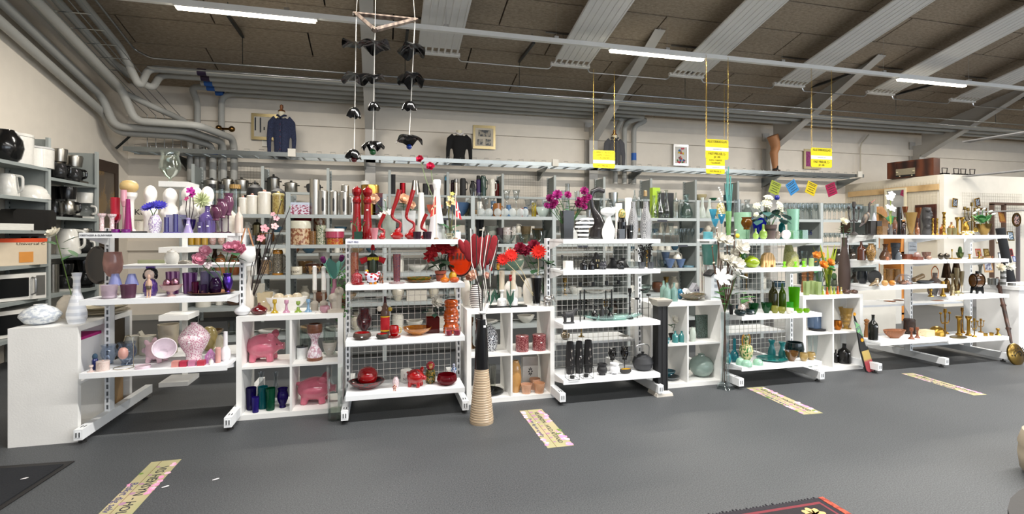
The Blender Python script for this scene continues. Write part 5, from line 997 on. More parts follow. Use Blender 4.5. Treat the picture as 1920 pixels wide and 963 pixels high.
# ================================================================ unit C, black and white
items('C1',[('planter_sq',1063,22,395,'v 0a0a0a 1c1a1a 60','tall black square vase with relief and magenta peonies','vase',.12),
 ('cyl',1160,13,381,'K f4f4f0','shorter white pillar candle behind the white cat','candle',.27),('cyl',1178,13,371,'K f4f4f0','taller white pillar candle behind the patterned bottle','candle',.3),
 ('cactus',1166,17,391,'c 0e0e10|v 5a7a38 d8b870 9','cactus in a glossy black jar','cactus',.14),('cube',1164,11,429,'c 262628','small square black holder with a price tag','candle holder',.04),('tumbler',1181,13,422,'c 0e0e10','black tumbler in front of the patterned bottle','glass',.05),
 ('tallbottle',1187,20,378,'h 58585c a0a0a0 22','grey bottle vase with woven pattern, left','vase',.17),('tallbottle',1211,22,378,'h 58585c a0a0a0 22','grey bottle vase with woven pattern, right','vase',.14)])
loc,wd,hh,t=where('C1',1095,38,405,.1)
o=ob('fish_vase',blob('fishv',lambda:joinr(r_tube([(-.05,0,0),(-.05,0,.25),(-.1,0,.5)],[.28,.3,.38],14),r_ell((-.1,0,.62),(.45,.25,.28),18,12,(R(-25),'Y')),r_ell((.33,0,.75),(.22,.1,.26))),.035,2),'s f2f0ea 1c1c1c 16',None,loc,(wd,wd*.8,hh));tag(o,'white fish-shaped vase with black painted stripes','vase')
loc,wd,hh,t=where('C1',1122,20,352,.22)
o=ob('bird_figure',blob('swan',lambda:joinr(r_tube([(.0,0,0),(.02,0,.2),(-.02,0,.42),(-.12,0,.6),(-.16,0,.8),(-.12,0,.93),(0,0,.97),(.13,0,.93)],[.2,.19,.1,.05,.045,.055,.06,.05],14)),.02,3),'c 2a2728',None,loc,(hh,hh*.8,hh));tag(o,'tall dark grey long-necked cat figure with bowed head','figure')
loc,wd,hh,t=where('C1',1141,22,387,.1)
o=ob('cat_figure',blob('whitecat',lambda:joinr(r_lathe([(0,0),(.34,0),(.42,.15),(.4,.3),(.2,.55),(.13,.68),(0,.72)],18),r_ell((-.02,0,.84),(.25,.15,.14)),r_ell((.18,-.08,.94),(.05,.03,.07)),r_ell((.18,.08,.94),(.05,.03,.07))),.022,2),'c f6f6f4',None,loc,(hh*1,hh,hh));tag(o,'white abstract cat figure with slim neck and oval head','figure')
flower('magenta artificial peonies spreading left from the black vase','peony',root('C1',1060,.12,.1),[(A('C1',x,y,.08),'peony',r,c)for x,y,r,c in((1030,373,.04,'f 8a1060'),(1045,366,.045,'f b03088'),(1064,366,.035,'f b02c80'),(1036,386,.035,'f 98186c'),(1025,386,.03,'f a82880'),(1041,380,.03,'f a82478'))],
       leaves=[(A('C1',1048+4*k,378+(k*5)%16,.12),.06,'p 3c7a44',1.5*k,.2,'broad')for k in range(7)])
flower('magenta artificial peonies spreading right from the black vase','peony',root('C1',1068,.12,.1),[(A('C1',x,y,.1),'peony',r,c)for x,y,r,c in((1095,359,.04,'f a82878'),(1104,370,.03,'f b02c80'),(1096,376,.04,'f a01c6c'),(1084,383,.04,'f 8a1058'),(1095,388,.03,'f b83488'),(1084,374,.025,'f a82878'))],
       leaves=[(A('C1',1074+4*k,388+(k*5)%10,.12),.06,'p 2a4a34',1.5*k,.2,'broad')for k in range(4)])
items('C2',[('cube',1065,15,489,'K f4f2ee','white square candle bound with black wire','candle',.06),('stick',1054,8,478,'c 2c2c2e','small dark pawn-shaped candlestick','candlestick',.14),
 ('bottle',1094,14,487,'c 0c0c0e','left glossy black mini bottle vase','vase',.05),('bottle',1109,13,488,'c 0c0c0e','right glossy black mini bottle vase','vase',.05),('houseshape',1118,14,473,'p 141414|p d8c898','black ceramic tea light house with windows','lantern',.16),
 ('coneflare',1149,27,483,'p 1a1a1c','wide matt black cone candlestick, left','candlestick',.22),('coneflare',1168,25,483,'p 1a1a1c','wide matt black cone candlestick, right','candlestick',.26),
 ('planter',1203,14,491,'n 303236 505458 90','left dark speckled pot with dry black twigs','plant pot',.1),('planter',1220,14,491,'n 303236 505458 90','right dark speckled pot with dry black twigs','plant pot',.08),('cube',1189,17,490,'g b0b8b8','clear square glass block beside the dark pots','glass',.22)])
loc,wd,hh,t=where('C2',1100,60,484,.14);tag(ob('metal_frame',joinr(*[r_box(a,a+.005,-.06,-.055,0,hh)for a in(-wd/2,wd/2,-wd/2+.03)],*[r_box(a,a+.005,.06,.065,0,hh)for a in(-wd/2,wd/2)],r_box(-wd/2,wd/2+.005,-.06,-.055,hh,hh+.005),r_box(-wd/2,wd/2,.06,.065,hh,hh+.005)),'p 181818',None,loc),'thin black metal rectangular candle frame','candle holder')
pig('C2',1130,17,489,'c 3a3a40','small round dark grey piggy bank',d=.07,rz=-1.2)
loc,wd,hh,t=where('C2',1163,17,486,.06);e=empty('skull',loc,'small glossy black ceramic skull','ornament');ob('skull_shape',blob('skull',lambda:joinr(r_ell((0,0,.6),(.48,.5,.4)),r_box(-.25,.25,-.45,.1,0,.35)),.05,2),'c 0a0a0c',e,scale=(wd,wd,hh));ob('eye_socket',joinr(r_ell((-.18,-.42,.5),(.13,.1,.12),8,6),r_ell((.18,-.42,.5),(.13,.1,.12),8,6)),'p 000000',e,scale=(wd,wd,hh))
for x in(1203,1219):
    b=Vector(root('C2',x,.1 if x==1203 else .08,.03));rr=[]
    for k in range(11):
        a=random.uniform(-.5,.5);q=Vector((random.gauss(0,.02+.0),random.gauss(0,.012),random.uniform(.1,.22)));rr.append(r_tube([(0,0,0),tuple(q*.5),tuple(q)],.0018,4))
        for m in range(4):rr.append(mv(r_ell((0,0,0),(.006,.006,.008),5,4),q*(.6+.12*m)+Vector((random.gauss(0,.008),0,0))))
    tag(ob('dry_twigs',mesh(joinr(*rr),'dry_twigs'),'p 201c1c',None,tuple(b)),'black berried dry twigs in the '+('left' if x==1203 else 'right')+' speckled pot','twigs')
def horse():return joinr(r_tube([(-.35,0,.58),(0,0,.55),(.25,0,.6)],[.2,.19,.2],12),r_tube([(.25,0,.62),(.42,0,.8),(.5,0,.92)],[.17,.11,.09],10),r_tube([(.5,0,.93),(.62,0,.86),(.68,0,.78)],[.09,.07,.05],8),*[r_tube([(x,y,.5),(x+.02,y,.1)],[.11,.07],8)for x in(-.32,.24)for y in(-.1,.1)],r_box(-.42,.38,-.15,.15,0,.1),r_ell((-.5,0,.55),(.08,.05,.12)))
loc,wd,hh,t=where('C3',1067,31,577,.06);tag(ob('horse_figurine',blob('horse',horse,.03,2),'p 2e2e30',None,loc,(wd/1.2,wd/1.2,hh/.98)),'dark grey cast horse figurine on a plinth','figurine')
items('C3',[('onion',1115,14,579,'c 0c0c0e','glossy black bulbous mini vase','vase',.13),('conevase',1129,12,579,'x 181818 303030 30','black ribbed tapered mini vase','vase',.13),('hyac',1144,14,577,'c 101012','black mini vase with flared neck','vase',.13),('stick',1181,14,541,'c 0e0e10','tall black turned candlestick on the glass boat','candlestick',.14)])
loc,wd,hh,t=where('C3',1150,126,588,.12);put('bowl',loc,wd,.05,'g b8d8d0','long clear glass boat dish under black vases','dish',dp=.12)
for o in[q for q in bpy.data.objects if q.get('label','')in('glossy black bulbous mini vase','black ribbed tapered mini vase','black mini vase with flared neck','tall black turned candlestick on the glass boat')]:o.location.z+=.006
e=empty('candelabra',root('C3',1120,.22),'wide black metal candelabra with four square cups','candelabra')
B0=Vector(e.location)
for i,(x,y)in enumerate(((1088,536),(1112,536),(1137,534),(1160,532))):
    P=atY(x,y,B0.y)-B0;ob('candle_cup',mesh(mv(r_box(-.011,.011,-.011,.011,0,.035),(P.x,0,P.z)),'candle_cup',False),'p 161616',e)
for i,x in enumerate((1080,1096,1127,1147,1171)):
    P=atY(x,540,B0.y)-B0;ob('post',mesh(r_box(P.x-.004-(.003 if i%2 else 0),P.x+.004,-.004 if i%2 else-.1,.004 if i%2 else-.092,0,P.z-.01),'post',False),'p 161616',e)
P0=atY(1080,538,B0.y)-B0;P1=atY(1171,534,B0.y)-B0
for f_ in(1,.55):ob('crossbar',r_tube([(P0.x,0,P0.z*f_),(P1.x,0,P1.z*f_)],.004,6),'p 161616',e)
ob('crossbar',r_tube([(P0.x,-.095,.14),(P1.x,-.095,.14)],.003,6),'p 161616',e)
e=empty('candle_stand',root('C3',1204,.2),'small black metal candle stand with three cups','candle holder');B0=Vector(e.location)
for x,y,dy in((1195,561,-.04),(1205,545,.03),(1216,554,-.02)):
    P=atY(x,y,B0.y+dy)-B0;ob('post',r_tube([(P.x,dy,0),(P.x,dy,P.z)],.003,6),'p 161616',e);ob('candle_cup',mv(r_lathe([(0,0),(.04,0),(.04,.014),(0,.014)],12),(P.x,dy,P.z)),'p 161616',e)
P=atY(1205,545,B0.y)-B0;ob('crossbar',r_box(-.05,.07,-.003,.003,.08,.083),'p 161616',e)
for x,w,yt,d,nm in((1069,18,640,.18,'leftmost'),(1086,16,639,.18,'middle'),(1103,18,637,.18,'rightmost')):
    items('C4',[('vase',x,w,yt,'n 1c1a1c c0b8b0 24',nm+' of three matt black vases with white branch drawings','vase',d)])
    q=byl(nm+' of three matt black')
    me=shp('tallblack',lambda:r_lathe([(0,0),(.8,0),(1,.3),(1,.45),(.85,.8),(.7,1),(.6,1)],6,True,.08));swap(q,me,'p 1c1a1c')
    rr=[]
    for kx,kz,kl in((0,.3,.3),(-.15,.45,.2),(.12,.5,.25),(.02,.72,.16)):
        for m in range(7):a=m*.9;rr.append(r_tube([(kx*.5,-.44,kz),((kx+.22*math.cos(a))*.5,-.46,kz+.05*math.sin(a)+.02)],.008,3))
    rr.append(r_tube([(0,-.44,.05),(0,-.46,.3),(.03,-.45,.6),(.0,-.42,.8)],.01,3));ob('branch_drawing',mesh(joinr(*rr),'branch_drawing'),'p d8d0c8',q)
items('C4',[('cubewire',1073,22,690,'p 141414|p 202020','left black wire cube tealight holder','tealight',.04),('cubewire',1099,22,686,'p 141414|p 202020','right black wire cube tealight holder','tealight',.05),
 ('cauldron',1129,20,681,'p 1e1e20','small black three-legged cauldron pot','pot',.08),('cauldron',1152,20,680,'p e8e8ea','small white three-legged cauldron pot','pot',.08),('goblet',1148,16,653,'c 0e0e10|c 0e0e10','black glass goblet behind the white cauldron','goblet',.24),('goblet',1171,16,650,'c 0e0e10|c 0e0e10','black glass goblet left of the kettle','goblet',.2),
 ('roundbowl',1173,24,691,'p 2a2826','dark boat-shaped dish with yellow inside','dish',.07,{'dr':.5}),('kettle',1205,40,645,'p 2c2d30|m c0c0c0','dark cast kettle with a steel hoop handle','kettle',.14)])
o=byl('dark boat');ob('wax',r_lathe([(.8,.6),(.84,.98),(0,.95)],16),'K e8b010',o)
# black pillar pedestal between C and the cube shelf
p=atY(1238,730,3.98);t=empty('pedestal_column',(p.x,3.98,0),'tall slim black square pillar with a silver-grey capital','pedestal')
ob('shaft',joinr(r_box(-.043,.043,-.043,.043,.04,.78),*[r_box(a,a+.012,-.047,.047,.04,.78)for a in(-.047,-.006,.035)]),'p 161618',t);ob('capital',r_lathe([(0,.78),(.1,.78),(.12,.8),(.15,.825),(.15,.84),(.1,.84),(0,.83)],4,sq=1),'p a8a298',t);ob('base',r_lathe([(0,0),(.16,0),(.15,.025),(.11,.04),(0,.04)],4,sq=1),'p c8c2b8',t)
# ================================================================ cube shelf 3
items('K3',[('bottle',1244,13,526,'c 88aca0','left grey-green ceramic bottle behind the pillar','bottle',.16),('bottle',1251,14,530,'c 8cb0a4','middle grey-green ceramic bottle','bottle',.07),('bottle',1264,14,530,'c 84a8a0','right grey-green ceramic bottle','bottle',.07),
 ('ball',1275,12,541,'c 2080a8','bright blue ball vase behind the bottles','vase',.2),('bowl',1298,53,550,'n 5a6048 88705a 12','wide green-brown stoneware bowl','bowl',.13),('houseshape',1302,18,530,'h e8e8ec 303058 70|p 303050','small white house with blue lattice roof','ornament',.3),('houseshape',1286,16,540,'p f0f0ee|p 808080','small plain white house ornament','ornament',.27),
 ('cyl',1314,4,480,'K e0dcd4','leftmost of three slim dip-dyed white and grey candles','candle',.2),('cyl',1319,4,476,'K e4e0d8','middle of three slim dip-dyed white and grey candles','candle',.2),('cyl',1324,4,482,'K b0a8a4','rightmost of three slim dip-dyed white and grey candles','candle',.2)])
loc,wd,hh,t=where('K3',1336,22,505,.1);e=empty('birdhouse',loc,'white lighthouse-like birdhouse with a dark gable roof','birdhouse');ob('walls',r_prism([(-wd/2,0),(wd/2,0),(wd/2,hh*.8),(0,hh*.95),(-wd/2,hh*.8)],-.05,.05),'p e4e8ec',e);ob('roof',joinr(r_prism([(-wd/2-.01,hh*.78),(0,hh*.95),(0,hh),(-wd/2-.01,hh*.84)],-.06,.06),r_prism([(wd/2+.01,hh*.78),(0,hh*.95),(0,hh),(wd/2+.01,hh*.84)],-.06,.06)),'p 2c2c30',e)
for z_ in(.2,.42,.62):ob('window',r_box(-.015,.015,-.054,-.05,hh*z_,hh*(z_+.1)),'p a0a8b0',e)
p=atY(1336,496,4.1);t=put('planter',(p.x,4.14,p.z),.15,.19,'c 4a7a72','teal ribbed plant pot hung beside the green shelf unit','plant pot')
e=empty('wall_bracket',tuple(atY(1330,448,4.2)),'white bracket board holding a turquoise candle','bracket');ob('board',r_box(-.11,.11,-.08,.04,-.02,0),WS,e)
p=e.location;put('candle',(p.x-.03,p.y-.02,p.z),.085,.07,'K 70c0cc','squat turquoise pillar candle on the bracket board','candle')
items('KU3',[('bottle',1266,12,620,'c 4ea0a0','left small teal bottle vase in the cube','vase',.08),('bottle',1278,12,620,'c 4ea0a0','right small teal bottle vase in the cube','vase',.08),('pot',1262,18,625,'p 1c1c1e','black pot with a white flower in the cube','plant pot',.2),('planter_sq',1316,30,590,'n 5a7068 38483e 20','square grey-green stone plaque with coloured marks','plaque',.2,{'dp':.02}),('ovoid',1299,13,613,'c c0ccc0','small celadon grey vase before the plaque','vase',.07),('bowl',1252,10,633,'c 70b0b8','small turquoise bowl at the cube edge','bowl',.05)])
flower('white artificial flower in the black pot','flower',root('KU3',1262,.2,.08),[(A('KU3',1262,600,.15),'magnolia',.045,'f ece8dc')],'p 385a3c',[(A('KU3',1256+5*k,610+k*2,.15),.05,'p 2f5a3c',1.8*k)for k in range(4)])
items('KL3',[('ballvase',1315,47,663,'c 94a8a0','big round celadon vase with a tiny neck','vase',.17),('plate',1256,36,704,'c 50585c','dark grey shell plate, lower','plate',.14),('bowl',1252,30,690,'c 2c6a78','teal bowl stacked on the grey plate','bowl',.14)])
o=byl('teal bowl stacked');o.location.z=.075;o.scale.z=.05
# tall glass vase with magnolia and lilies, on the floor
SF['FG']=(0,3.98);loc,wd,hh,t=where('FG',1359,38,585,.0);e=put('cyl',loc,wd,hh,'g e8f0f0','very tall slim glass vase on a star foot, full of white flowers','vase')
swap(e,r_lathe([(0,.0),(1,.0),(.85,.02),(.5,.08),(.42,.3),(.42,.7),(.52,1)],5,True,.06),'g e8f0f0')
b0=(loc[0],loc[1],hh)
hg=hh
def AF(x,y,Y=3.95):return tuple(atY(x,y,Y))
flower('brown magnolia branches with white blossoms in the tall glass','magnolia',b0,[(AF(1348,448),'magnolia',.06,'f dcd8cc'),(AF(1363,452,3.9),'magnolia',.055,'f dcd8cc'),(AF(1388,466,3.9),'magnolia',.075,'f dcd8cc'),(AF(1368,490,3.9),'magnolia',.065,'f dcd8cc'),(AF(1381,497,3.88),'magnolia',.07,'f dcd8cc'),(AF(1352,485,3.92),'magnolia',.05,'f dcd8cc'),(AF(1343,428),'bud',.02,'f f0e4dc'),(AF(1378,432),'bud',.022,'f f0e4dc'),(AF(1337,493),'bud',.02,'f e8d8c0'),(AF(1392,455),'bud',.015,'f a07858'),(AF(1335,462),'bud',.015,'f a07858'),(AF(1375,475),'magnolia',.05,'f dcd8cc')],'p 5a4030',r=.005,bend=.04)
for k in range(7):ob('stem',mesh(r_tube([(.02*math.cos(k),.02*math.sin(k),.06-hg),(0,0,0)],.004,5),'stem'),'p 5a4030',byl('brown magnolia'))
flower('two large white artificial lilies with long green stems','lily',b0,[(AF(1352,520,3.85),'lily',.085,'f e4e4e0',(0,-.9,.4)),(AF(1380,514,3.85),'lily',.1,'f e4e4e0',(.5,-.4,.8))],'p 4a7a3c',[(AF(1350+7*k,545+(k*9)%30,3.88),.11,'p 46783c',1.1*k+.3,.3)for k in range(7)])
# ================================================================ unit D, green
items('D1',[('martini',1337,15,392,'G 68b8cc|g c0e0e4','turquoise cone glass on a tall stem, leftmost','glass',.2),('martini',1341,15,410,'G 68b8cc|g c0e0e4','turquoise cone glass on the shortest stem','glass',.08),('martini',1353,15,401,'G 58b0cc|g c0e0e4','turquoise cone glass beside the tall green vase','glass',.14),
 ('flare',1366,12,396,'G a8d090','slim pale green tube vase with tall reeds','vase',.12),('planter',1392,34,398,'c a0ccaa','large mint hexagonal vase','vase',.24),('goblet',1400,22,407,'G 8a5a10|g 88b090','amber glass vase on a green stem','vase',.07),('gourd',1417,12,428,'c a8cc60','small light green gourd vase','vase',.06),('gourd',1431,16,420,'c a8cc60','bigger light green gourd vase','vase',.07),('flare',1424,30,408,'G 1020a0','cobalt blue glass bowl behind the gourds','bowl',.28),
 ('plantpot',1444,26,421,'p 4a3c38|p 1c1410','dark brown pot with a white hydrangea','plant pot',.1),('ball',1458,12,433,'c c8b8a8','small taupe and white ball vase beside the brown pot','vase',.14),('bottle',1466,13,408,'G 208888','teal glass bottle behind the white ball','bottle',.2),('ball',1474,19,431,'c e0dcd8','white and taupe ball-shaped vase','vase',.07),('planter',1487,25,392,'c 84b49c','tall sea-green glass vase with slanted rim','vase',.22),
 ('squareglass',1488,15,432,'g b8d8b8','left clear green cube glass','glass',.05),('squareglass',1505,15,431,'g b8d8b8','right clear green cube glass','glass',.05),('ball',1457,10,370,'c 1020a0','cobalt blue glass ball on a stick','ornament',.2,{'h':.05})])
o=byl('cobalt blue glass ball');o.location.z=A('D1',1457,375,.2)[2];ob('rod',r_tube([(0,0,0),(0,0,-6)],.05,5),'p d0d0d0',o)
t=flower('tall teal reeds and a white sprig in the slim green vase','reeds',root('D1',1366,.12,.02),[(A('D1',x,y,.12),None,0,'')for x,y in((1360,345),(1366,312),(1370,330),(1363,320),(1373,345))],'p 4a8a84',r=.005,bend=.01)
for k in range(14):pp=Vector(A('D1',1348+k%5*1.6,352+k*4,.1))-t.location;ob('sprig',shp('sprig',lambda:r_ell((0,0,0),(.008,.008,.008),6,4)),'f e8f0e8',t,tuple(pp))
t=flower('white artificial hydrangea with blue-green leaves','hydrangea',root('D1',1444,.1,.1),[(A('D1',x,y,.05),'cluster',r,'f ece8cc',f_)for x,y,r,f_ in((1441,371,.045,(0,-.5,.9)),(1438,382,.05,(-.1,-.9,.4)),(1419,386,.035,(-.5,-.7,.4)),(1461,386,.05,(.4,-.8,.4)),(1464,396,.035,(.5,-.8,.2)),(1418,402,.025,(-.6,-.7,.1)))],leaves=[(A('D1',1444+20*math.cos(k*2.4),402+10*math.sin(k*1.7),.05+.04*(k%3)),.085,'p 2c5450',k*2.4,-.2,'broad')for k in range(14)])
o=put('ball',tuple(Vector(A('D1',1380,446,.0))),.035,.04,'f e0c840','little yellow felt bird clipped to the magnolia branch','ornament');o.location.y=3.87
items('D2',[('flat',1409,32,479,'c b0cc10','lime green flat oval vase','vase',.1),('ovoid',1392,18,465,'c 3c7a38','dark green egg-shaped vase behind the lime one','vase',.24),('waist',1384,14,477,'c b0cc30','lime green twin-stem vase among the magnolias','vase',.16),('disc',1427,26,472,'c 4a8420','green leaf dish leaning behind the wooden elephant','dish',.3,{'rot':(R(75),0,0),'h':.02}),
 ('bell',1479,22,459,'c 98985a','tall olive glass lampshade vase','vase',.2),('bell',1484,30,471,'c b0b070','wide olive speckled glass vase with bubbles','vase',.12),('candlehold',1471,11,490,'G a8e850','left bright green glass candle holder','candle holder',.04),('candlehold',1492,11,490,'G a8e850','middle bright green glass candle holder','candle holder',.04),('candlehold',1507,11,489,'G a8e850','right bright green glass candle holder','candle holder',.05),('candle',1508,10,484,'K a8c080','left light green pillar candle','candle',.12),('candle',1521,10,484,'K a8c080','right light green pillar candle at the shelf end','candle',.08)])
for o in bpy.data.objects:
    if o.get('label','')in('tall olive glass lampshade vase','wide olive speckled glass vase with bubbles'):
        swap(o,r_lathe([(0,0),(1,0),(.98,.3),(.85,.75),(.6,1),(.5,1)],24,True),'o a0a060 d8d8b0 30')
loc,wd,hh,t=where('D2',1440,30,473,.1);tag(ob('wooden_elephant',r_prism([(-.5*wd,0),(-.5*wd,hh*.55),(-.42*wd,hh*.82),(-.2*wd,hh*.97),(.05*wd,hh),(.3*wd,hh*.9),(.46*wd,hh*.6),(.5*wd,hh*.3),(.49*wd,0),(.33*wd,0),(.3*wd,hh*.16),(.2*wd,hh*.22),(.1*wd,hh*.16),(.08*wd,0),(-.2*wd,0),(-.22*wd,hh*.22),(-.26*wd,hh*.34),(-.32*wd,hh*.32),(-.34*wd,hh*.2),(-.38*wd,0)],-.02,.02),'w d8b078 c89c60 40',None,loc),'smooth wooden elephant silhouette in pale beech','ornament')
items('D3',[('roundbowl',1388,23,581,'c 24383a','left matt dark green bowl','bowl',.06),('roundbowl',1406,19,579,'c 24383a','right matt dark green bowl','bowl',.09),('bottle',1391,15,565,'n f0eeee c08040 18','small white bottle vase with a poppy band','vase',.15),('bottle',1405,19,554,'n f0eeee c08040 18','larger white bottle vase with a poppy band','vase',.2),
 ('bowl',1413,20,568,'G 0c5a28','left bottle-green glass bowl','bowl',.1),('bowl',1437,21,567,'G 0c5a28','right bottle-green glass bowl','bowl',.12),('roundbowl',1453,14,573,'G b0b060','left small olive tealight glass','tealight',.09),('roundbowl',1466,14,575,'G b0b060','right small olive tealight glass','tealight',.07),('winebottle',1450,18,529,'G 50501c','square-shouldered olive glass bottle with cork','bottle',.25),('winebottle',1467,14,531,'G 6a8a20','slim green glass swing-top bottle','bottle',.22),('planter',1489,22,538,'G 70c010','bright lime glass pitcher-vase','vase',.2),('cup',1481,13,566,'G 50b040','low green glass before the lime vase','glass',.12),('roundbowl',1481,16,577,'c e4e0d4','small white bowl beside the lime vase','bowl',.04),('roundbowl',1499,13,578,'G 90c010','left lime glass tealight','tealight',.05),('roundbowl',1512,13,578,'G 90c010','right lime glass tealight at the shelf end','tealight',.05),('pot',1371,10,571,'p 1a1a1c','small black plant pot behind the flower stems','plant pot',.14)])
items('D4',[('longneck',1364,14,636,'c 1e90a0','left turquoise ribbed long-neck vase','vase',.14),('longneck',1377,17,634,'c 1e90a0','right turquoise ribbed long-neck vase','vase',.2),('amphora',1399,28,628,'v 4a8a40 e8d8a0 9|c e0a020','yellow and green amphora with two dragon handles','vase',.13),
 ('dome',1388,18,670,'c 98c4ac','rear upturned celadon bowl','bowl',.09),('dome',1400,22,674,'c 98c4ac','front upturned celadon bowl','bowl',.04),('dome',1421,21,672,'c 98c4ac','right upturned celadon bowl','bowl',.05),('plate',1447,62,668,'c 30908c','wide teal plate beneath glass squares','plate',.17,{'h':.018,'dp':.26}),
 ('waist',1447,16,637,'c 30a0a8','left turquoise crackle vase with a flared neck','vase',.3),('waist',1467,16,641,'c 38a8ac','right turquoise crackle vase with a flared neck','vase',.2),('roundbowl',1490,37,641,'c 14282a','big dark green casserole with amber inside','casserole',.24),('bowl',1484,27,658,'c 7a5018','brown glazed bowl in front of the dark casserole','bowl',.09),('roundbowl',1507,17,661,'n d8c078 8a5a30 30','left tan ramekin with a brown pattern','ramekin',.06),('roundbowl',1521,17,660,'n d8c078 8a5a30 30','right tan ramekin with a brown pattern','ramekin',.08)])
# ================================================================ cube shelf 4
items('K4',[('mill',1508,13,505,'w a06838 7a4a24 40','left brown wooden pepper mill','pepper mill',.28),('mill',1521,12,506,'w a87040 7a4a24 40','right brown wooden pepper mill','pepper mill',.26),('planter_sq',1512,10,527,'G c8d4a8','left ribbed square glass bottle','bottle',.06),('planter_sq',1523,10,526,'G c8d4a8','middle ribbed square glass bottle','bottle',.1),('planter_sq',1534,10,528,'G c8d4a8','right ribbed square glass bottle','bottle',.06),
 ('cup',1536,14,505,'g d8e4e4','clear glass cylinder with orange roses','vase',.2),('cup',1553,11,514,'g c8dcb0','slim glass cylinder with long green leaves','vase',.16),('tallbottle',1583,24,445,'p 4a3a34','very tall brown stoneware bottle vase','vase',.17),('donut',1587,17,543,'c 5a3a2c','left brown ceramic doughnut candle holder','candle holder',.05),('donut',1601,17,543,'c 5a3a2c','right brown ceramic doughnut candle holder','candle holder',.06),('cactus',1564,12,511,'g d8dcd0|f 50704a','little cactus in a clear glass','cactus',.24)])
for k,(x,c,nm)in enumerate(((1543,'c b8d050','lime'),(1551,'c e86818','orange'),(1558,'c d8cc60','pale yellow'),(1564,'c b0c840','olive green'),(1571,'c e06010','deep orange'),(1577,'c d8c870','sand yellow'))):
    items('K4',[('coneflare',x,7,536+(k%2)*2,c,nm+' mini cone vase in the row of six','vase',.05)])
flower('orange artificial roses with green leaves on the right cube shelf','rose',root('K4',1536,.2,.05),[(A('K4',1530,479,.15),'rose',.045,'f e8a048'),(A('K4',1537,479,.2),'rose',.045,'f ecac58'),(A('K4',1542,497,.1),'rose',.05,'f e89838'),(A('K4',1554,493,.12),'rose',.05,'f ecA048'),(A('K4',1528,491,.15),'bud',.02,'f e08828')],leaves=[(A('K4',1532+5*k,490+(k*7)%16,.14),.08,'p 2f7a48',1.6*k,-.1,'broad')for k in range(6)])
flower('long yellow-green leaves standing in the slim cylinder','plant',root('K4',1553,.16,.02),[],leaves=[(A('K4',1553,545,.16),.5,'p 98a828',a,e_,'reed')for a,e_ in((0,1.5),(.8,1.4),(2.8,1.35),(3.5,1.3),(1.5,1.45),(.3,1.3))])
flower('white artificial rose with dark leaves in the brown bottle','rose',root('K4',1583,.17,.38),[(A('K4',1580,416,.12),'rose',.045,'f f0ead4')],'p 3a5a34',[(A('K4',1574+4*k,426+(k*5)%16,.12),.06,'p 2c5a34',1.5*k)for k in range(7)])
items('KU4',[('jar',1527,27,582,'c 6a84a8','blue-grey rounded vase in the upper left cube','vase',.2),('disc',1532,33,620,'p 1a1a1c','round black tray with green glass dishes','tray',.14,{'h':.02}),('ribvase',1586,29,576,'G c89838','amber glass wavy vase on a clear foot','vase',.14),('roundbowl',1571,17,600,'m b06828','copper-coloured glass ball vase','vase',.1)])
o=byl('amber glass wavy');swap(o,r_lathe([(0,0),(.75,0),(.7,.03),(.3,.06),(.35,.14),(.55,.24),(.5,.3),(.68,.42),(.62,.5),(.82,.64),(.76,.72),(1,.98),(1,1)],24,True),'c c49a48')
items('KL4',[('flute',1519,10,628,'g e4ecec','left tall clear trumpet glass in the lower cube','vase',.08),('flute',1529,10,628,'g e4ecec','right tall clear trumpet glass in the lower cube','vase',.1),('disc',1530,26,684,'c 38a0b8','turquoise tray at the bottom of the cube','tray',.24,{'h':.02}),('bottle',1534,10,655,'G 70a050','small green glass bottle in the lower cube','bottle',.3),('bottle',1583,26,644,'c 141210','round black glass bottle with a cork','bottle',.12),('bottle',1576,20,643,'c 181412','second round black bottle behind the corked one','bottle',.28),('bottle',1567,10,655,'c 181412','small dark bottle at the cube divider','bottle',.16)])
# painted board leaning on the cube shelf
B_=atY(1632,700,4.08);T_=atY(1600,590,4.18)
e=empty('painted_board',(B_.x,4.08,0),'long pointed black board painted with green bands, flowers and a red blob end','painted board');D=Vector((T_.x-B_.x,.1,T_.z));Ln=D.length;ang=math.atan2(D.x,D.z)
e.rotation_euler=(-.16,ang,0)
ob('board',r_prism([(-.055,.02),(-.03,0),(.05,0),(.06,.06),(.05,.25),(.03,.26),(.025,Ln*.6),(0,Ln),(-.03,Ln*.6),(-.05,.25)],-.008,.008),'p 141414',e);ob('painted_end',r_prism([(-.05,.03),(-.03,.005),(.045,.005),(.052,.06),(.045,.22),(-.045,.22)],-.011,-.007),'s c04048 d8b858 6',e);ob('green_band',r_prism([(-.032,.42),(.028,.36),(.026,.48),(-.03,.54)],-.011,-.007),'n 50b030 204a20 40',e)
for z_ in(.33,.6):ob('painted_flower',xf(shp(('bloom','gerbera'),BL_['gerbera'])and BL_['gerbera'](),Matrix.Translation((0,-.01,z_))@Matrix.Rotation(R(90),4,'X')@Matrix.Scale(.02,4)),'p e0a020',e)
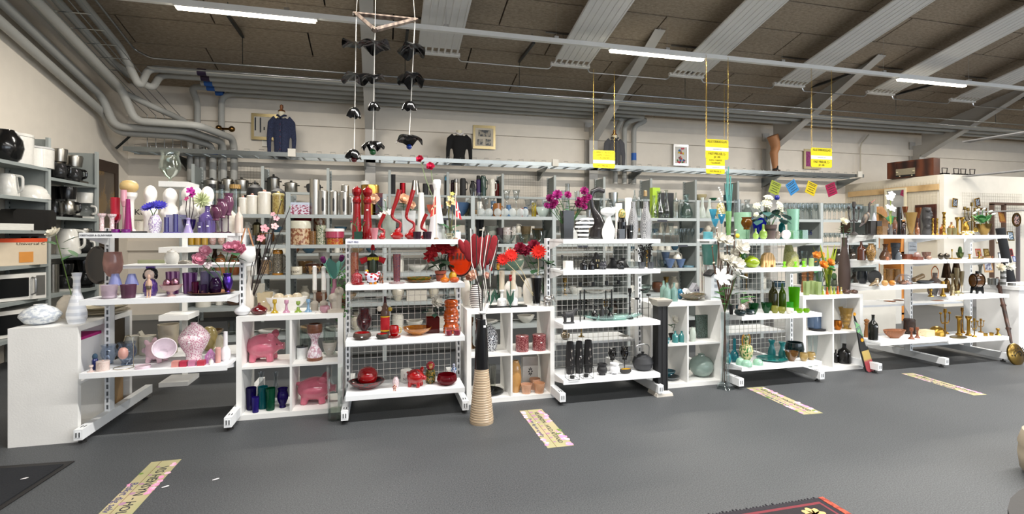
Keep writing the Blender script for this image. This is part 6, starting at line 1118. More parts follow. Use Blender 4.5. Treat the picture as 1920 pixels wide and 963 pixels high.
# ================================================================ units E and F, brown and brass
BRS,COP,WD='m a8843c','m b06a40','w 9a5c30 6a3a1c 30'
items('E1',[('tricandle',1601,34,378,'p 2c2624','dark iron candelabrum at the far left of the brown shelf','candelabrum',.3),('cube',1632,14,414,'p 1a1614','tall dark wood block candle holder, left','candle holder',.1),('cube',1644,14,414,'p 1a1614','tall dark wood block candle holder, right','candle holder',.12),('cube',1654,14,424,'w 8a6840 2a201a 20','shorter two-tone wood block candle holder','candle holder',.05),
 ('bell',1639,18,398,'v 8a8c94 b0b2b8 90','speckled grey stone cone behind the dark blocks','ornament',.25),('conevase',1686,16,388,'c 1a1816','tall matt black and sand cone vase','vase',.2),('vase',1678,10,407,'n 8a5a40 503020 30','small reddish stoneware bottle vase','vase',.12),('footvase',1708,25,398,'c a08048','mustard and brown goblet vase on a white foot','vase',.12),
 ('martini',1697,12,387,'m a86848|g d8d8d8','copper cone glass, left of the mustard vase','glass',.28),('martini',1722,14,389,'m a86848|g d8d8d8','copper cone glass, right of the mustard vase','glass',.28),('gourd',1720,10,417,'n a86030 604028 30','carved reddish wood figure by the dark carving','figurine',.08),
 ('spiralstick',1749,8,409,BRS,'left brass barley-twist candlestick','candlestick',.1),('spiralstick',1757,8,409,BRS,'right brass barley-twist candlestick','candlestick',.12),('pot',1671,12,420,'p 606060','grey pot of the white orchid','plant pot',.24)])
for x,w_,yt,d,lb in((1694,21,416,.08,'large dark glossy elephant figurine'),(1665,13,427,.05,'small brown elephant figurine with a price tag'),(1677,13,428,.05,'small grey-brown elephant figurine next to the smaller brown one')):
    loc,wd,hh,t=where('E1',x,w_,yt,d);tag(ob('elephant_figurine',blob('eleph',eleph,.03,2),'c 2c1812',None,loc,(wd/1.25,wd/1.25,hh/.88),(0,0,.3)),lb,'figurine')
loc,wd,hh,t=where('E1',1738,21,389,.15);tag(ob('carved_figure',blob('carved',lambda:joinr(r_tube([(0,0,0),(.03,0,.3),(-.02,0,.6),(0,0,1)],[.22,.16,.2,.17],12),*[r_ell((.1*math.sin(k*2.2),-.12,.1+k*.1),(.11,.1,.07),8,6)for k in range(9)]),.02,1),'p 2c2a2a',None,loc,(wd/.42,wd/.42,hh)),'tall charcoal carved stone figure column','figurine')
loc,wd,hh,t=where('E1',1655,30,387,.33);tag(ob('wooden_board',xf(r_prism([(-.5,0),(.5,0),(.48,.4),(.3,.8),(-.1,1),(-.5,1)],-.04,.04),Matrix.Identity(4)),'w b07c48 90602c 20',None,loc,(wd,.3,hh)),'large arched wooden board standing behind the dark blocks','board')
loc,wd,hh,t=where('E1',1626,22,370,.1);e=empty('bird_figure',loc,'wooden heron with a red beak on a thin metal stand','figurine')
ob('body',r_ell((-.02,0,.17),(.035,.025,.075),12,9,(R(35),'Y')),'w 6a5a4a 1c1a1a 30',e);ob('neck',r_tube([(.02,0,.22),(.03,0,.27),(.025,0,.31),(.045,0,.33)],[.014,.01,.01,.014],8),'w 4a3c34 1c1a1a 30',e);ob('beak',r_tube([(.05,0,.33),(.115,0,.37)],[.006,.001],6),'c b04030',e);ob('tail',r_tube([(-.05,0,.12),(-.1,0,.08)],[.02,.004],6),'p 3a3230',e);ob('stand',r_tube([(0,0,0),(0,0,.12)],.003,5),'p 303030',e);ob('base',r_box(-.03,.03,-.03,.03,0,.01),'p 1c1c1c',e)
flower('white artificial orchid with a big green leaf, behind the carvings','orchid',root('E1',1671,.24,.03),[(A('E1',1668,370,.2),'orchid',.045,'f f2f2ee'),(A('E1',1672,364,.2),'orchid',.04,'f f2f2ee'),(A('E1',1672,390,.2),'orchid',.045,'f f2f2ee'),(A('E1',1665,388,.2),'orchid',.035,'f f2f2ee')],'p 90a040',[(A('E1',1669,418,.24),.13,'p 1f7a50',2.2,1.0,'broad'),(A('E1',1673,418,.24),.1,'p 1f6a40',.8,.9,'broad')])
items('E1',[('spiralstick',1770,11,397,BRS,'tall brass open-twist candlestick','candlestick',.1),('bottle',1767,12,420,COP,'small round copper bottle behind the twist candlestick','bottle',.2),('bottle',1784,13,416,'m a87850','small copper pot with a slim lid on the brass shelf','pot',.25),('tumbler',1780,10,427,'G a8a078','left small smoky glass with brass rim','glass',.1),('tumbler',1790,10,427,'G a8a078','right small smoky glass with brass rim','glass',.1),
 ('column',1795,10,407,BRS,'left fluted brass pillar candlestick','candlestick',.16),('column',1804,10,407,BRS,'right fluted brass pillar candlestick','candlestick',.16),('vase',1811,15,415,BRS,'round brass jar behind the yellow blossoms','jar',.25),('candelabrum',1822,56,378,'m 7c683c','big five-branched brass candelabrum at the back','candelabrum',.3),
 ('bowl',1845,33,419,'m 80683c','big brass planter bowl holding white lilies','planter',.17),('disc',1828,12,417,'m b09040','brass round plate leaning on the planter','plate',.05,{'rot':(R(80),0,0),'h':.012})])
byl('brass round plate leaning').location.z+=.055
flower('white artificial calla lilies with many green leaves in the brass planter','lily',root('E1',1845,.17,.06),[(A('E1',x,y,.12),'bud',.03,'f f0f2ea')for x,y in((1825,400),(1831,394),(1843,393),(1855,397),(1860,402))],'p 4a7a3c',[(A('E1',1842,418,.15),.065+.015*(k%3),'p 3c8040',k*.9,.6+.2*(k%3),'broad')for k in range(12)])
rr=[mv(r_ell((0,0,0),(.014,.012,.01),6,4),(random.uniform(-.07,.07),random.uniform(-.015,.015),.01+.012*(k%3)))for k in range(34)]
tag(ob('dried_blossoms',mesh(joinr(*rr),'b'),'n e0b020 f4ecd0 60',None,root('E1',1813,.05)),'heap of yellow and white dried blossoms before the brass jar','blossoms',None,'stuff')
items('E2',[('bottle',1615,17,452,'c 5a2c18','tall brown stoneware bottle with a handle','bottle',.16),('jug',1633,20,456,'n 3c281e d8a860 26','dark brown jug decorated with cream blossoms','jug',.1),('vase',1649,15,465,'c d8d4ca','white vase behind the blossom jug','vase',.28),('carafe',1660,24,457,'G 8a6850','smoky brown round-bellied glass carafe','carafe',.1),('ball',1664,7,481,'c b06840','small copper-coloured ball before the carafe','ornament',.03),
 ('pot',1679,19,455,'p 3c4046','tall dark grey ceramic cup','cup',.16),('dome',1685,13,472,'p 4c5258','dark rough mineral stone','stone',.08),('cube',1699,18,476,'w 7a4028 502818 20','small reddish wooden box','box',.12,{'dp':.08}),('box',1698,24,483,'p c8c0ac','pale flat stone tray on the second brown shelf','tray',.04,{'h':.008}),('cube',1719,18,481,'w 7a3c28 502818 20','reddish hexagonal wood base under crystals','box',.06),('crystal',1719,16,472,'v c0a8a0 805048 60','cluster of pinkish crystals on a wood base','crystal',.06),
 ('bowl',1737,19,472,'n 7a4838 b08068 30','brown pottery bowl behind the shells','bowl',.2),('crystal',1742,12,479,'v c8a890 8a6050 60','small pair of speckled sea shells','shell',.05),('box',1711,26,453,'p b8bcc0','grey tin sign with a saying and two tiny teacups','sign',.3,{'dp':.008})])
sg=byl('grey tin sign');
for s_,z_ in(('TEA IS Always',.72),('A GOOD IDEA',.5)):text(sg,s_,.13,(0,-.38,z_),(R(90),0,0),'p 303030')
ob('teacup',joinr(r_ell((-.2,-.37,.22),(.09,.02,.06),8,6),r_ell((.22,-.37,.22),(.09,.02,.05),8,6)),'p 80402c',sg)
SF['F2']=(1.143,3.99);SF['F1']=(1.405,3.99)
items('F2',[('crystal',1764,13,474,'m 5c554c','left pewter baby shoe','shoe',.06),('crystal',1775,13,474,'m 5c554c','right pewter baby shoe','shoe',.07),('disc',1788,28,483,'m 8a6c40','low oval bronze tray with a sunflower ornament','tray',.1,{'h':.012}),('stick',1785,7,467,'m b09040','tiny brass sunflower ornament','ornament',.1),('bowl',1800,16,473,'m 55603c','green-brown metal leaf dish','dish',.16),('column',1818,8,476,BRS,'small brass chamber candlestick on the brass shelf','candlestick',.08),('disc',1834,22,482,'m 8a6a3a','brass oval plaque lying flat at the right end','plate',.1,{'h':.01}),('candlehold',1836,10,471,BRS,'small square brass candle holder on a plaque','candle holder',.12),('stick',1861,7,480,COP,'tiny copper knob ornament at the shelf end','ornament',.06)])
items('F2',[('ball',1800,9,462,'f 4a6a38','green and yellow silk flower head above the leaf dish','flower',.18)])
def seal():return joinr(r_tube([(-.5,0,.1),(-.2,0,.2),(.1,0,.28),(.3,0,.45),(.36,0,.68)],[.06,.16,.24,.2,.14],12),r_ell((.4,0,.78),(.17,.13,.15)),r_ell((.1,-.22,.08),(.16,.1,.05)),r_ell((-.52,0,.07),(.14,.12,.05)))
loc,wd,hh,t=where('E3',1639,36,521,.05);tag(ob('seal_figurine',blob('seal',seal,.03,2),'n 8a7450 5a4a34 40',None,loc,(wd/1.2,wd/1.2,hh/.93),(0,0,.2)),'mottled brown stone seal with raised head','figurine')
items('E3',[('roundbowl',1617,24,508,'c 2c3034','dark pottery bowl with dried stems, far left','bowl',.3),('cyl',1665,18,504,'w b08040 80582c 20','left round wooden canister behind the hen','canister',.3),('cyl',1680,17,504,'w b08040 80582c 20','right round wooden canister behind the duck','canister',.3),('ball',1659,13,525,'w d0a060 a87840 30','pale wooden round hen ornament','ornament',.05),('ball',1673,14,525,'c d88818','orange-yellow wooden duckling ornament','ornament',.05),('dome',1694,36,513,'g dcdce4','clear plastic bag of small brown things','bag',.12),('plate',1733,52,526,'p 24282c','black slate boat-shaped dish','dish',.14,{'dp':.13}),('cup',1753,10,511,'p c8c4b8','small white jar behind the slate dish','jar',.33)])
ob('contents',joinr(*[r_ell((random.uniform(-.3,.3),random.uniform(-.2,.2),.12+.1*(k%3)),(.12,.12,.1),6,5)for k in range(12)]),'p a07860',byl('clear plastic bag'))
o=put('cyl',(lambda q:(q[0],q[1],.93))(where('E3',1722,10,500,.14)[0]),.05,.14,'n a88a60 705434 20','polished brown horn lying across the slate dish','horn',rot=(0,R(72),0));o.location.x-=.07;o.location.z=.925
loc,wd,hh,t=where('E3',1640,42,506,.16);tag(ob('leather_shoe',xf(r_ell((0,0,0),(.5,.2,.5),12,8),Matrix.Translation((0,0,.5))),'p 181818',None,loc,(wd,wd*.6,hh)),'long black leather clog shape behind the stone seal','shoe')
items('F3',[('demijohn',1753,30,511,'G a09088','big round glass jar with a copper wire handle','jar',.2),('lamp',1775,22,493,'m 3c2c20|m 6a5234','left dark brass lamp-shaped candle holder','lamp',.3),('lamp',1793,22,493,'m 3c2c20|m 6a5234','right dark brass lamp-shaped candle holder','lamp',.3),('hyac',1786,10,513,'m a89878','left slender brass trumpet vase','vase',.2),('flute',1794,11,502,'m a89878','middle slender brass trumpet vase','vase',.16),('flute',1803,11,508,'m a89878','right slender brass trumpet vase','vase',.16),
 ('brassbell',1786,12,534,'m b0a080','brass hand bell in front of the trumpet vases','bell',.06),('dish_balls',1797,17,545,'g e0dcc0|c d0c080','small clear glass dish with yellow rims','dish',.04),('candlehold',1745,13,541,BRS,'low brass candlestick at the far left of the third shelf','candlestick',.06),('bowl',1754,14,541,'m 909090','low pewter footed bowl','bowl',.12),('candlehold',1768,14,527,BRS,'brass chamber candlestick with a tall stem','candlestick',.05),('barrel',1832,40,508,'c 6a4010|m 2c2c2c|c b06840','amber glass barrel with hoops on a black cast stand','barrel',.15,{'dr':.8}),('column',1838,12,490,'m 808078','pewter candle mug behind the barrel','candlestick',.32)])
ob('wire_handle',r_tube(rnd_path([(-.3,0,.75),(-.42,0,1.1),(0,0,1.35),(.42,0,1.1),(.3,0,.75)],.2),.03,6),COP,byl('big round glass jar with a copper'))
items('E4',[('mill',1625,11,597,'w b07840 8a5428 30','tall wooden spice mill with a yellow label','mill',.24),('bottle',1637,20,590,'c 12140e','tall black glass bottle with a cork stopper','bottle',.12),('bowl',1677,60,618,WD,'long leaf-shaped wooden bowl','bowl',.14,{'dp':.13}),('stein',1705,26,597,'w 3c2418 1c100c 20','dark carved wooden head-shaped jar','jar',.28),('candlehold',1709,14,614,'w 8a4c28 5c2c18 20','left turned wooden candlestick','candlestick',.05),('candlehold',1720,12,613,'w 8a4c28 5c2c18 20','right turned wooden candlestick','candlestick',.08),('box',1737,26,618,'w dcc8a4 c8b088 20','pale plain wooden box','box',.13,{'dp':.13})])
items('F4',[('dome',1757,34,611,BRS,'upturned round brass basin','bowl',.24),('tricandle',1772,34,578,'m 9a7430','brass three-armed candelabrum, left on the bottom shelf','candelabrum',.3),('column',1798,14,592,BRS,'left thick fluted brass candlestick','candlestick',.2),('column',1816,14,592,BRS,'right thick fluted brass candlestick','candlestick',.14),('stick',1804,13,576,'m 8a6430','tall bronze candlestick with a ring','candlestick',.28),('tricandle',1827,22,596,BRS,'small brass menorah-like candelabrum','candelabrum',.08),('tricandle',1839,24,597,'m a07838','second small brass candelabrum behind the first','candelabrum',.25),('disc',1797,46,630,'m 5c5034','dark oval brass tray lying at the front','tray',.09,{'h':.014,'dp':.12}),('candlehold',1871,15,615,BRS,'low brass candle holder at the right shelf end','candle holder',.08),('cup',1848,9,624,BRS,'left tiny brass cup','cup',.08),('cup',1859,9,623,BRS,'right tiny brass cup','cup',.08)])
items('EB',[('copperpan',1752,36,575,COP+'|p 1c1c1c','lidded copper saute pan with a dark handle','pan',.1),('bowl',1745,34,592,'m 6a3420','wide dark copper bowl under the pan','bowl',.26),('dome',1773,30,572,'m 4c4840','dark pewter domed tureen','tureen',.15),('electrickettle',1668,26,586,COP,'old copper kettle on the rear shelf','kettle',.15),('casserole',1685,20,592,'m 70432c','small dark copper pot beside the copper kettle','pot',.2)])
# brass warming pan leaning at the far right
p=atY(1901,664,3.95);q=atY(1870,520,4.3);e=empty('warming_pan',(p.x,p.y,0),'round pierced brass warming pan with a long dark turned handle','warming pan')
D=q-p;ob('pan',xf(r_lathe([(0,0),(.9,0),(1,.03),(1,.1),(.92,.13),(0,.16)],32),Matrix.Translation((0,0,p.z))@Matrix.Rotation(R(78),4,'X')@Matrix.Scale(.235,4)),'m 90743c',e)
ob('pierced_holes',joinr(*[mv(r_ell((0,0,0),(.006,.004,.011),6,4),(r_*math.cos(a*.39),-.04-r_*.2*math.sin(a*.39),p.z+r_*math.sin(a*.39)))for r_ in(.045,.085)for a in range(16)]),'p 1c140c',e)
ob('handle',r_tube([tuple(D*t_+Vector((0,0,p.z)))for t_ in(.14,.3,.32,.34,.6,.62,.64,.85,.87,1)],[.012,.018,.026,.018,.02,.028,.02,.018,.026,.014],10),'w 4a2c20 2a1812 20',e)
e.location.x=p.x
# white plinth at the right edge with its things, and a rear cupboard
tag(ob('white_cabinet',mesh(joinr(r_box(6.98,7.75,4.08,4.5,0,.78),r_box(6.96,7.77,4.06,4.52,.78,.82)),'cabinet',False),'p ecebea'),'white cabinet at the right edge behind the warming pan','cabinet')
SF['WC']=(.82,4.06);items('WC',[('glassjar',1897,17,530,'m 8a8a88|m 9a9a98','lidded pewter jar on the white cabinet','jar',.12),('cyl',1881,12,503,'s a0a0a0 50504c 9','tall striped pewter vase with white roses','vase',.13),('disc',1913,16,536,'m b0b0ac','low round pewter box at the right edge','box',.12),('cyl',1862,22,521,'m 8a8a86','stack of ribbed pewter dishes at the end of the cabinet','dishes',.25)])
flower('two cream artificial roses in the striped pewter vase','rose',root('WC',1881,.13,.2),[(A('WC',1875,502,.1),'peony',.05,'f ece4d0'),(A('WC',1893,500,.12),'peony',.05,'f eceae2')],leaves=[(A('WC',1884,508,.1),.05,'p 3c5a34',1)])
for i,(x0,Y,z1,c,lb)in enumerate(((7.2,6.2,.75,'p c8c6c0','white rear cupboard side seen beneath the brass shelf'),(6.0,5.35,.68,'p cfccc4','low pale panel behind the copper pans'))):
    tag(ob('cupboard',mesh(r_box(x0,x0+.8,Y,Y+.4,0,z1),'cupboard',False),c),lb,'cupboard')
# tall pine shelf seen behind unit E
e=empty('pine_shelf',(8.0,6.4,0),'tall orange pine shelf with dark back behind the brown unit','shelf')
for x in(-.3,.25):ob('side_board',mesh(r_box(x,x+.1,0,.3,0,1.65),'s',False),'w c8843c a8642a 9',e)
for z_ in(.1,.6,1.1,1.6):ob('shelf',mesh(r_box(-.3,.35,0,.3,z_,z_+.03),'s',False),'w c08040 a06028 9',e)
ob('back_panel',mesh(r_box(-.6,-.3,.1,.35,0,1.65),'b',False),'p 3c281c',e)
# partition wall things: mirrors, grids
e=empty('tall_mirror',(PX-.03,8.35,0),'tall cream-framed mirror on the side of the partition','mirror')
def mir(e,y0,y1,z0,z1,fw,fc,glass='m c8ccd0'):
    ob('frame',joinr(r_box(-.03,.0,y0,y1,z0,z0+fw),r_box(-.03,.0,y0,y1,z1-fw,z1),r_box(-.03,.0,y0,y0+fw,z0+fw,z1-fw),r_box(-.03,.0,y1-fw,y1,z0+fw,z1-fw)),fc,e);ob('mirror_glass',r_box(-.01,0,y0+fw,y1-fw,z0+fw,z1-fw),glass,e)
MC['mirr']=mt('m c8ccd0');MC['mirr'].node_tree.nodes['Principled BSDF'].inputs['Roughness'].default_value=.04
mir(e,-.22,.24,1.2,2.4,.04,'p e0d8bc');e2=empty('dark_mirror',(PX-.03,7.72,0),'square mirror in a wide dark mahogany frame','mirror');mir(e2,-.18,.22,1.35,2.02,.08,'w 4a2014 2c120c 9')
rr=[r_box(PX-.02,PX-.016,7.5+.06*k,7.503+.06*k,1.3,2.5)for k in range(34)]+[r_box(PX-.024,PX-.02,7.5,9.5,1.3+.06*k,1.303+.06*k)for k in range(20)]
tag(ob('wire_grid',mesh(joinr(*rr),'g',False),'p c8bfa8'),'square wire grid on the partition side behind the mirrors','wire grid');tag(ob('wood_batten',r_box(PX-.035,PX-.025,7.5,9.5,2.3,2.42),'w d0b080 b89460 9'),'pale wooden batten across the grid on the partition side','batten')
rr=[r_box(11.1+.06*k,11.103+.06*k,PYc-.03,PYc-.027,1.4,2.25)for k in range(28)]+[r_box(11.1,12.75,PYc-.027,PYc-.024,1.4+.06*k,1.403+.06*k)for k in range(15)]
tag(ob('wire_grid',mesh(joinr(*rr),'g',False),'p bcb6a8'),'square wire grid on the white partition with two gold frames','wire grid')
for x,y,lb,ry in((1790,380,'small gilt-framed blue picture hung tilted on the grid',.1),(1834,379,'small gilt-framed dark picture hung tilted on the grid',-.2)):
    p=atY(x,y+8,PYc-.06);put('frame',tuple(p),.13,.17,'m b08830|n 203050 a0a8b0 9',lb,'picture',rot=(0,ry,0),dp=.1)
p=atY(1838,430,7.2);put('frame',tuple(p),.34,.42,'m 8a6428|p d8d8d4','large gilt frame leaning behind the lilies','picture',dp=.12)
e=empty('picture_rack',(11.3,6.9,0),'grey slanted display rack full of framed pictures','rack')
for z_ in(1.62,1.28,.92):ob('ledge',r_box(-.5,.5,-.2,.0,z_,z_+.02),'p 9a9a9c',e);ob('backboard',r_prism([(-.02,0),(.1,.3),(.12,.3),(0,0)],-.5,.5),'p a8a8ac',e);b_=e.children[-1];me=b_.data;[setattr(v,'co',(v.co.y,v.co.x,v.co.z+z_))for v in me.vertices]
for x in(.5,):ob('post',r_box(x,x+.04,0,.05,0,1.75),'p 6a6468',e)
for x,y,w_,h_,c,lb in((1883,407,20,20,'p 7a4424|w c89040 8a5820 9','wooden picture with a carved hound scene'),(1873,449,9,14,'m b09040|p e8e4d8','left slim gilt frame on the middle ledge'),(1880,449,8,14,'m b09040|p e8e4d8','middle slim gilt frame on the middle ledge'),(1888,449,8,14,'m b09040|p e8e4d8','right slim gilt frame on the middle ledge'),(1899,442,20,18,'m a08850|n 3a6a90 c0c8d0 5','blue mountain picture in a pale gold frame'),(1838,473,17,14,'p a04030|n 805040 c0a080 5','reddish print at the left of the lower ledge'),(1853,473,17,14,'m a88840|n c0a860 806030 5','gold toned engraving on the lower ledge'),(1879,480,12,14,'p 242830|p d0d4dc','black frame with a blue emblem'),(1892,478,14,15,'m 8a7a50|n 5a8a80 d0c8a8 5','green seascape in a dull gold frame'),(1900,473,10,14,'p a01820|p 402020','small red frame on the lower ledge'),(1905,485,9,10,'p 1c3c90|p c0c8e0','small blue frame on the lower ledge'),(1857,495,29,31,'w d0a878 b08858 9|n b8bcc8 6a6a80 5','large pale wood framed picture of small boats')):
    p=atY(x,y+h_*.5,6.72);t_=tof(x,6.72);put('frame',(p.x,6.74,p.z),w_*t_/F*.8,h_*t_/F,c,lb,'picture',dp=.06,rot=(-.15,0,0))
p=atY(1905,425,6.7);put('ovalframe',tuple(p),.22,.26,'m 7a5c34|n 303a40 d0a8a0 9','oval bronze-framed picture of two figures','picture',dp=.2)
for i,(x0,x1,z_,c,lb)in enumerate(((12.9,13.8,2.35,'p 5a4438','dark wooden frame rack standing at the far right'),)):
    tag(ob('wooden_rack',joinr(r_box(11.6,11.65,7.2,7.26,0,2.02),r_box(11.92,11.97,7.2,7.26,0,2.02),r_box(11.6,13.5,7.2,7.26,2.0,2.05)),c),lb,'rack')
p=atY(1912,500,5.9);tag(ob('rolled_carpet',r_tube([(p.x-.02,5.9,0),(p.x-.28,6.0,1.52)],.06,10),'f 24262a'),'dark rolled carpet leaning upright at the right','carpet')
# radio, irons on the partition
SF['PT']=(2.6,7.45)
e=empty('radio',(PX+.06,7.6,2.6),'old wooden valve radio with a dial and knobs on the partition','radio',rz=R(-58));
e.location=(10.75,8.1,2.6);e.rotation_euler=(0,0,R(-90+12))
ob('case',mesh(r_box(-.42,.42,-.12,.13,.01,.36),'c',False),'w 5c301a 3a1c10 6',e);ob('dial_panel',r_box(-.25,.1,-.125,-.12,.07,.2),'p 847c68',e);ob('speaker_cloth',r_box(-.25,.12,-.124,-.12,.21,.33),'w 3c1c10 241008 6',e);ob('key_strip',r_box(-.25,.1,-.13,-.12,.03,.065),'p 141414',e)
for x,z_,r_ in((-.22,.13,.016),(.08,.13,.016),(-.17,.045,.012),(.05,.045,.012)):ob('knob',xf(r_lathe([(0,0),(1,0),(.9,1),(0,1)],12),Matrix.Translation((x,-.12,z_))@Matrix.Rotation(R(90),4,'X')@Matrix.Scale(r_*2,4)),'c e0d4b0',e)
for i,(x,lb)in enumerate(((1766,'lone old flat iron beside the radio'),(1790,'old flat iron, first of the group of three on the partition'),(1803,'old flat iron in the middle of the group of three'),(1820,'old flat iron at the right of the group of three'))):
    loc,wd,hh,t=where('PT',x,14,312,.08 if x>1770 else .1);loc=(max(loc[0],PX+.12),7.5,2.6);e=empty('flat_iron',loc,lb,'iron','old flat irons');ob('sole',r_prism([(-.09,0),(.1,0),(.08,.03),(-.08,.03)],-.035,.035),'m 302c2a',e);ob('handle',r_tube([(-.06,0,.02),(-.07,0,.13),(.07,0,.13),(.05,0,.02)],.009,6),'p 2a2220',e)
# ================================================================ hanging mobile of melted records
e=empty('record_mobile',(0,3.1,0),'mobile of black melted vinyl records hung on strings from a wooden triangle','mobile')
e.location=(0,0,0);YM=3.4
c1,c2,c3=atY(668,26,YM-.05),atY(778,37,YM),atY(703,56,YM-.45)
for a,b in((c1,c2),(c2,c3),(c3,c1)):
    d=(b-a).normalized();ob('wooden_bar',mesh(r_tube([tuple(a-d*.02),tuple(b+d*.02)],.014,4),'bar',False),'w 76685c 564840 30',e)
m_=(c1+c2+c3)/3+Vector((0,0,1.1));top_=Vector((m_.x,m_.y,cz(m_.y)))
for a in(c1,c2,c3):ob('cord',r_tube([tuple(a),tuple(top_)],.0015,4),'p e0dcd0',e)
def record(k,dr):
    v,f=[],[];n=40;m=7
    for i in range(m+1):
        r=i/m
        for j in range(n):
            a=2*math.pi*j/n;wv=(math.sin(a*k+.4)*.5+.3*math.sin(a*(k+2)))*(1.3 if dr<1 else .5);
            v.append((r*math.cos(a)*(1-dr*.3*r),r*math.sin(a)*(1-dr*.3*r),-dr*r*r*.8+wv*.25*r*r))
    for i in range(m):
        for j in range(n):f.append((i*n+j,i*n+(j+1)%n,(i+1)*n+(j+1)%n,(i+1)*n+j))
    return v,f
for i,(top,ys)in enumerate(((c1,((668,88,19,3,.2),(667,148,21,3,.35),(665,207,14,8,1.1),(664,286,15,5,1.0))),(c3,((703,88,23,4,.35),(700,147,17,4,.4),(700,196,12,5,1.0),(699,272,18,9,.6))),(c2,((770,92,22,4,.6),(770,147,22,6,.6),(768,195,14,6,1.0),(767,262,20,4,.5))))):
    Yt=top.y;pb=atY(ys[-1][0],ys[-1][1],Yt);ob('string',r_tube([tuple(top),(pb.x,Yt,pb.z)],.003,5),'p e8e4dc',e)
    for x,y,r_,k,dr in ys:
        p=atY(x,y,Yt);s=r_*tof(x,Yt)/F*1.45;o=ob('record',record(k,dr),'c 0a0a0b',e,tuple(p),(s,s,s));o.rotation_euler=(random.uniform(-.15,.15),random.uniform(-.1,.1),random.uniform(0,6));o.location.z+=s*.3
    p=atY(ys[-1][0],ys[-1][1]+13,Yt);ob('ball',r_ell(tuple(p),(.018,.018,.018)),('c 8a2028','c 2c7a40','c 2050c0')[i],e)
# ================================================================ hanging signs
def sign(x0,x1,y0,y1,Y,lines,lb,chain_y,grp=None):
    a=atY(x0,y1,Y);b=atY(x1,y0,Y);W_=b.x-a.x;Hh=atY(x0,y0,Y).z-a.z;e=empty('hanging_sign',(a.x,Y,a.z),lb,'sign',grp,0)
    ob('board',mesh(r_prism([(.02,0),(W_-.02,0),(W_,.02),(W_,Hh-.02),(W_-.02,Hh),(.02,Hh),(0,Hh-.02),(0,.02)],0,.004),'b',False),'p f4e000',e);z2=.3 if len(lines)>3 else .42;z2={3:.42,4:.26}[len(lines)]
    ob('white_band',r_box(0,W_,-.002,0,Hh*z2,Hh*(z2+.18)),'p f4f4f6',e);text(e,'GÆLDER KUN FREMSATTE VARER',.011,(W_/2,-.004,Hh*(z2+.09)),(R(90),0,0),'p 8080a0',sx=.9)
    top=Hh*.88;sz=W_*(.125 if len(lines)==3 else .105)
    for i,l in enumerate(lines[:-1]if len(lines)==4 else lines[:1]):text(e,l,sz,(W_/2,-.004,top-i*Hh*.15),(R(90),0,0),'p 6a6208',sx=.82)
    for i,l in enumerate(lines[-1:]if len(lines)==4 else lines[1:]):text(e,l,sz,(W_/2,-.004,(Hh*.13 if len(lines)==4 else Hh*.28-i*Hh*.15)),(R(90),0,0),'p 6a6208',sx=.82)
    zt=atY((x0+x1)/2,chain_y,Y).z-a.z
    for x in(.01,W_-.01):
        rr=[];z_=Hh-.01;k=0
        while z_<zt:
            w2=.007;rr.append(r_tube([(x+(w2 if k%2 else 0)*s1,(0 if k%2 else w2)*s1,z_+dz)for s1,dz in((-1,.004),(-1,.024),(1,.024),(1,.004))],.002,3,True));z_+=.024;k+=1
        ob('chain',mesh(joinr(*rr),'chain'),'m d8b860',e)['kind']='stuff'
    return e
sign(1112,1153,281,314,7.45,('KOPPER M/ UNDERKOP','KAFFE- /THEKRUS','TALLERKNER','FAST PRIS KR. 5,-'),'single yellow sign on gold chains before the grey shirt',132)
sign(1323,1366,260,298,6.47,('ALLE DRIKKEGLAS','FAST PRIS KR. 2,-','pr. stk'),'front yellow sign on gold chains overlapping another sign',106)
sign(1324,1359,290,325,7.5,('KOPPER M/ UNDERKOP','KAFFE- /THEKRUS','TALLERKNER','FAST PRIS KR. 5,-'),'lower yellow sign half hidden behind the front sign',150)
sign(1520.5,1560,276,313,6.47,('ALLE DRIKKEGLAS','FAST PRIS KR. 2,-','pr. stk'),'yellow sign on gold chains at the right near the pink picture',130)
for x,y,a,c,lb in((1453,352,.35,'p 9aa832','lime green card hanging by one corner under the tray'),(1486,351,-.55,'p 2c84c4','blue card hanging by one corner under the tray'),(1521,353,.35,'p d8c010','yellow card hanging by one corner under the tray'),(1559,355,-.35,'p a00a48','crimson card hanging by one corner under the tray')):
    p=atY(x,y,8.95);e=empty('hanging_card',tuple(p),lb,'card','four coloured cards under the cable tray');e.rotation_euler=(0,a,0)
    ob('card',r_box(-.13,.13,0,.004,-.135,.135),c,e)
    for k,(w_,z_)in enumerate(((.2,.1),(.18,.07),(.2,.02),(.14,-.03),(.19,-.08))):ob('writing',r_box(-w_/2,w_/2,-.002,0,z_-.006,z_+.006),'p 202418',e)['kind']='stuff'
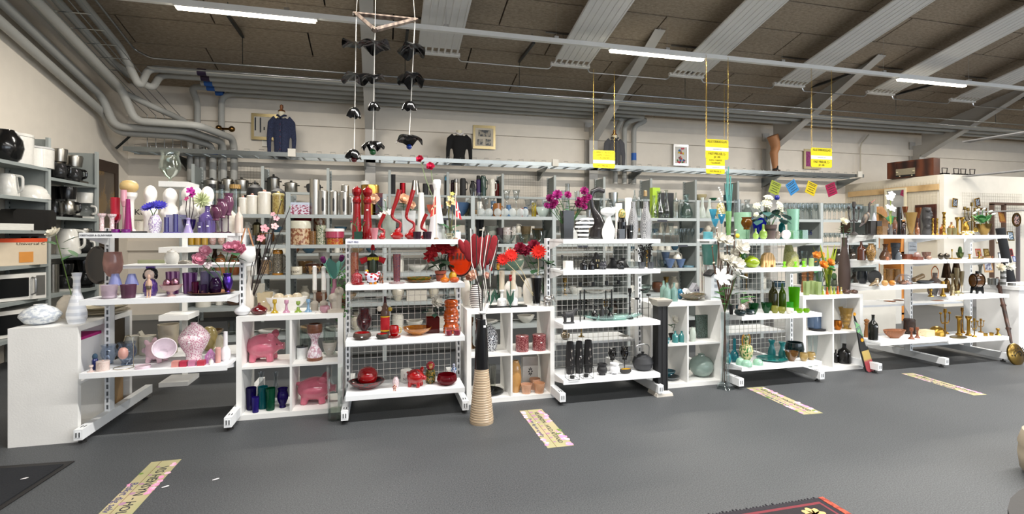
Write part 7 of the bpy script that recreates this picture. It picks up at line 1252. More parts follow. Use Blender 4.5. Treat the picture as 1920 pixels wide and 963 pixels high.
# ================================================================ tray: torsos, leg, pictures
def torso(x,w_,yt,yb,mat,lb,fem=False):
    Y=9.16;a=atY(x,yt,Y);b=atY(x,yb,Y);hh=a.z-b.z;t_=tof(x,Y);wd=w_*t_/F/rd(x)[2];e=empty('dress_form',(a.x,Y,2.72),lb,'mannequin');zz=2.72
    s=a.z-zz;wa=.30 if fem else .36
    body=lambda:joinr(r_tube([(0,0,0),(0,0,.2),(0,0,.45),(0,0,.68),(0,0,.76)],[.24,.21 if fem else .25,.27,.26,.14],18),r_tube([(-.2,0,.7),(-.36,0,.62),(-.41,0,.35),(-.43 if fem else-.4,-.02,.0)],[.12,.11,.085,.06],10),r_tube([(.2,0,.7),(.36,0,.62),(.41,0,.35),(.43 if fem else .4,-.02,.0)],[.12,.11,.085,.06],10))
    o=ob('garment',blob('torso_f' if fem else 'torso',body,.03,3),mat,e,scale=(wd/.98,wd/2.0,s/.92))
    k=s/.92;ob('neck',r_tube([(0,0,.74*k),(0,0,.88*k)],.055,12),'p e0d8c0',e)
    if not fem:ob('neck_cap',r_lathe([(0,.87*k),(.12,.87*k),(.1,.9*k),(.04,.92*k),(.06,.96*k),(.05,1.0*k),(0,1.02*k)],14),'w 8a5428 6a3c1c 20',e)
    ob('collar',joinr(r_tube([(-.07,.0,.8*k),(-.05,-.07,.79*k),(0,-.1,.74*k)],.016,6),r_tube([(.07,.0,.8*k),(.05,-.07,.79*k),(0,-.1,.74*k)],.016,6)),mat if not fem else 'f e4e0e0',e)
    if not fem:
        ob('placket',r_box(-.012,.012,-.135*wd/.55,-.13*wd/.55,.02,.68*k),mat,e)
    return e,k,wd
e,k,wd=torso(528,57,205,287,'f 2c3450 242a44 60','tailor dummy in a dark blue shirt with red buttons on the tray')
for i in range(5):ob('button',r_ell((0,-.14,(.12+.12*i)*k),(.007,.004,.007),6,4),'c a02030',e)
torso(861,50,242,301,'f 0c0c0d','female dummy in a black V-neck jumper over a white collar',True);torso(1152,46,250,312,'f 4c4c50','tailor dummy in a grey shirt and tie behind the yellow sign')
p=atY(1452,325,9.16);e=empty('leg_form',(p.x,9.16,2.72),'display leg with tan stocking, black sock and brown shoe on the tray','mannequin leg');s=(325-252)*tof(1452,9.16)/F
ob('leg',blob('leg',lambda:r_tube([(.03,0,.12),(0,0,.4),(-.02,0,.55),(.04,0,.68),(.0,0,.85),(-.06,0,1.0)],[.065,.085,.1,.11,.13,.14],16),.02,2),'p a8744c',e,scale=(s,s,s));ob('sock',r_tube([(.03*s,0,.03*s),(.03*s,0,.22*s)],.07*s,12),'f 141414',e);ob('shoe',blob('shoe',lambda:joinr(r_ell((.05,0,.06),(.14,.09,.09)),r_ell((.22,0,.04),(.16,.09,.06)),r_box(-.06,.34,-.07,.07,0,.03)),.02,2),'p 3a2a24',e,scale=(s,s,s))
for x0,x1,y0,y1,c,lb in((471,522,212,261,'m b0a078|p c8c4bc','framed abstract print with dark strokes behind the blue shirt'),(887,929,234,278,'m b8a880|p c8bfae','framed collage of three grey prints beside the black jumper'),(1263,1291,270,310,'m b0b0b0|p dcd8d0','small silver-framed multicoloured doodle picture'),(1508,1540,279,316,'p c8b890|n a83080 b84890 9','magenta picture with a black oval behind the right sign')):
    a=atY(x0,y1,9.54);b=atY(x1,y0,9.54);Hh=atY((x0+x1)/2,y0,9.54).z-atY((x0+x1)/2,y1,9.54).z;e=put('frame',((a.x+b.x)/2,9.55,a.z),b.x-a.x,Hh,c,lb,'picture',dp=.2)
e=byl('framed abstract print');P_=e.children[1]
for k,(xx,z0,z1)in enumerate(((-.28,.35,.85),(-.18,.28,.85),(-.12,.38,.5),(.2,.35,.6))):ob('brush_stroke',r_box(e.dimensions.x+xx*.5-.0,xx*.5+.02,-.0095,-.008,z0*.48,z1*.48),'p 1c2430',e)
for k,q in enumerate([c for c in e.children if c.name.startswith('brush')]):
    xx,z0,z1=((-.16,.35,.85),(-.08,.28,.85),(-.02,.38,.5),(.15,.35,.6))[k];q.data=mesh(r_box(xx,xx+.02,-.014,-.01,z0*.45,z1*.45));q.data.materials.append(mt('p 1c2430'))
e=byl('framed collage');
for a_ in((-.11,.13,.24,.36),(-.13,-.03,.08,.18),(.03,.13,.07,.19)):ob('print',r_box(a_[0],a_[1],-.014,-.01,a_[2],a_[3]),'n 3c4248 a8a090 20',e)
e=byl('small silver-framed')
for k in range(26):ob('paint_patch',r_ell((random.uniform(-.09,.09),-.012,random.uniform(.07,.38)),(random.uniform(.012,.035),.003,random.uniform(.012,.03)),8,6,(random.uniform(0,3),'Y')),('p c83848','p d84860','p e0b820','p 3070a8','p 3c8040','p 8a4858','p c83848')[k%7],e)
e=byl('magenta picture');ob('oval',xf(r_ell((0,0,0),(.06,.004,.09)),Matrix.Translation((0,-.012,.2))),'p 181418',e)
# painting on the left wall and the small sign behind unit A
e=put('frame',(-3.95,8.55,1.15),1.0,1.35,'p 3a2a20|n 8a6a38 4a3828 3','large brown abstract painting hanging at the end of the left wall','painting',dp=.3,rz=R(90))
# ================================================================ left wall appliances
def lwput(shape,Y,z,wd,hh,mats,lb,cat,X=-3.78,rz=0):return put(shape,(X,Y,z),wd,hh,mats,lb,cat,rz=rz)
WH_,BK='c e8e6e0','c 141415'
def wy(x):return 3.8/-(rd(x)[0]/rd(x)[1])*1.0
for x,z,sh,wd,hh,m_,lb,cat in(
 (5,2.153,'ovoid',.3,.34,BK,'black rounded air fryer at the left edge of the top shelf','fryer'),(24,2.153,'lidjar',.3,.36,WH_+'|'+WH_,'white electric rice steamer on the top shelf','steamer'),(60,2.153,'lidjar',.34,.26,WH_+'|c c8c8c8','white ice cream maker with a clear lid','ice cream maker'),
 (10,1.803,'electrickettle',.2,.25,WH_,'white electric kettle on the second left shelf','kettle'),(56,1.803,'dome',.32,.16,WH_,'white hand mixer with tangled cord','mixer'),(48,1.454,'toaster',.4,.23,BK+'|'+BK,'black two-slot toaster on the middle left shelf','toaster'),(14,1.454,'box',.3,.07,WH_,'flat white kitchen scale','scale'),
 (22,1.087,'box',.42,.28,'p d8c8b0','boxed food processor with an orange band and cake picture','box'),(66,1.087,'coffee',.22,.3,BK+'|'+BK+'|'+BK+'|'+BK,'black coffee maker beside the boxed food processor','coffee maker'),(14,.72,'microwave',.46,.28,WH_+'|c 101214|m b0b0b0','white microwave oven, upper of the two','microwave'),(12,.35,'microwave',.46,.28,WH_+'|c 101214|m b0b0b0','white microwave oven, lower of the two','microwave')):
    lwput(sh,wy(x),z,wd,hh,m_,lb,cat,rz=R(60)if sh in('toaster','microwave','box')else 0)
bx_=byl('boxed food processor');ob('orange_band',r_box(-.505,.505,-.355,.355,.86,1.005),'p d84818',bx_);ob('cake_picture',r_box(-.1,.2,-.356,-.35,.1,.5),'p d89040',bx_);text(bx_,'Universal C',.13,(.15,-.36,.8),(R(90),0,0),'p 202020')
ST='m a8a49c'
for x,z,sh,wd,hh,m_,lb,cat in(
 (105,2.06,'coffee',.24,.38,BK+'|'+ST+'|G 505050|'+BK,'black and steel coffee maker, left on the top shelf of the second rack','coffee maker'),(132,2.06,'coffee',.28,.34,ST+'|'+ST+'|G 505050|'+BK,'steel coffee maker with a glass jug, right on the top shelf','coffee maker'),
 (120,1.618,'coffee',.28,.38,BK+'|'+BK+'|'+ST+'|'+BK,'black coffee maker with a steel thermos jug','coffee maker'),(154,1.618,'coffee',.26,.34,WH_+'|'+WH_+'|g d0d0d0|'+WH_,'white coffee maker with a glass jug','coffee maker'),(98,1.618,'electrickettle',.18,.2,'g c8c8c8','glass kettle at the left end behind the black coffee maker','kettle'),
 (125,1.167,'electrickettle',.26,.33,WH_,'large white electric kettle behind the rose','kettle'),(152,1.167,'coffee',.24,.32,BK+'|'+ST+'|G 505050|'+WH_,'black coffee maker with white jug handle','coffee maker'),
 (95,.723,'cyl',.12,.34,ST,'steel cylindrical grinder on the lower shelf','grinder'),(115,.723,'coffee',.26,.33,WH_+'|'+BK+'|G 404040|'+WH_,'white and black coffee maker on the lower shelf','coffee maker'),(152,.723,'coffee',.28,.36,BK+'|'+BK+'|G 303030|'+BK,'all-black coffee maker on the lower shelf','coffee maker')):
    lwput(sh,wy(x),z,wd,hh,m_,lb,cat)
# ================================================================ racks: what stands on the grey shelves
SF['ST']=(1.9,5.32)
items('ST',[('snifter',319,44,283,'g f0f8f0','huge clear glass goblet on top of the white stand','goblet',.12)])
SM='m b8b4ac';SB=SM+'|'+SM+'|p 1c1c1c';BKP='p 1c1c1e'
items('W0',[('steelpot',397,31,333,SB,'wide steel pot without a lid at the left end of the tall rack','pot',.2),('steelpot',427,24,330,SB,'steel pot with a red sticker on the tall rack','pot',.2),('steelpot',453,28,332,SB,'steel pot with flat lid and knob on the tall rack','pot',.15),('steelpot',478,14,338,SB,'small steel saucepan behind the cream canisters','pot',.2),
 ('steelpot',513,24,326,'m 9a968e|m 808080|p 141414','tall steel pressure cooker above the flowered canister','pressure cooker',.2),('steelpot',546,25,338,SB,'low steel pot with a ring handle above the yellow tin','pot',.2),('casserole',588,28,341,'p 3c3c3e|p 303032','dark grey pot behind the tallest steel canister','pot',.2),('lidjar',685,17,337,'p e8e6e0|p e8e6e0','stacked white plastic jars behind the pepper mills','jar',.2),
 ('box',736,11,327,'p 141416|p 141416','tall narrow black box on the upper shelf','box',.12),('cyl',755,11,343,'m 902028','red metal canister on the upper shelf','canister',.12),('conevase',779,22,338,'m b0aca4','steel ice bucket with side handles','ice bucket',.15),('cyl',798,11,344,BKP,'black cylinder canister with a white tag','canister',.12),('cyl',810,10,346,'p 3a2c30','dark canister with a silver band','canister',.12),
 ('flask',837,7,331,BKP+'|p 50a0c8','black thermos flask with a light blue cap','thermos',.1),('flask',849,8,337,'c 4a2c34|c 2a1c20','dark plum thermos flask','thermos',.15),('flask',855,8,335,'m c0b8ac|m 808080','slim steel thermos flask','thermos',.06),('thermojug',868,14,334,BKP+'|'+BKP,'straight black thermos jug','thermos jug',.12),('jug',886,12,339,BKP+'|'+BKP,'rounded black thermos jug','thermos jug',.12),('flask',897,9,329,'c 4a3070|p 141414','purple thermos with a black top','thermos',.15),('thermojug',906,13,329,'c 2c4840|p 141414','dark green thermos jug with a black lid','thermos jug',.12),('thermojug',923,13,335,'c ece8dc|c e0d8c8','white thermos jug with a loop handle','thermos jug',.12),('flask',932,8,338,'c a01818|p 141414','red flask hidden behind the white thermos jug','thermos',.22)])
CR='c efe9dc|c efe9dc|c d8a090'
items('R0',[('canister',456,18,367,CR,'small cream canister with a pink knob figure','canister',.1),('canister',473,21,362,CR,'middle cream canister with a pink knob figure','canister',.1),('canister',496,25,355,CR,'largest cream canister with a pink knob figure','canister',.1),('canister',522,23,358,'n d0b868 b09048 12|c e0d090|c e0d090','mustard canister painted with a brown sunflower','canister',.1),
 ('glassjar',441,22,346,'g d0d4d0|w c8a060 a88040 9','glass storage jar with a wooden lid','jar',.15),('glassjar',398,14,345,'g d0d8d8|p 28282a','left glass jar with a black lid behind the figurines','jar',.1),('glassjar',416,13,346,'g d0d8d8|p 28282a','right glass jar with a black lid behind the figurines','jar',.1),('casserole',478,32,340,'p 1a1a1c|p 1a1a1c','black enamel casserole behind the cream canisters','casserole',.28),('casserole',521,31,348,'p 38383a|p 38383a','dark grey casserole behind the mustard canister','casserole',.3),
 ('tinbox',562,40,380,'n d8d0dc b04060 9|c c8d0e0','pale tin box with red telephone booth pictures','tin',.1),('cyl',590,19,336,SM,'very tall plain steel canister','canister',.1),('windowcan',606,18,357,SM+'|p 2c2c2e','left steel canister with an oval window','canister',.1),('windowcan',626,16,358,SM+'|p 2c2c2e','middle steel canister with an oval window','canister',.1),('windowcan',645,17,359,SM+'|p 2c2c2e','right steel canister with an oval window','canister',.1),('cyl',647,15,347,SM,'plain steel canister stacked behind the windowed ones','canister',.26),('windowcan',659,9,369,SM+'|p 2c2c2e','small steel canister with a window by the pepper mill','canister',.08),
 ('roundtin',694,34,347,'m b89048|m b89048','round golden tin behind the pepper mills','tin',.3),('tinbox',711,14,362,'n 5a2c30 404060 9|p 60282c','dark red tin box near the peach rose','tin',.15),('bowl',815,30,384,'G d88870','pinkish glass bowl behind the white cone vase','bowl',.15),('bowl',861,40,380,'c 486890','blue enamel mixing bowl','bowl',.2),('bowl',833,14,391,'n 50483c 302c24 12','small dark pottery bowl beside the blue one','bowl',.12),('bowl',874,14,380,'c c8c0a0','cream bowl nested beside the blue mixing bowl','bowl',.3),
 ('mug',899,9,378,'c e8e4dc','white mug behind the crystal candleholders','mug',.3),('mug',932,16,381,'c b06c28','brown glazed mug among the crystal','mug',.3),('mug',953,9,384,'c 4878a8','blue mug among the crystal','mug',.33),('mug',925,9,377,'c 3a70a0','deep blue beaker behind the brown mug','mug',.36),('cup',978,6,390,'c c02020','tiny red cup among the crystal','cup',.32),('cup',986,8,388,'c 3060a0','little blue cup among the crystal','cup',.32),('cup',1001,9,380,'c e0c020','yellow beaker among the crystal','cup',.3)])
for x,yt,lb in((887,352,'tallest crystal candlestick at the left, beside the black jug'),(899,361,'crystal candlestick on a long thin stem'),(912,370,'medium crystal candlestick, third from the left'),(923,371,'medium crystal candlestick near the brown mug')):items('R0',[('candlestem',x,11,yt,'g d8dcdc',lb,'candlestick',.1)])
for x,yt,lb in((950,356,'left of two big crystal candle goblets'),(968,356,'right of two big crystal candle goblets'),(990,374,'left of two medium crystal candle goblets'),(1000,374,'right of two medium crystal candle goblets')):items('R0',[('candlestem',x,15,yt,'g dce0e0',lb,'candlestick',.15)])
for x,w in((903,14),(917,16),(933,15),(947,16),(961,15),(976,14),(985,13)):items('R0',[('crystal',x,w,390,'G e4e8e8','chunky clear crystal tealight block in the row on the grey rack','tealight',.06,{'group':'crystal tealight blocks'})])
items('R0',[('bowl',1018,26,388,'G dce4e0','white pressed glass bowl near the magenta peonies','bowl',.15),('bowl',1038,20,392,'g d8dcdc','clear glass bowl partly behind the white column','bowl',.15),('tumbler',1064,9,344,'g d8dcdc','tall clear glass cylinder above the black vase','vase',.2),('flute',1056,9,357,'g d8dcdc','clear trumpet glass behind the peonies','glass',.25),('flute',1082,10,358,'g d8dcdc','clear flared vase between the two peony bunches','vase',.2),('tumbler',1104,10,393,'m a0a0a0','grey metal tumbler behind the swan neck','cup',.12),
 ('bowl',1150,18,361,'m b8bab8','shiny steel bowl above the glass jugs','bowl',.3),('ovoid',1143,16,373,'g d4dada','clear glass jug behind the white cat figure','jug',.15),('carafe',1127,14,368,'g d4dada','clear glass carafe between the dark and white cat figures','carafe',.15),('winebottle',1190,10,356,'g d4dada','left swing-top clear bottle','bottle',.15),('winebottle',1199,9,357,'g d4dada','right swing-top clear bottle','bottle',.2),('flask',1210,8,357,'g d4dada|w c8a878 a88858 9','clear bottle with a cork behind the patterned vase','bottle',.25),
 ('carafe',1226,14,366,'g dce0dc','clear decanter just right of the patterned vase','decanter',.12),('carafe',1236,20,358,'g dce0dc','broad clear decanter with a stopper','decanter',.12),('carafe',1249,15,356,'g dce0dc','clear decanter with slender neck','decanter',.1),('winebottle',1267,11,361,'g dce0dc|c c01818','clear bottle with a red cap','bottle',.12),('winebottle',1276,10,374,'g dce0dc','clear bottle with a cork stopper','bottle',.2),('carafe',1287,25,364,'g c8d8d4','wide ship decanter with a glass stopper','decanter',.12),('carafe',1317,14,370,'G e0e4e0','frosted carafe, left of two beside the rack post','carafe',.12),('carafe',1330,14,373,'G e0e4e0','frosted carafe, right of two beside the rack post','carafe',.12),
 ('ball',1351,18,380,'n d8cc98 a89858 9','yellow dried flowers behind the slim green vase','flowers',.2),('carafe',1401,26,374,'g dce0e0','cut-glass decanter behind the mint vase','decanter',.15),('cup',1383,14,374,'g dce0e0','clear glass jar with flowers above the mint vase','jar',.2)])
items('R0',[('box',1228,16,352,'p a8c830','lime green box behind the decanters','box',.36),('box',1245,30,362,BKP,'black appliance behind the decanters','box',.35)])
items('W0',[('bowl',1313,26,365,'c d8c89c','wide cream bowl on the upper shelf above the frosted carafes','bowl',.15),('bowl',1337,15,371,'c 3a7458','green bowl on the upper shelf','bowl',.15),('cyl',1362,12,365,'c 205860','dark teal canister behind the reeds','canister',.15)])
# wine glasses by the hundred-ish on the right-hand bays
for S,x0,x1,st,yt,w,cut,lb in(('R0',1470,1532,8.5,380,8,0,'clear stemmed wine glass standing in rows, left of the last rack post'),('R0',1545,1600,9,381,9,0,'large clear wine glass behind the iron candelabrum'),('R0',1603,1612,9,383,10,0,'big clear wine glass behind the wooden heron'),('R1',1232,1260,13,418,11,1,'tall clear flared champagne glass'),('R1',1266,1305,8,428,8,0,'small clear schnapps glass with a cut stem'),('R1',1546,1596,9,436,8,0,'small clear glass behind the brown bottle vase')):
    x=x0;r_=0
    while x<=x1:
        for d in((.08,.22)if not cut else(.1,)):items(S,[('flute' if cut else 'stemglass',x+(3 if d>.1 and not cut else 0),w,yt,'g dce2e2',lb,'glass',d,{'group':lb+'es','seg':12,'name':'wine_glass'})])
        x+=st
items('R1',[('roundtin',563,41,414,'n d8b890 a06040 8|c d8d4c0','big round beige cake tin with a flower border','tin',.1),('cyl',586,14,433,'n a87838 50301c 20','small brown patterned canister','canister',.08),('cyl',602,19,422,'v e8e0c8 5a7050 20','tall canister painted with a yellow and red bouquet','canister',.12),('cyl',599,22,407,'n b05830 e0c8a0 8','orange canister behind the bouquet canister','canister',.3),('roundtin',568,34,406,'c b81420|c b81420','red round tin behind the beige cake tin','tin',.32),('roundtin',628,32,441,'n c82818 e0a020 12|c c82818','red round tin with yellow animals','tin',.1),
 ('cup',359,13,444,'c e0b028','left yellow eggcup-like cup in the first bay','cup',.07),('cup',371,12,445,'c dca838','middle yellow cup in the first bay','cup',.07),('cup',384,13,445,'c dcb040','right yellow cup in the first bay','cup',.07),('roundbowl',399,14,444,'v f0ece4 b03030 30','white sugar bowl with red fruits','bowl',.08),('roundbowl',415,14,443,'v f0ece4 c06030 30','white sugar bowl with orange flowers','bowl',.08),('cup',429,12,444,'c f0f0ee','plain white cup at the end of the first bay','cup',.08),
 ('jug',464,16,416,'c e8e4da','white teapot-like jug behind the beige bottle','jug',.25),('steelpot',482,18,410,'m 706850|m 706850|p 101010','brass and steel coffee percolator','percolator',.25),('roundbowl',500,32,436,'c 8a5428','brown bowl with white spoons','bowl',.15),('tumbler',504,15,438,'m a8a8a8','steel tumbler under the brown bowl','cup',.08),('ball',525,17,438,'g d0d4d4','round clear glass jar near the post','jar',.1),('cup',462,14,440,'g c8ccd0','left clear glass jar under the white bottles','jar',.08),('cup',475,12,441,'g c8ccd0','right clear glass jar under the white bottles','jar',.1),
 ('roundbowl',668,28,444,'c d8d4cc','cream bowl under the red shelf','bowl',.2),('mug',855,12,432,'c 50a0a0','turquoise mug behind the orchid glass','mug',.15),
 ('coffee',901,16,411,BKP+'|'+BKP+'|G 303030|'+BKP,'black coffee press above the red leaves','coffee press',.3),('bowl',922,26,424,'c a0a498','grey-green mixing bowl above the red leaves','bowl',.25),('cup',938,14,427,'p 2c1c22','dark plum beaker above the glass dish','cup',.15),('mug',950,15,426,'v ecece8 8a6a60 40','white patterned mug above the glass dish','mug',.12),('cup',963,10,424,'n c8c4bc 8a8478 20','tall grey marbled cup','cup',.15),('bowl',948,40,440,'g ccd8d4','wide shallow clear glass dish','dish',.08),('bowl',983,23,439,'g c4d0cc','ribbed clear glass bowl','bowl',.08),('flare',1013,34,431,'g c8d4d0','large pressed-glass salad bowl by the white upright','bowl',.1),('bowl',986,20,424,'c b89c70','stack of tan wooden plates, upper','plates',.3),('bowl',1008,22,428,'c a88858','brown plates stacked behind the salad bowl','plates',.34)])
items('R1',[('jar',1075,22,425,'c c8c8c4','pale jar seen through the wire behind the black vase','jar',.15),('carafe',1098,14,412,'g d0d4d4','clear carafe seen behind the striped fish vase','carafe',.15),('flute',1222,12,420,'g dce2e2','tall clear flared champagne glass next to the white shelf','glass',.15)])
o=byl('cream bowl under the red');put('roundtin',(lambda q:(q[0],q[1],1.30+.075))(where('R1',628,10,400,.1)[0]),.2,.1,'c d04868|c f0ece8','pink round tin with a white lid stacked on the red one','tin')
items('R2',[('lidjar',471,22,480,'c e8e6e0|c e8e6e0','white porcelain canister with an oval emblem','jar',.1),('stein',497,18,482,'n b89870 4a3828 30|m a0a0a0','smaller beer stein with grapes and a pewter lid','beer stein',.1),('stein',521,21,468,'n 8a8270 302c28 30|c d89020','large beer stein with blue and orange bands','beer stein',.1),('vase',484,14,466,'c 2c2420','dark slim vase left of the steins','vase',.25),('jar',556,22,498,'c d0c8b4','stoneware fat jar lettered FEDT','jar',.08),('casserole',587,30,490,'n b08858 40241a 5|c 40241a','brown and cream lidded casserole','casserole',.15),('bowl',573,30,489,'c a88050','tan clay dish behind the casserole','dish',.32),
 ('urnjar',440,24,470,'c 9a5428|c 9a5428','brown clay pot behind the pink roses','pot',.2),('urnjar',414,24,472,'c b07040|c b07040','terracotta storage jar behind the pink roses','jar',.15),('vase',403,14,466,'c 4a2c1c','dark brown bottle behind the pink roses','bottle',.3),('urn',610,25,494,'c 5c3424','reddish brown jug at the right of the casserole','jug',.25),
 ('bowl',608,22,473,'c e8e4da','cream gravy bowl behind the candles','bowl',.33),('bowl',958,50,487,'G a8c0b0','stack of green-grey glass plates','plates',.15),('dome',911,26,462,'m a0a0a0','chrome warming dome behind the twigs','dome',.2),
 ('footvase',1256,22,485,'c 7088b0','left dusty blue ice cream bowl','bowl',.08),('footvase',1276,20,485,'c 7088b0','right dusty blue ice cream bowl','bowl',.08),('footvase',1248,17,472,'c 7890b4','upper dusty blue bowl behind the pair','bowl',.25),('disc',1290,24,494,'c 7098a8','pale blue plate beside the ice cream bowls','plate',.12,{'h':.025}),('tumbler',1236,9,468,'g d8dcdc','clear glass behind the dry twigs','glass',.15),
 ('bowl',1508,14,470,'g d8e0dc','clear bowl with pink flowers behind the candles','bowl',.12)])
fj=byl('stoneware fat jar');text(fj,'FEDT',.33,(0,-.51,.35),(R(90),0,0),'p 3a2c20')
# repeated kitchenware, seen between and through the front units
BAY=('behind the pink roses','behind the blossom twigs','behind the red unit, left half','behind the red unit, right half','behind the black floor vase','behind the black and white unit','behind the stoneware bowl','behind the green unit','behind the brown bottle vase')
KINDS=(('bowl',.2,.09,'c e6e2d8','white bowl'),('bowl',.24,.08,'c b89870','tan dish'),('roundbowl',.16,.12,'c 6a4028','brown pot'),('plate',.26,.04,'c ece8e0','white plate'),('mug',.085,.1,'c e8e4da','white mug'),('tumbler',.08,.13,'g d4dada','clear glass'),('vase',.13,.2,'c c8c0ae','beige vase'),('jug',.13,.18,'c e0dacb','cream jug'),('lidjar',.13,.18,'c d8d4c8|c c8c4b8','cream lidded jar'),('bowl',.18,.1,'g c8d4d0','glass bowl'),('urn',.15,.2,'c 4a4038','dark urn'),('box',.22,.12,'p b8b2a6','grey carton'),('candlestem',.08,.22,'m a88850','gilt candlestick'),('winebottle',.09,.26,'g d0d8d4','clear bottle'),('bowl',.2,.09,'c 386078','blue bowl'))
PICK={0:(2,6,8,3),1:(1,3,6,2),2:(0,6,11,8,3),3:(6,0,11,7,3),4:(9,5,12,10,3),5:(12,5,9,13,12),6:(3,5,9,14),7:(14,9,5,14,3),8:(5,9,10,13)}
rs=random.Random(5);LV_={'R2':'third','R3':'fourth','R4':'lowest'}
def fill(S,bays,X0,lv,rackname,n,heavy=None):
    z,Y=SF[S]
    for b in bays:
        a,c=X0+b+.08,X0+b+.94;kinds=PICK[min(b,8)]if heavy is None else heavy;x=a;last=None
        for q in range(n):
            k=KINDS[kinds[(q+len(S)+int(z*7))%len(kinds)]if rs.random()<.8 else rs.randrange(len(KINDS))]
            wd=k[1]*rs.uniform(.85,1.15)
            if x+wd>c:break
            lb='%s on %s shelf of %s %s'%(k[4],lv,rackname,BAY[min(b,8)])
            put(k[0],(x+wd/2,Y+rs.uniform(.13,.24),z),wd,k[2]*rs.uniform(.85,1.15),k[3],lb,k[4].split()[-1],lb.replace(' on ','s on ',1),seg=14);x+=wd+rs.uniform(.015,.05)
fill('R2',(2,3,5,7,8),-1.97,'third','grey rack',6)
fill('R3',range(9),-1.97,'fourth','grey rack',6)
fill('R4',range(9),-1.97,'lowest','grey rack',5)
BAY=('near the white stand','near the blossom twigs','behind the beige cake tin','behind the pepper mills','behind the white cone vase','behind the crystal blocks','beside the magenta peonies','behind the white cat figure','behind the decanters','behind the mint vase')
PICK={k:(0,4,8,2,14,7,11,1)for k in range(10)}
fill('W1',range(4,10),-2.87,'second','tall wall rack',5);fill('W2',range(1,10),-2.87,'third','tall wall rack',5);fill('W3',(1,2,4,5,7,8),-2.87,'fourth','tall wall rack',4)
# through unit B's wire: its own rear shelf
SF['BB']=(.5,4.36);SF['CB']=(.42,4.35)
items('BB',[('ovoid',820,36,650,'c a09c94','round grey pot on the rear side of the red unit','pot',.15),('roundbowl',745,34,682,'c 98948c','low grey bowl on the rear side of the red unit','bowl',.15),('box',705,22,672,'p c8c4b8','small pale box on the rear side of the red unit','box',.15),('box',675,24,676,'p b8b4a8','pale carton on the rear side of the red unit','box',.18)])
items('CB',[('vase',1060,18,620,'m 8a7c68','bronze vase seen through the wire left of the black vases','vase',.12),('vase',1170,20,630,'m 8a8478','pewter jug seen through the wire behind the goblets','jug',.14),('tumbler',1195,20,622,'c 4a4a4c','dark grey canister seen through the wire behind the kettle','canister',.16),('stick',1090,12,610,'m a08858','gilt candlestick seen through the wire above the black vases','candlestick',.2)])
# ================================================================ floor stickers, mats, rug, pouf
def f_stick(nt,b):
    N,L_=nt.nodes,nt.links;tc=N.new('ShaderNodeTexCoord');n=N.new('ShaderNodeTexNoise');n.inputs['Scale'].default_value=3.5;L_.new(tc.outputs['Object'],n.inputs['Vector'])
    r=N.new('ShaderNodeValToRGB');r.color_ramp.elements[0].position=.35;r.color_ramp.elements[1].position=.65;r.color_ramp.elements[0].color=(.36,.35,.18,1);r.color_ramp.elements[1].color=(.5,.41,.25,1);L_.new(n.outputs['Fac'],r.inputs[0]);L_.new(r.outputs[0],b.inputs['Base Color']);b.inputs['Roughness'].default_value=.4
MSTK=shader('floor_sticker',f_stick)
def onfl(x,y):t=H*F/(y-HY);a,b,c=rd(x);return Vector((a*t,b*t,0))
for i,(P4,lb)in enumerate(((((340,861),(284,866),(185,963),(268,963)),'floral distance sticker on the floor at the lower left'),(((1015,766),(974,770),(1027,840),(1075,834)),'floral distance sticker on the floor before the floor vase'),(((1424,722),(1399,727),(1507,777),(1540,770)),'floral distance sticker on the floor before the green unit'),(((1708,698),(1690,700),(1826,741),(1852,739)),'floral distance sticker on the floor before the brass unit'))):
    q=[onfl(*p)for p in P4];o0=q[1];ux=(q[2]-q[1]);Ln=ux.length if i else 1.08;ux.normalize();uy=Vector((-ux.y,ux.x,0));Wd=abs((q[0]-q[1]).dot(uy));az=math.atan2(ux.y,ux.x)
    e=empty('floor_sticker',tuple(o0),lb,'sticker','distance stickers on the floor',az)
    ob('sheet',r_box(0,Ln,0,Wd,.0005,.0015),MSTK,e)
    text(e,'VIS HENSYN - HOLD AFSTAND',Ln*.062,(Ln*.5,Wd*.62,.002),(0,0,0),'p 181c30',sx=.98);text(e,'Beskyt dig selv og andre',Ln*.05,(Ln*.5,Wd*.16,.002),(0,0,0),'p 404070')
    ob('printed_branch',r_box(0,Ln,Wd*.33,Wd*.345,.0016,.002),'p 6a4028',e)
    for c_,n_ in(('p e090b8',30),('p a88098',9),('p e8b8cc',22),('p 6a8838',8)):
        rr=[]
        for k in range(n_):
            side=(rs.uniform(.8,.97)if rs.random()<.7 else rs.uniform(.02,.12))if c_!='p a88098' else .42
            x_=rs.choice((rs.uniform(.03,.4),rs.uniform(.62,.97)))if c_!='p a88098' else .08+.1*k;rr.append(mv(r_lathe([(0,.0016),(1,.0016),(1,.0022),(0,.0022)],6),(Ln*x_,Wd*side,0),k,Wd*rs.uniform(.12,.24)))
        rr=[([(v[0],v[1],.0016+(.0006 if j%2 else .0003))for j,v in enumerate(r[0])],r[1])for r in rr]
        ob('printed_blossoms',mesh(joinr(*rr),'p',False),c_,e)['kind']='stuff'
a,b,c=onfl(140,865),onfl(0,875),onfl(8,963)
e=empty('door_mat',tuple(a),'black ribbed entrance mat at the lower left corner','mat');d1=(b-a).normalized();d2=(c-a).normalized();d2=(d2-d1*d2.dot(d1)).normalized()
e.rotation_euler=(0,0,math.atan2(d1.y,d1.x));sg_=1 if d1.cross(d2).z>0 else-1
ob('rubber_border',r_box(0,1.5,min(0,sg_*2.4),max(0,sg_*2.4),0,.006),'p 1c1a1a',e);ob('carpet_field',r_box(.03,1.5,min(sg_*.05,sg_*2.4),max(sg_*.05,sg_*2.4),.006,.011),'f 0c0e14 181c24 300',e)
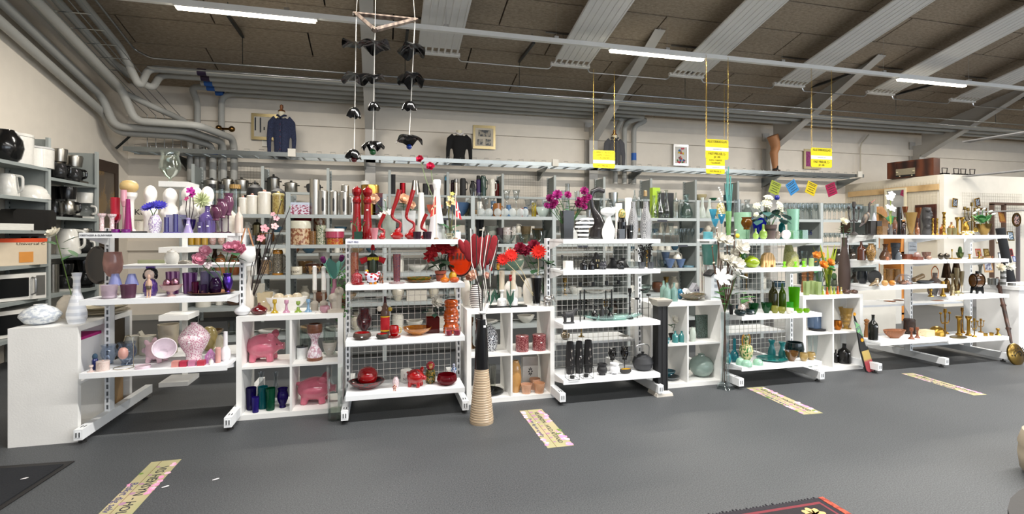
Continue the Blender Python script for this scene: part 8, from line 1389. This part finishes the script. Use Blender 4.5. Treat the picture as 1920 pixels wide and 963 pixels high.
for x,y in((38,902),(303,914),(398,900),(1005,792)):
    p=onfl(x,y);z_=.012 if x==38 else .0015;o=ob('petal',mv(petal(.035 if x<900 else .01,.018,.1,.05),(p.x,p.y,z_),.3),'p ece8ea');tag(o,{38:'pale fallen petal on the black mat',303:'pale fallen petal beside the lower left sticker',398:'pale fallen petal alone on the floor',1005:'tiny white crumb on the floor'}[x],'petal')
a,b,c=onfl(1537,935),onfl(1360,963),onfl(1585,963);d1=(b-a).normalized();e=empty('rug',tuple(a),'oriental rug corner with dark fringe and floral pattern, bottom right','rug',rz=math.atan2(d1.y,d1.x))
ob('border',r_box(-.02,2.2,0,1.6,0,.008),'f 18141c 221c26 90',e);ob('red_line',r_box(.04,2.2,.035,1.6,.008,.0095),'p 6a0c20',e);ob('field',r_box(.055,2.2,.055,1.6,.0095,.0105),'f 1c1418 201820 90',e);ob('orange_edge',r_box(-.02,.01,0,1.6,.008,.01),'f b84a34 a03c2c 60',e)
for k,(c_,x_,y_,s_)in enumerate((('p c8a468',.16,.13,.06),('p c05038',.36,.14,.055),('p a0a8c0',.55,.13,.06),('p c8a468',.7,.13,.05),('p 306a5c',.62,.2,.05),('p 5c6070',.27,.2,.07))):ob('woven_flower',mv(whorl(8,1,.6,0,0),(x_,y_,.0115),0,s_),c_,e)
ob('fringe',joinr(*[r_box(.02+.02*k,.026+.02*k,-.012-.012*rs.random(),.0,0,.004)for k in range(100)]),'f 201c26',e)['kind']='stuff'
p=onfl(1945,905);tag(ob('leather_pouf',mesh(joinr(r_lathe([(0,0),(.8,0),(.95,.1),(1,.4),(.97,.55),(1,.6),(.9,.85),(.5,1),(0,1)],24)),'p'),'p a89c88',None,tuple(p+Vector((.2,-.03,0))),(.42,.42,.3)),'beige leather pouf cut by the right edge','pouf')
tag(ob('dark_table',mesh(mv(r_lathe([(0,.0),(.9,.0),(1,.02),(1,.05),(0,.055)],40),(0,0,0)),'t'),'p 1c1816',None,(2.2,.62,.5),(1.2,1.2,1)),'dark round table edge at the bottom right corner','table')
ob('leg',r_lathe([(0,-.5),(.12,-.5),(.06,-.4),(.06,0),(0,0)],12),'p 1c1816',byl('dark round table'))
# ================================================================ small writing
g1,g2=[o for o in bpy.data.objects if o.name.startswith('gondola_shelf')][:2]
text(g1,'LYSESTAGER & GLASVARER',.016,(.1,-.002,1.4),(R(90),0,0),'p 303040')
text(g2,'FAST PRIS',.018,(.06,-.002,1.35),(R(90),0,0),'p 303080')
rk=bpy.data.objects['steel_rack']
text(rk,'26',.1,(7.985,.2,1.44),(R(90),0,R(-90)),'p 1c2c7a')
for k,(x,z)in enumerate(((2.6,1.60),(5.4,1.60),(3.5,1.275),(4.3,1.275),(5.7,1.275),(2.5,.95),(6.3,.95),(3.1,.95),(4.6,.95))):
    ob('label_plate',r_box(x,x+.14,-.004,0,z-.025,z),'p 2c2e38',rk)
p=atY(266,398,WY-.03);s_=empty('wall_sign',tuple(p),'small white wall sign lettered Kun behind the plaster pillar','sign')
ob('board',r_box(-.18,.4,0,.012,-.12,.12),'p e4ddcd',s_);text(s_,'Kun',.13,(0,-.003,0),(R(90),0,0),'p 28282c')
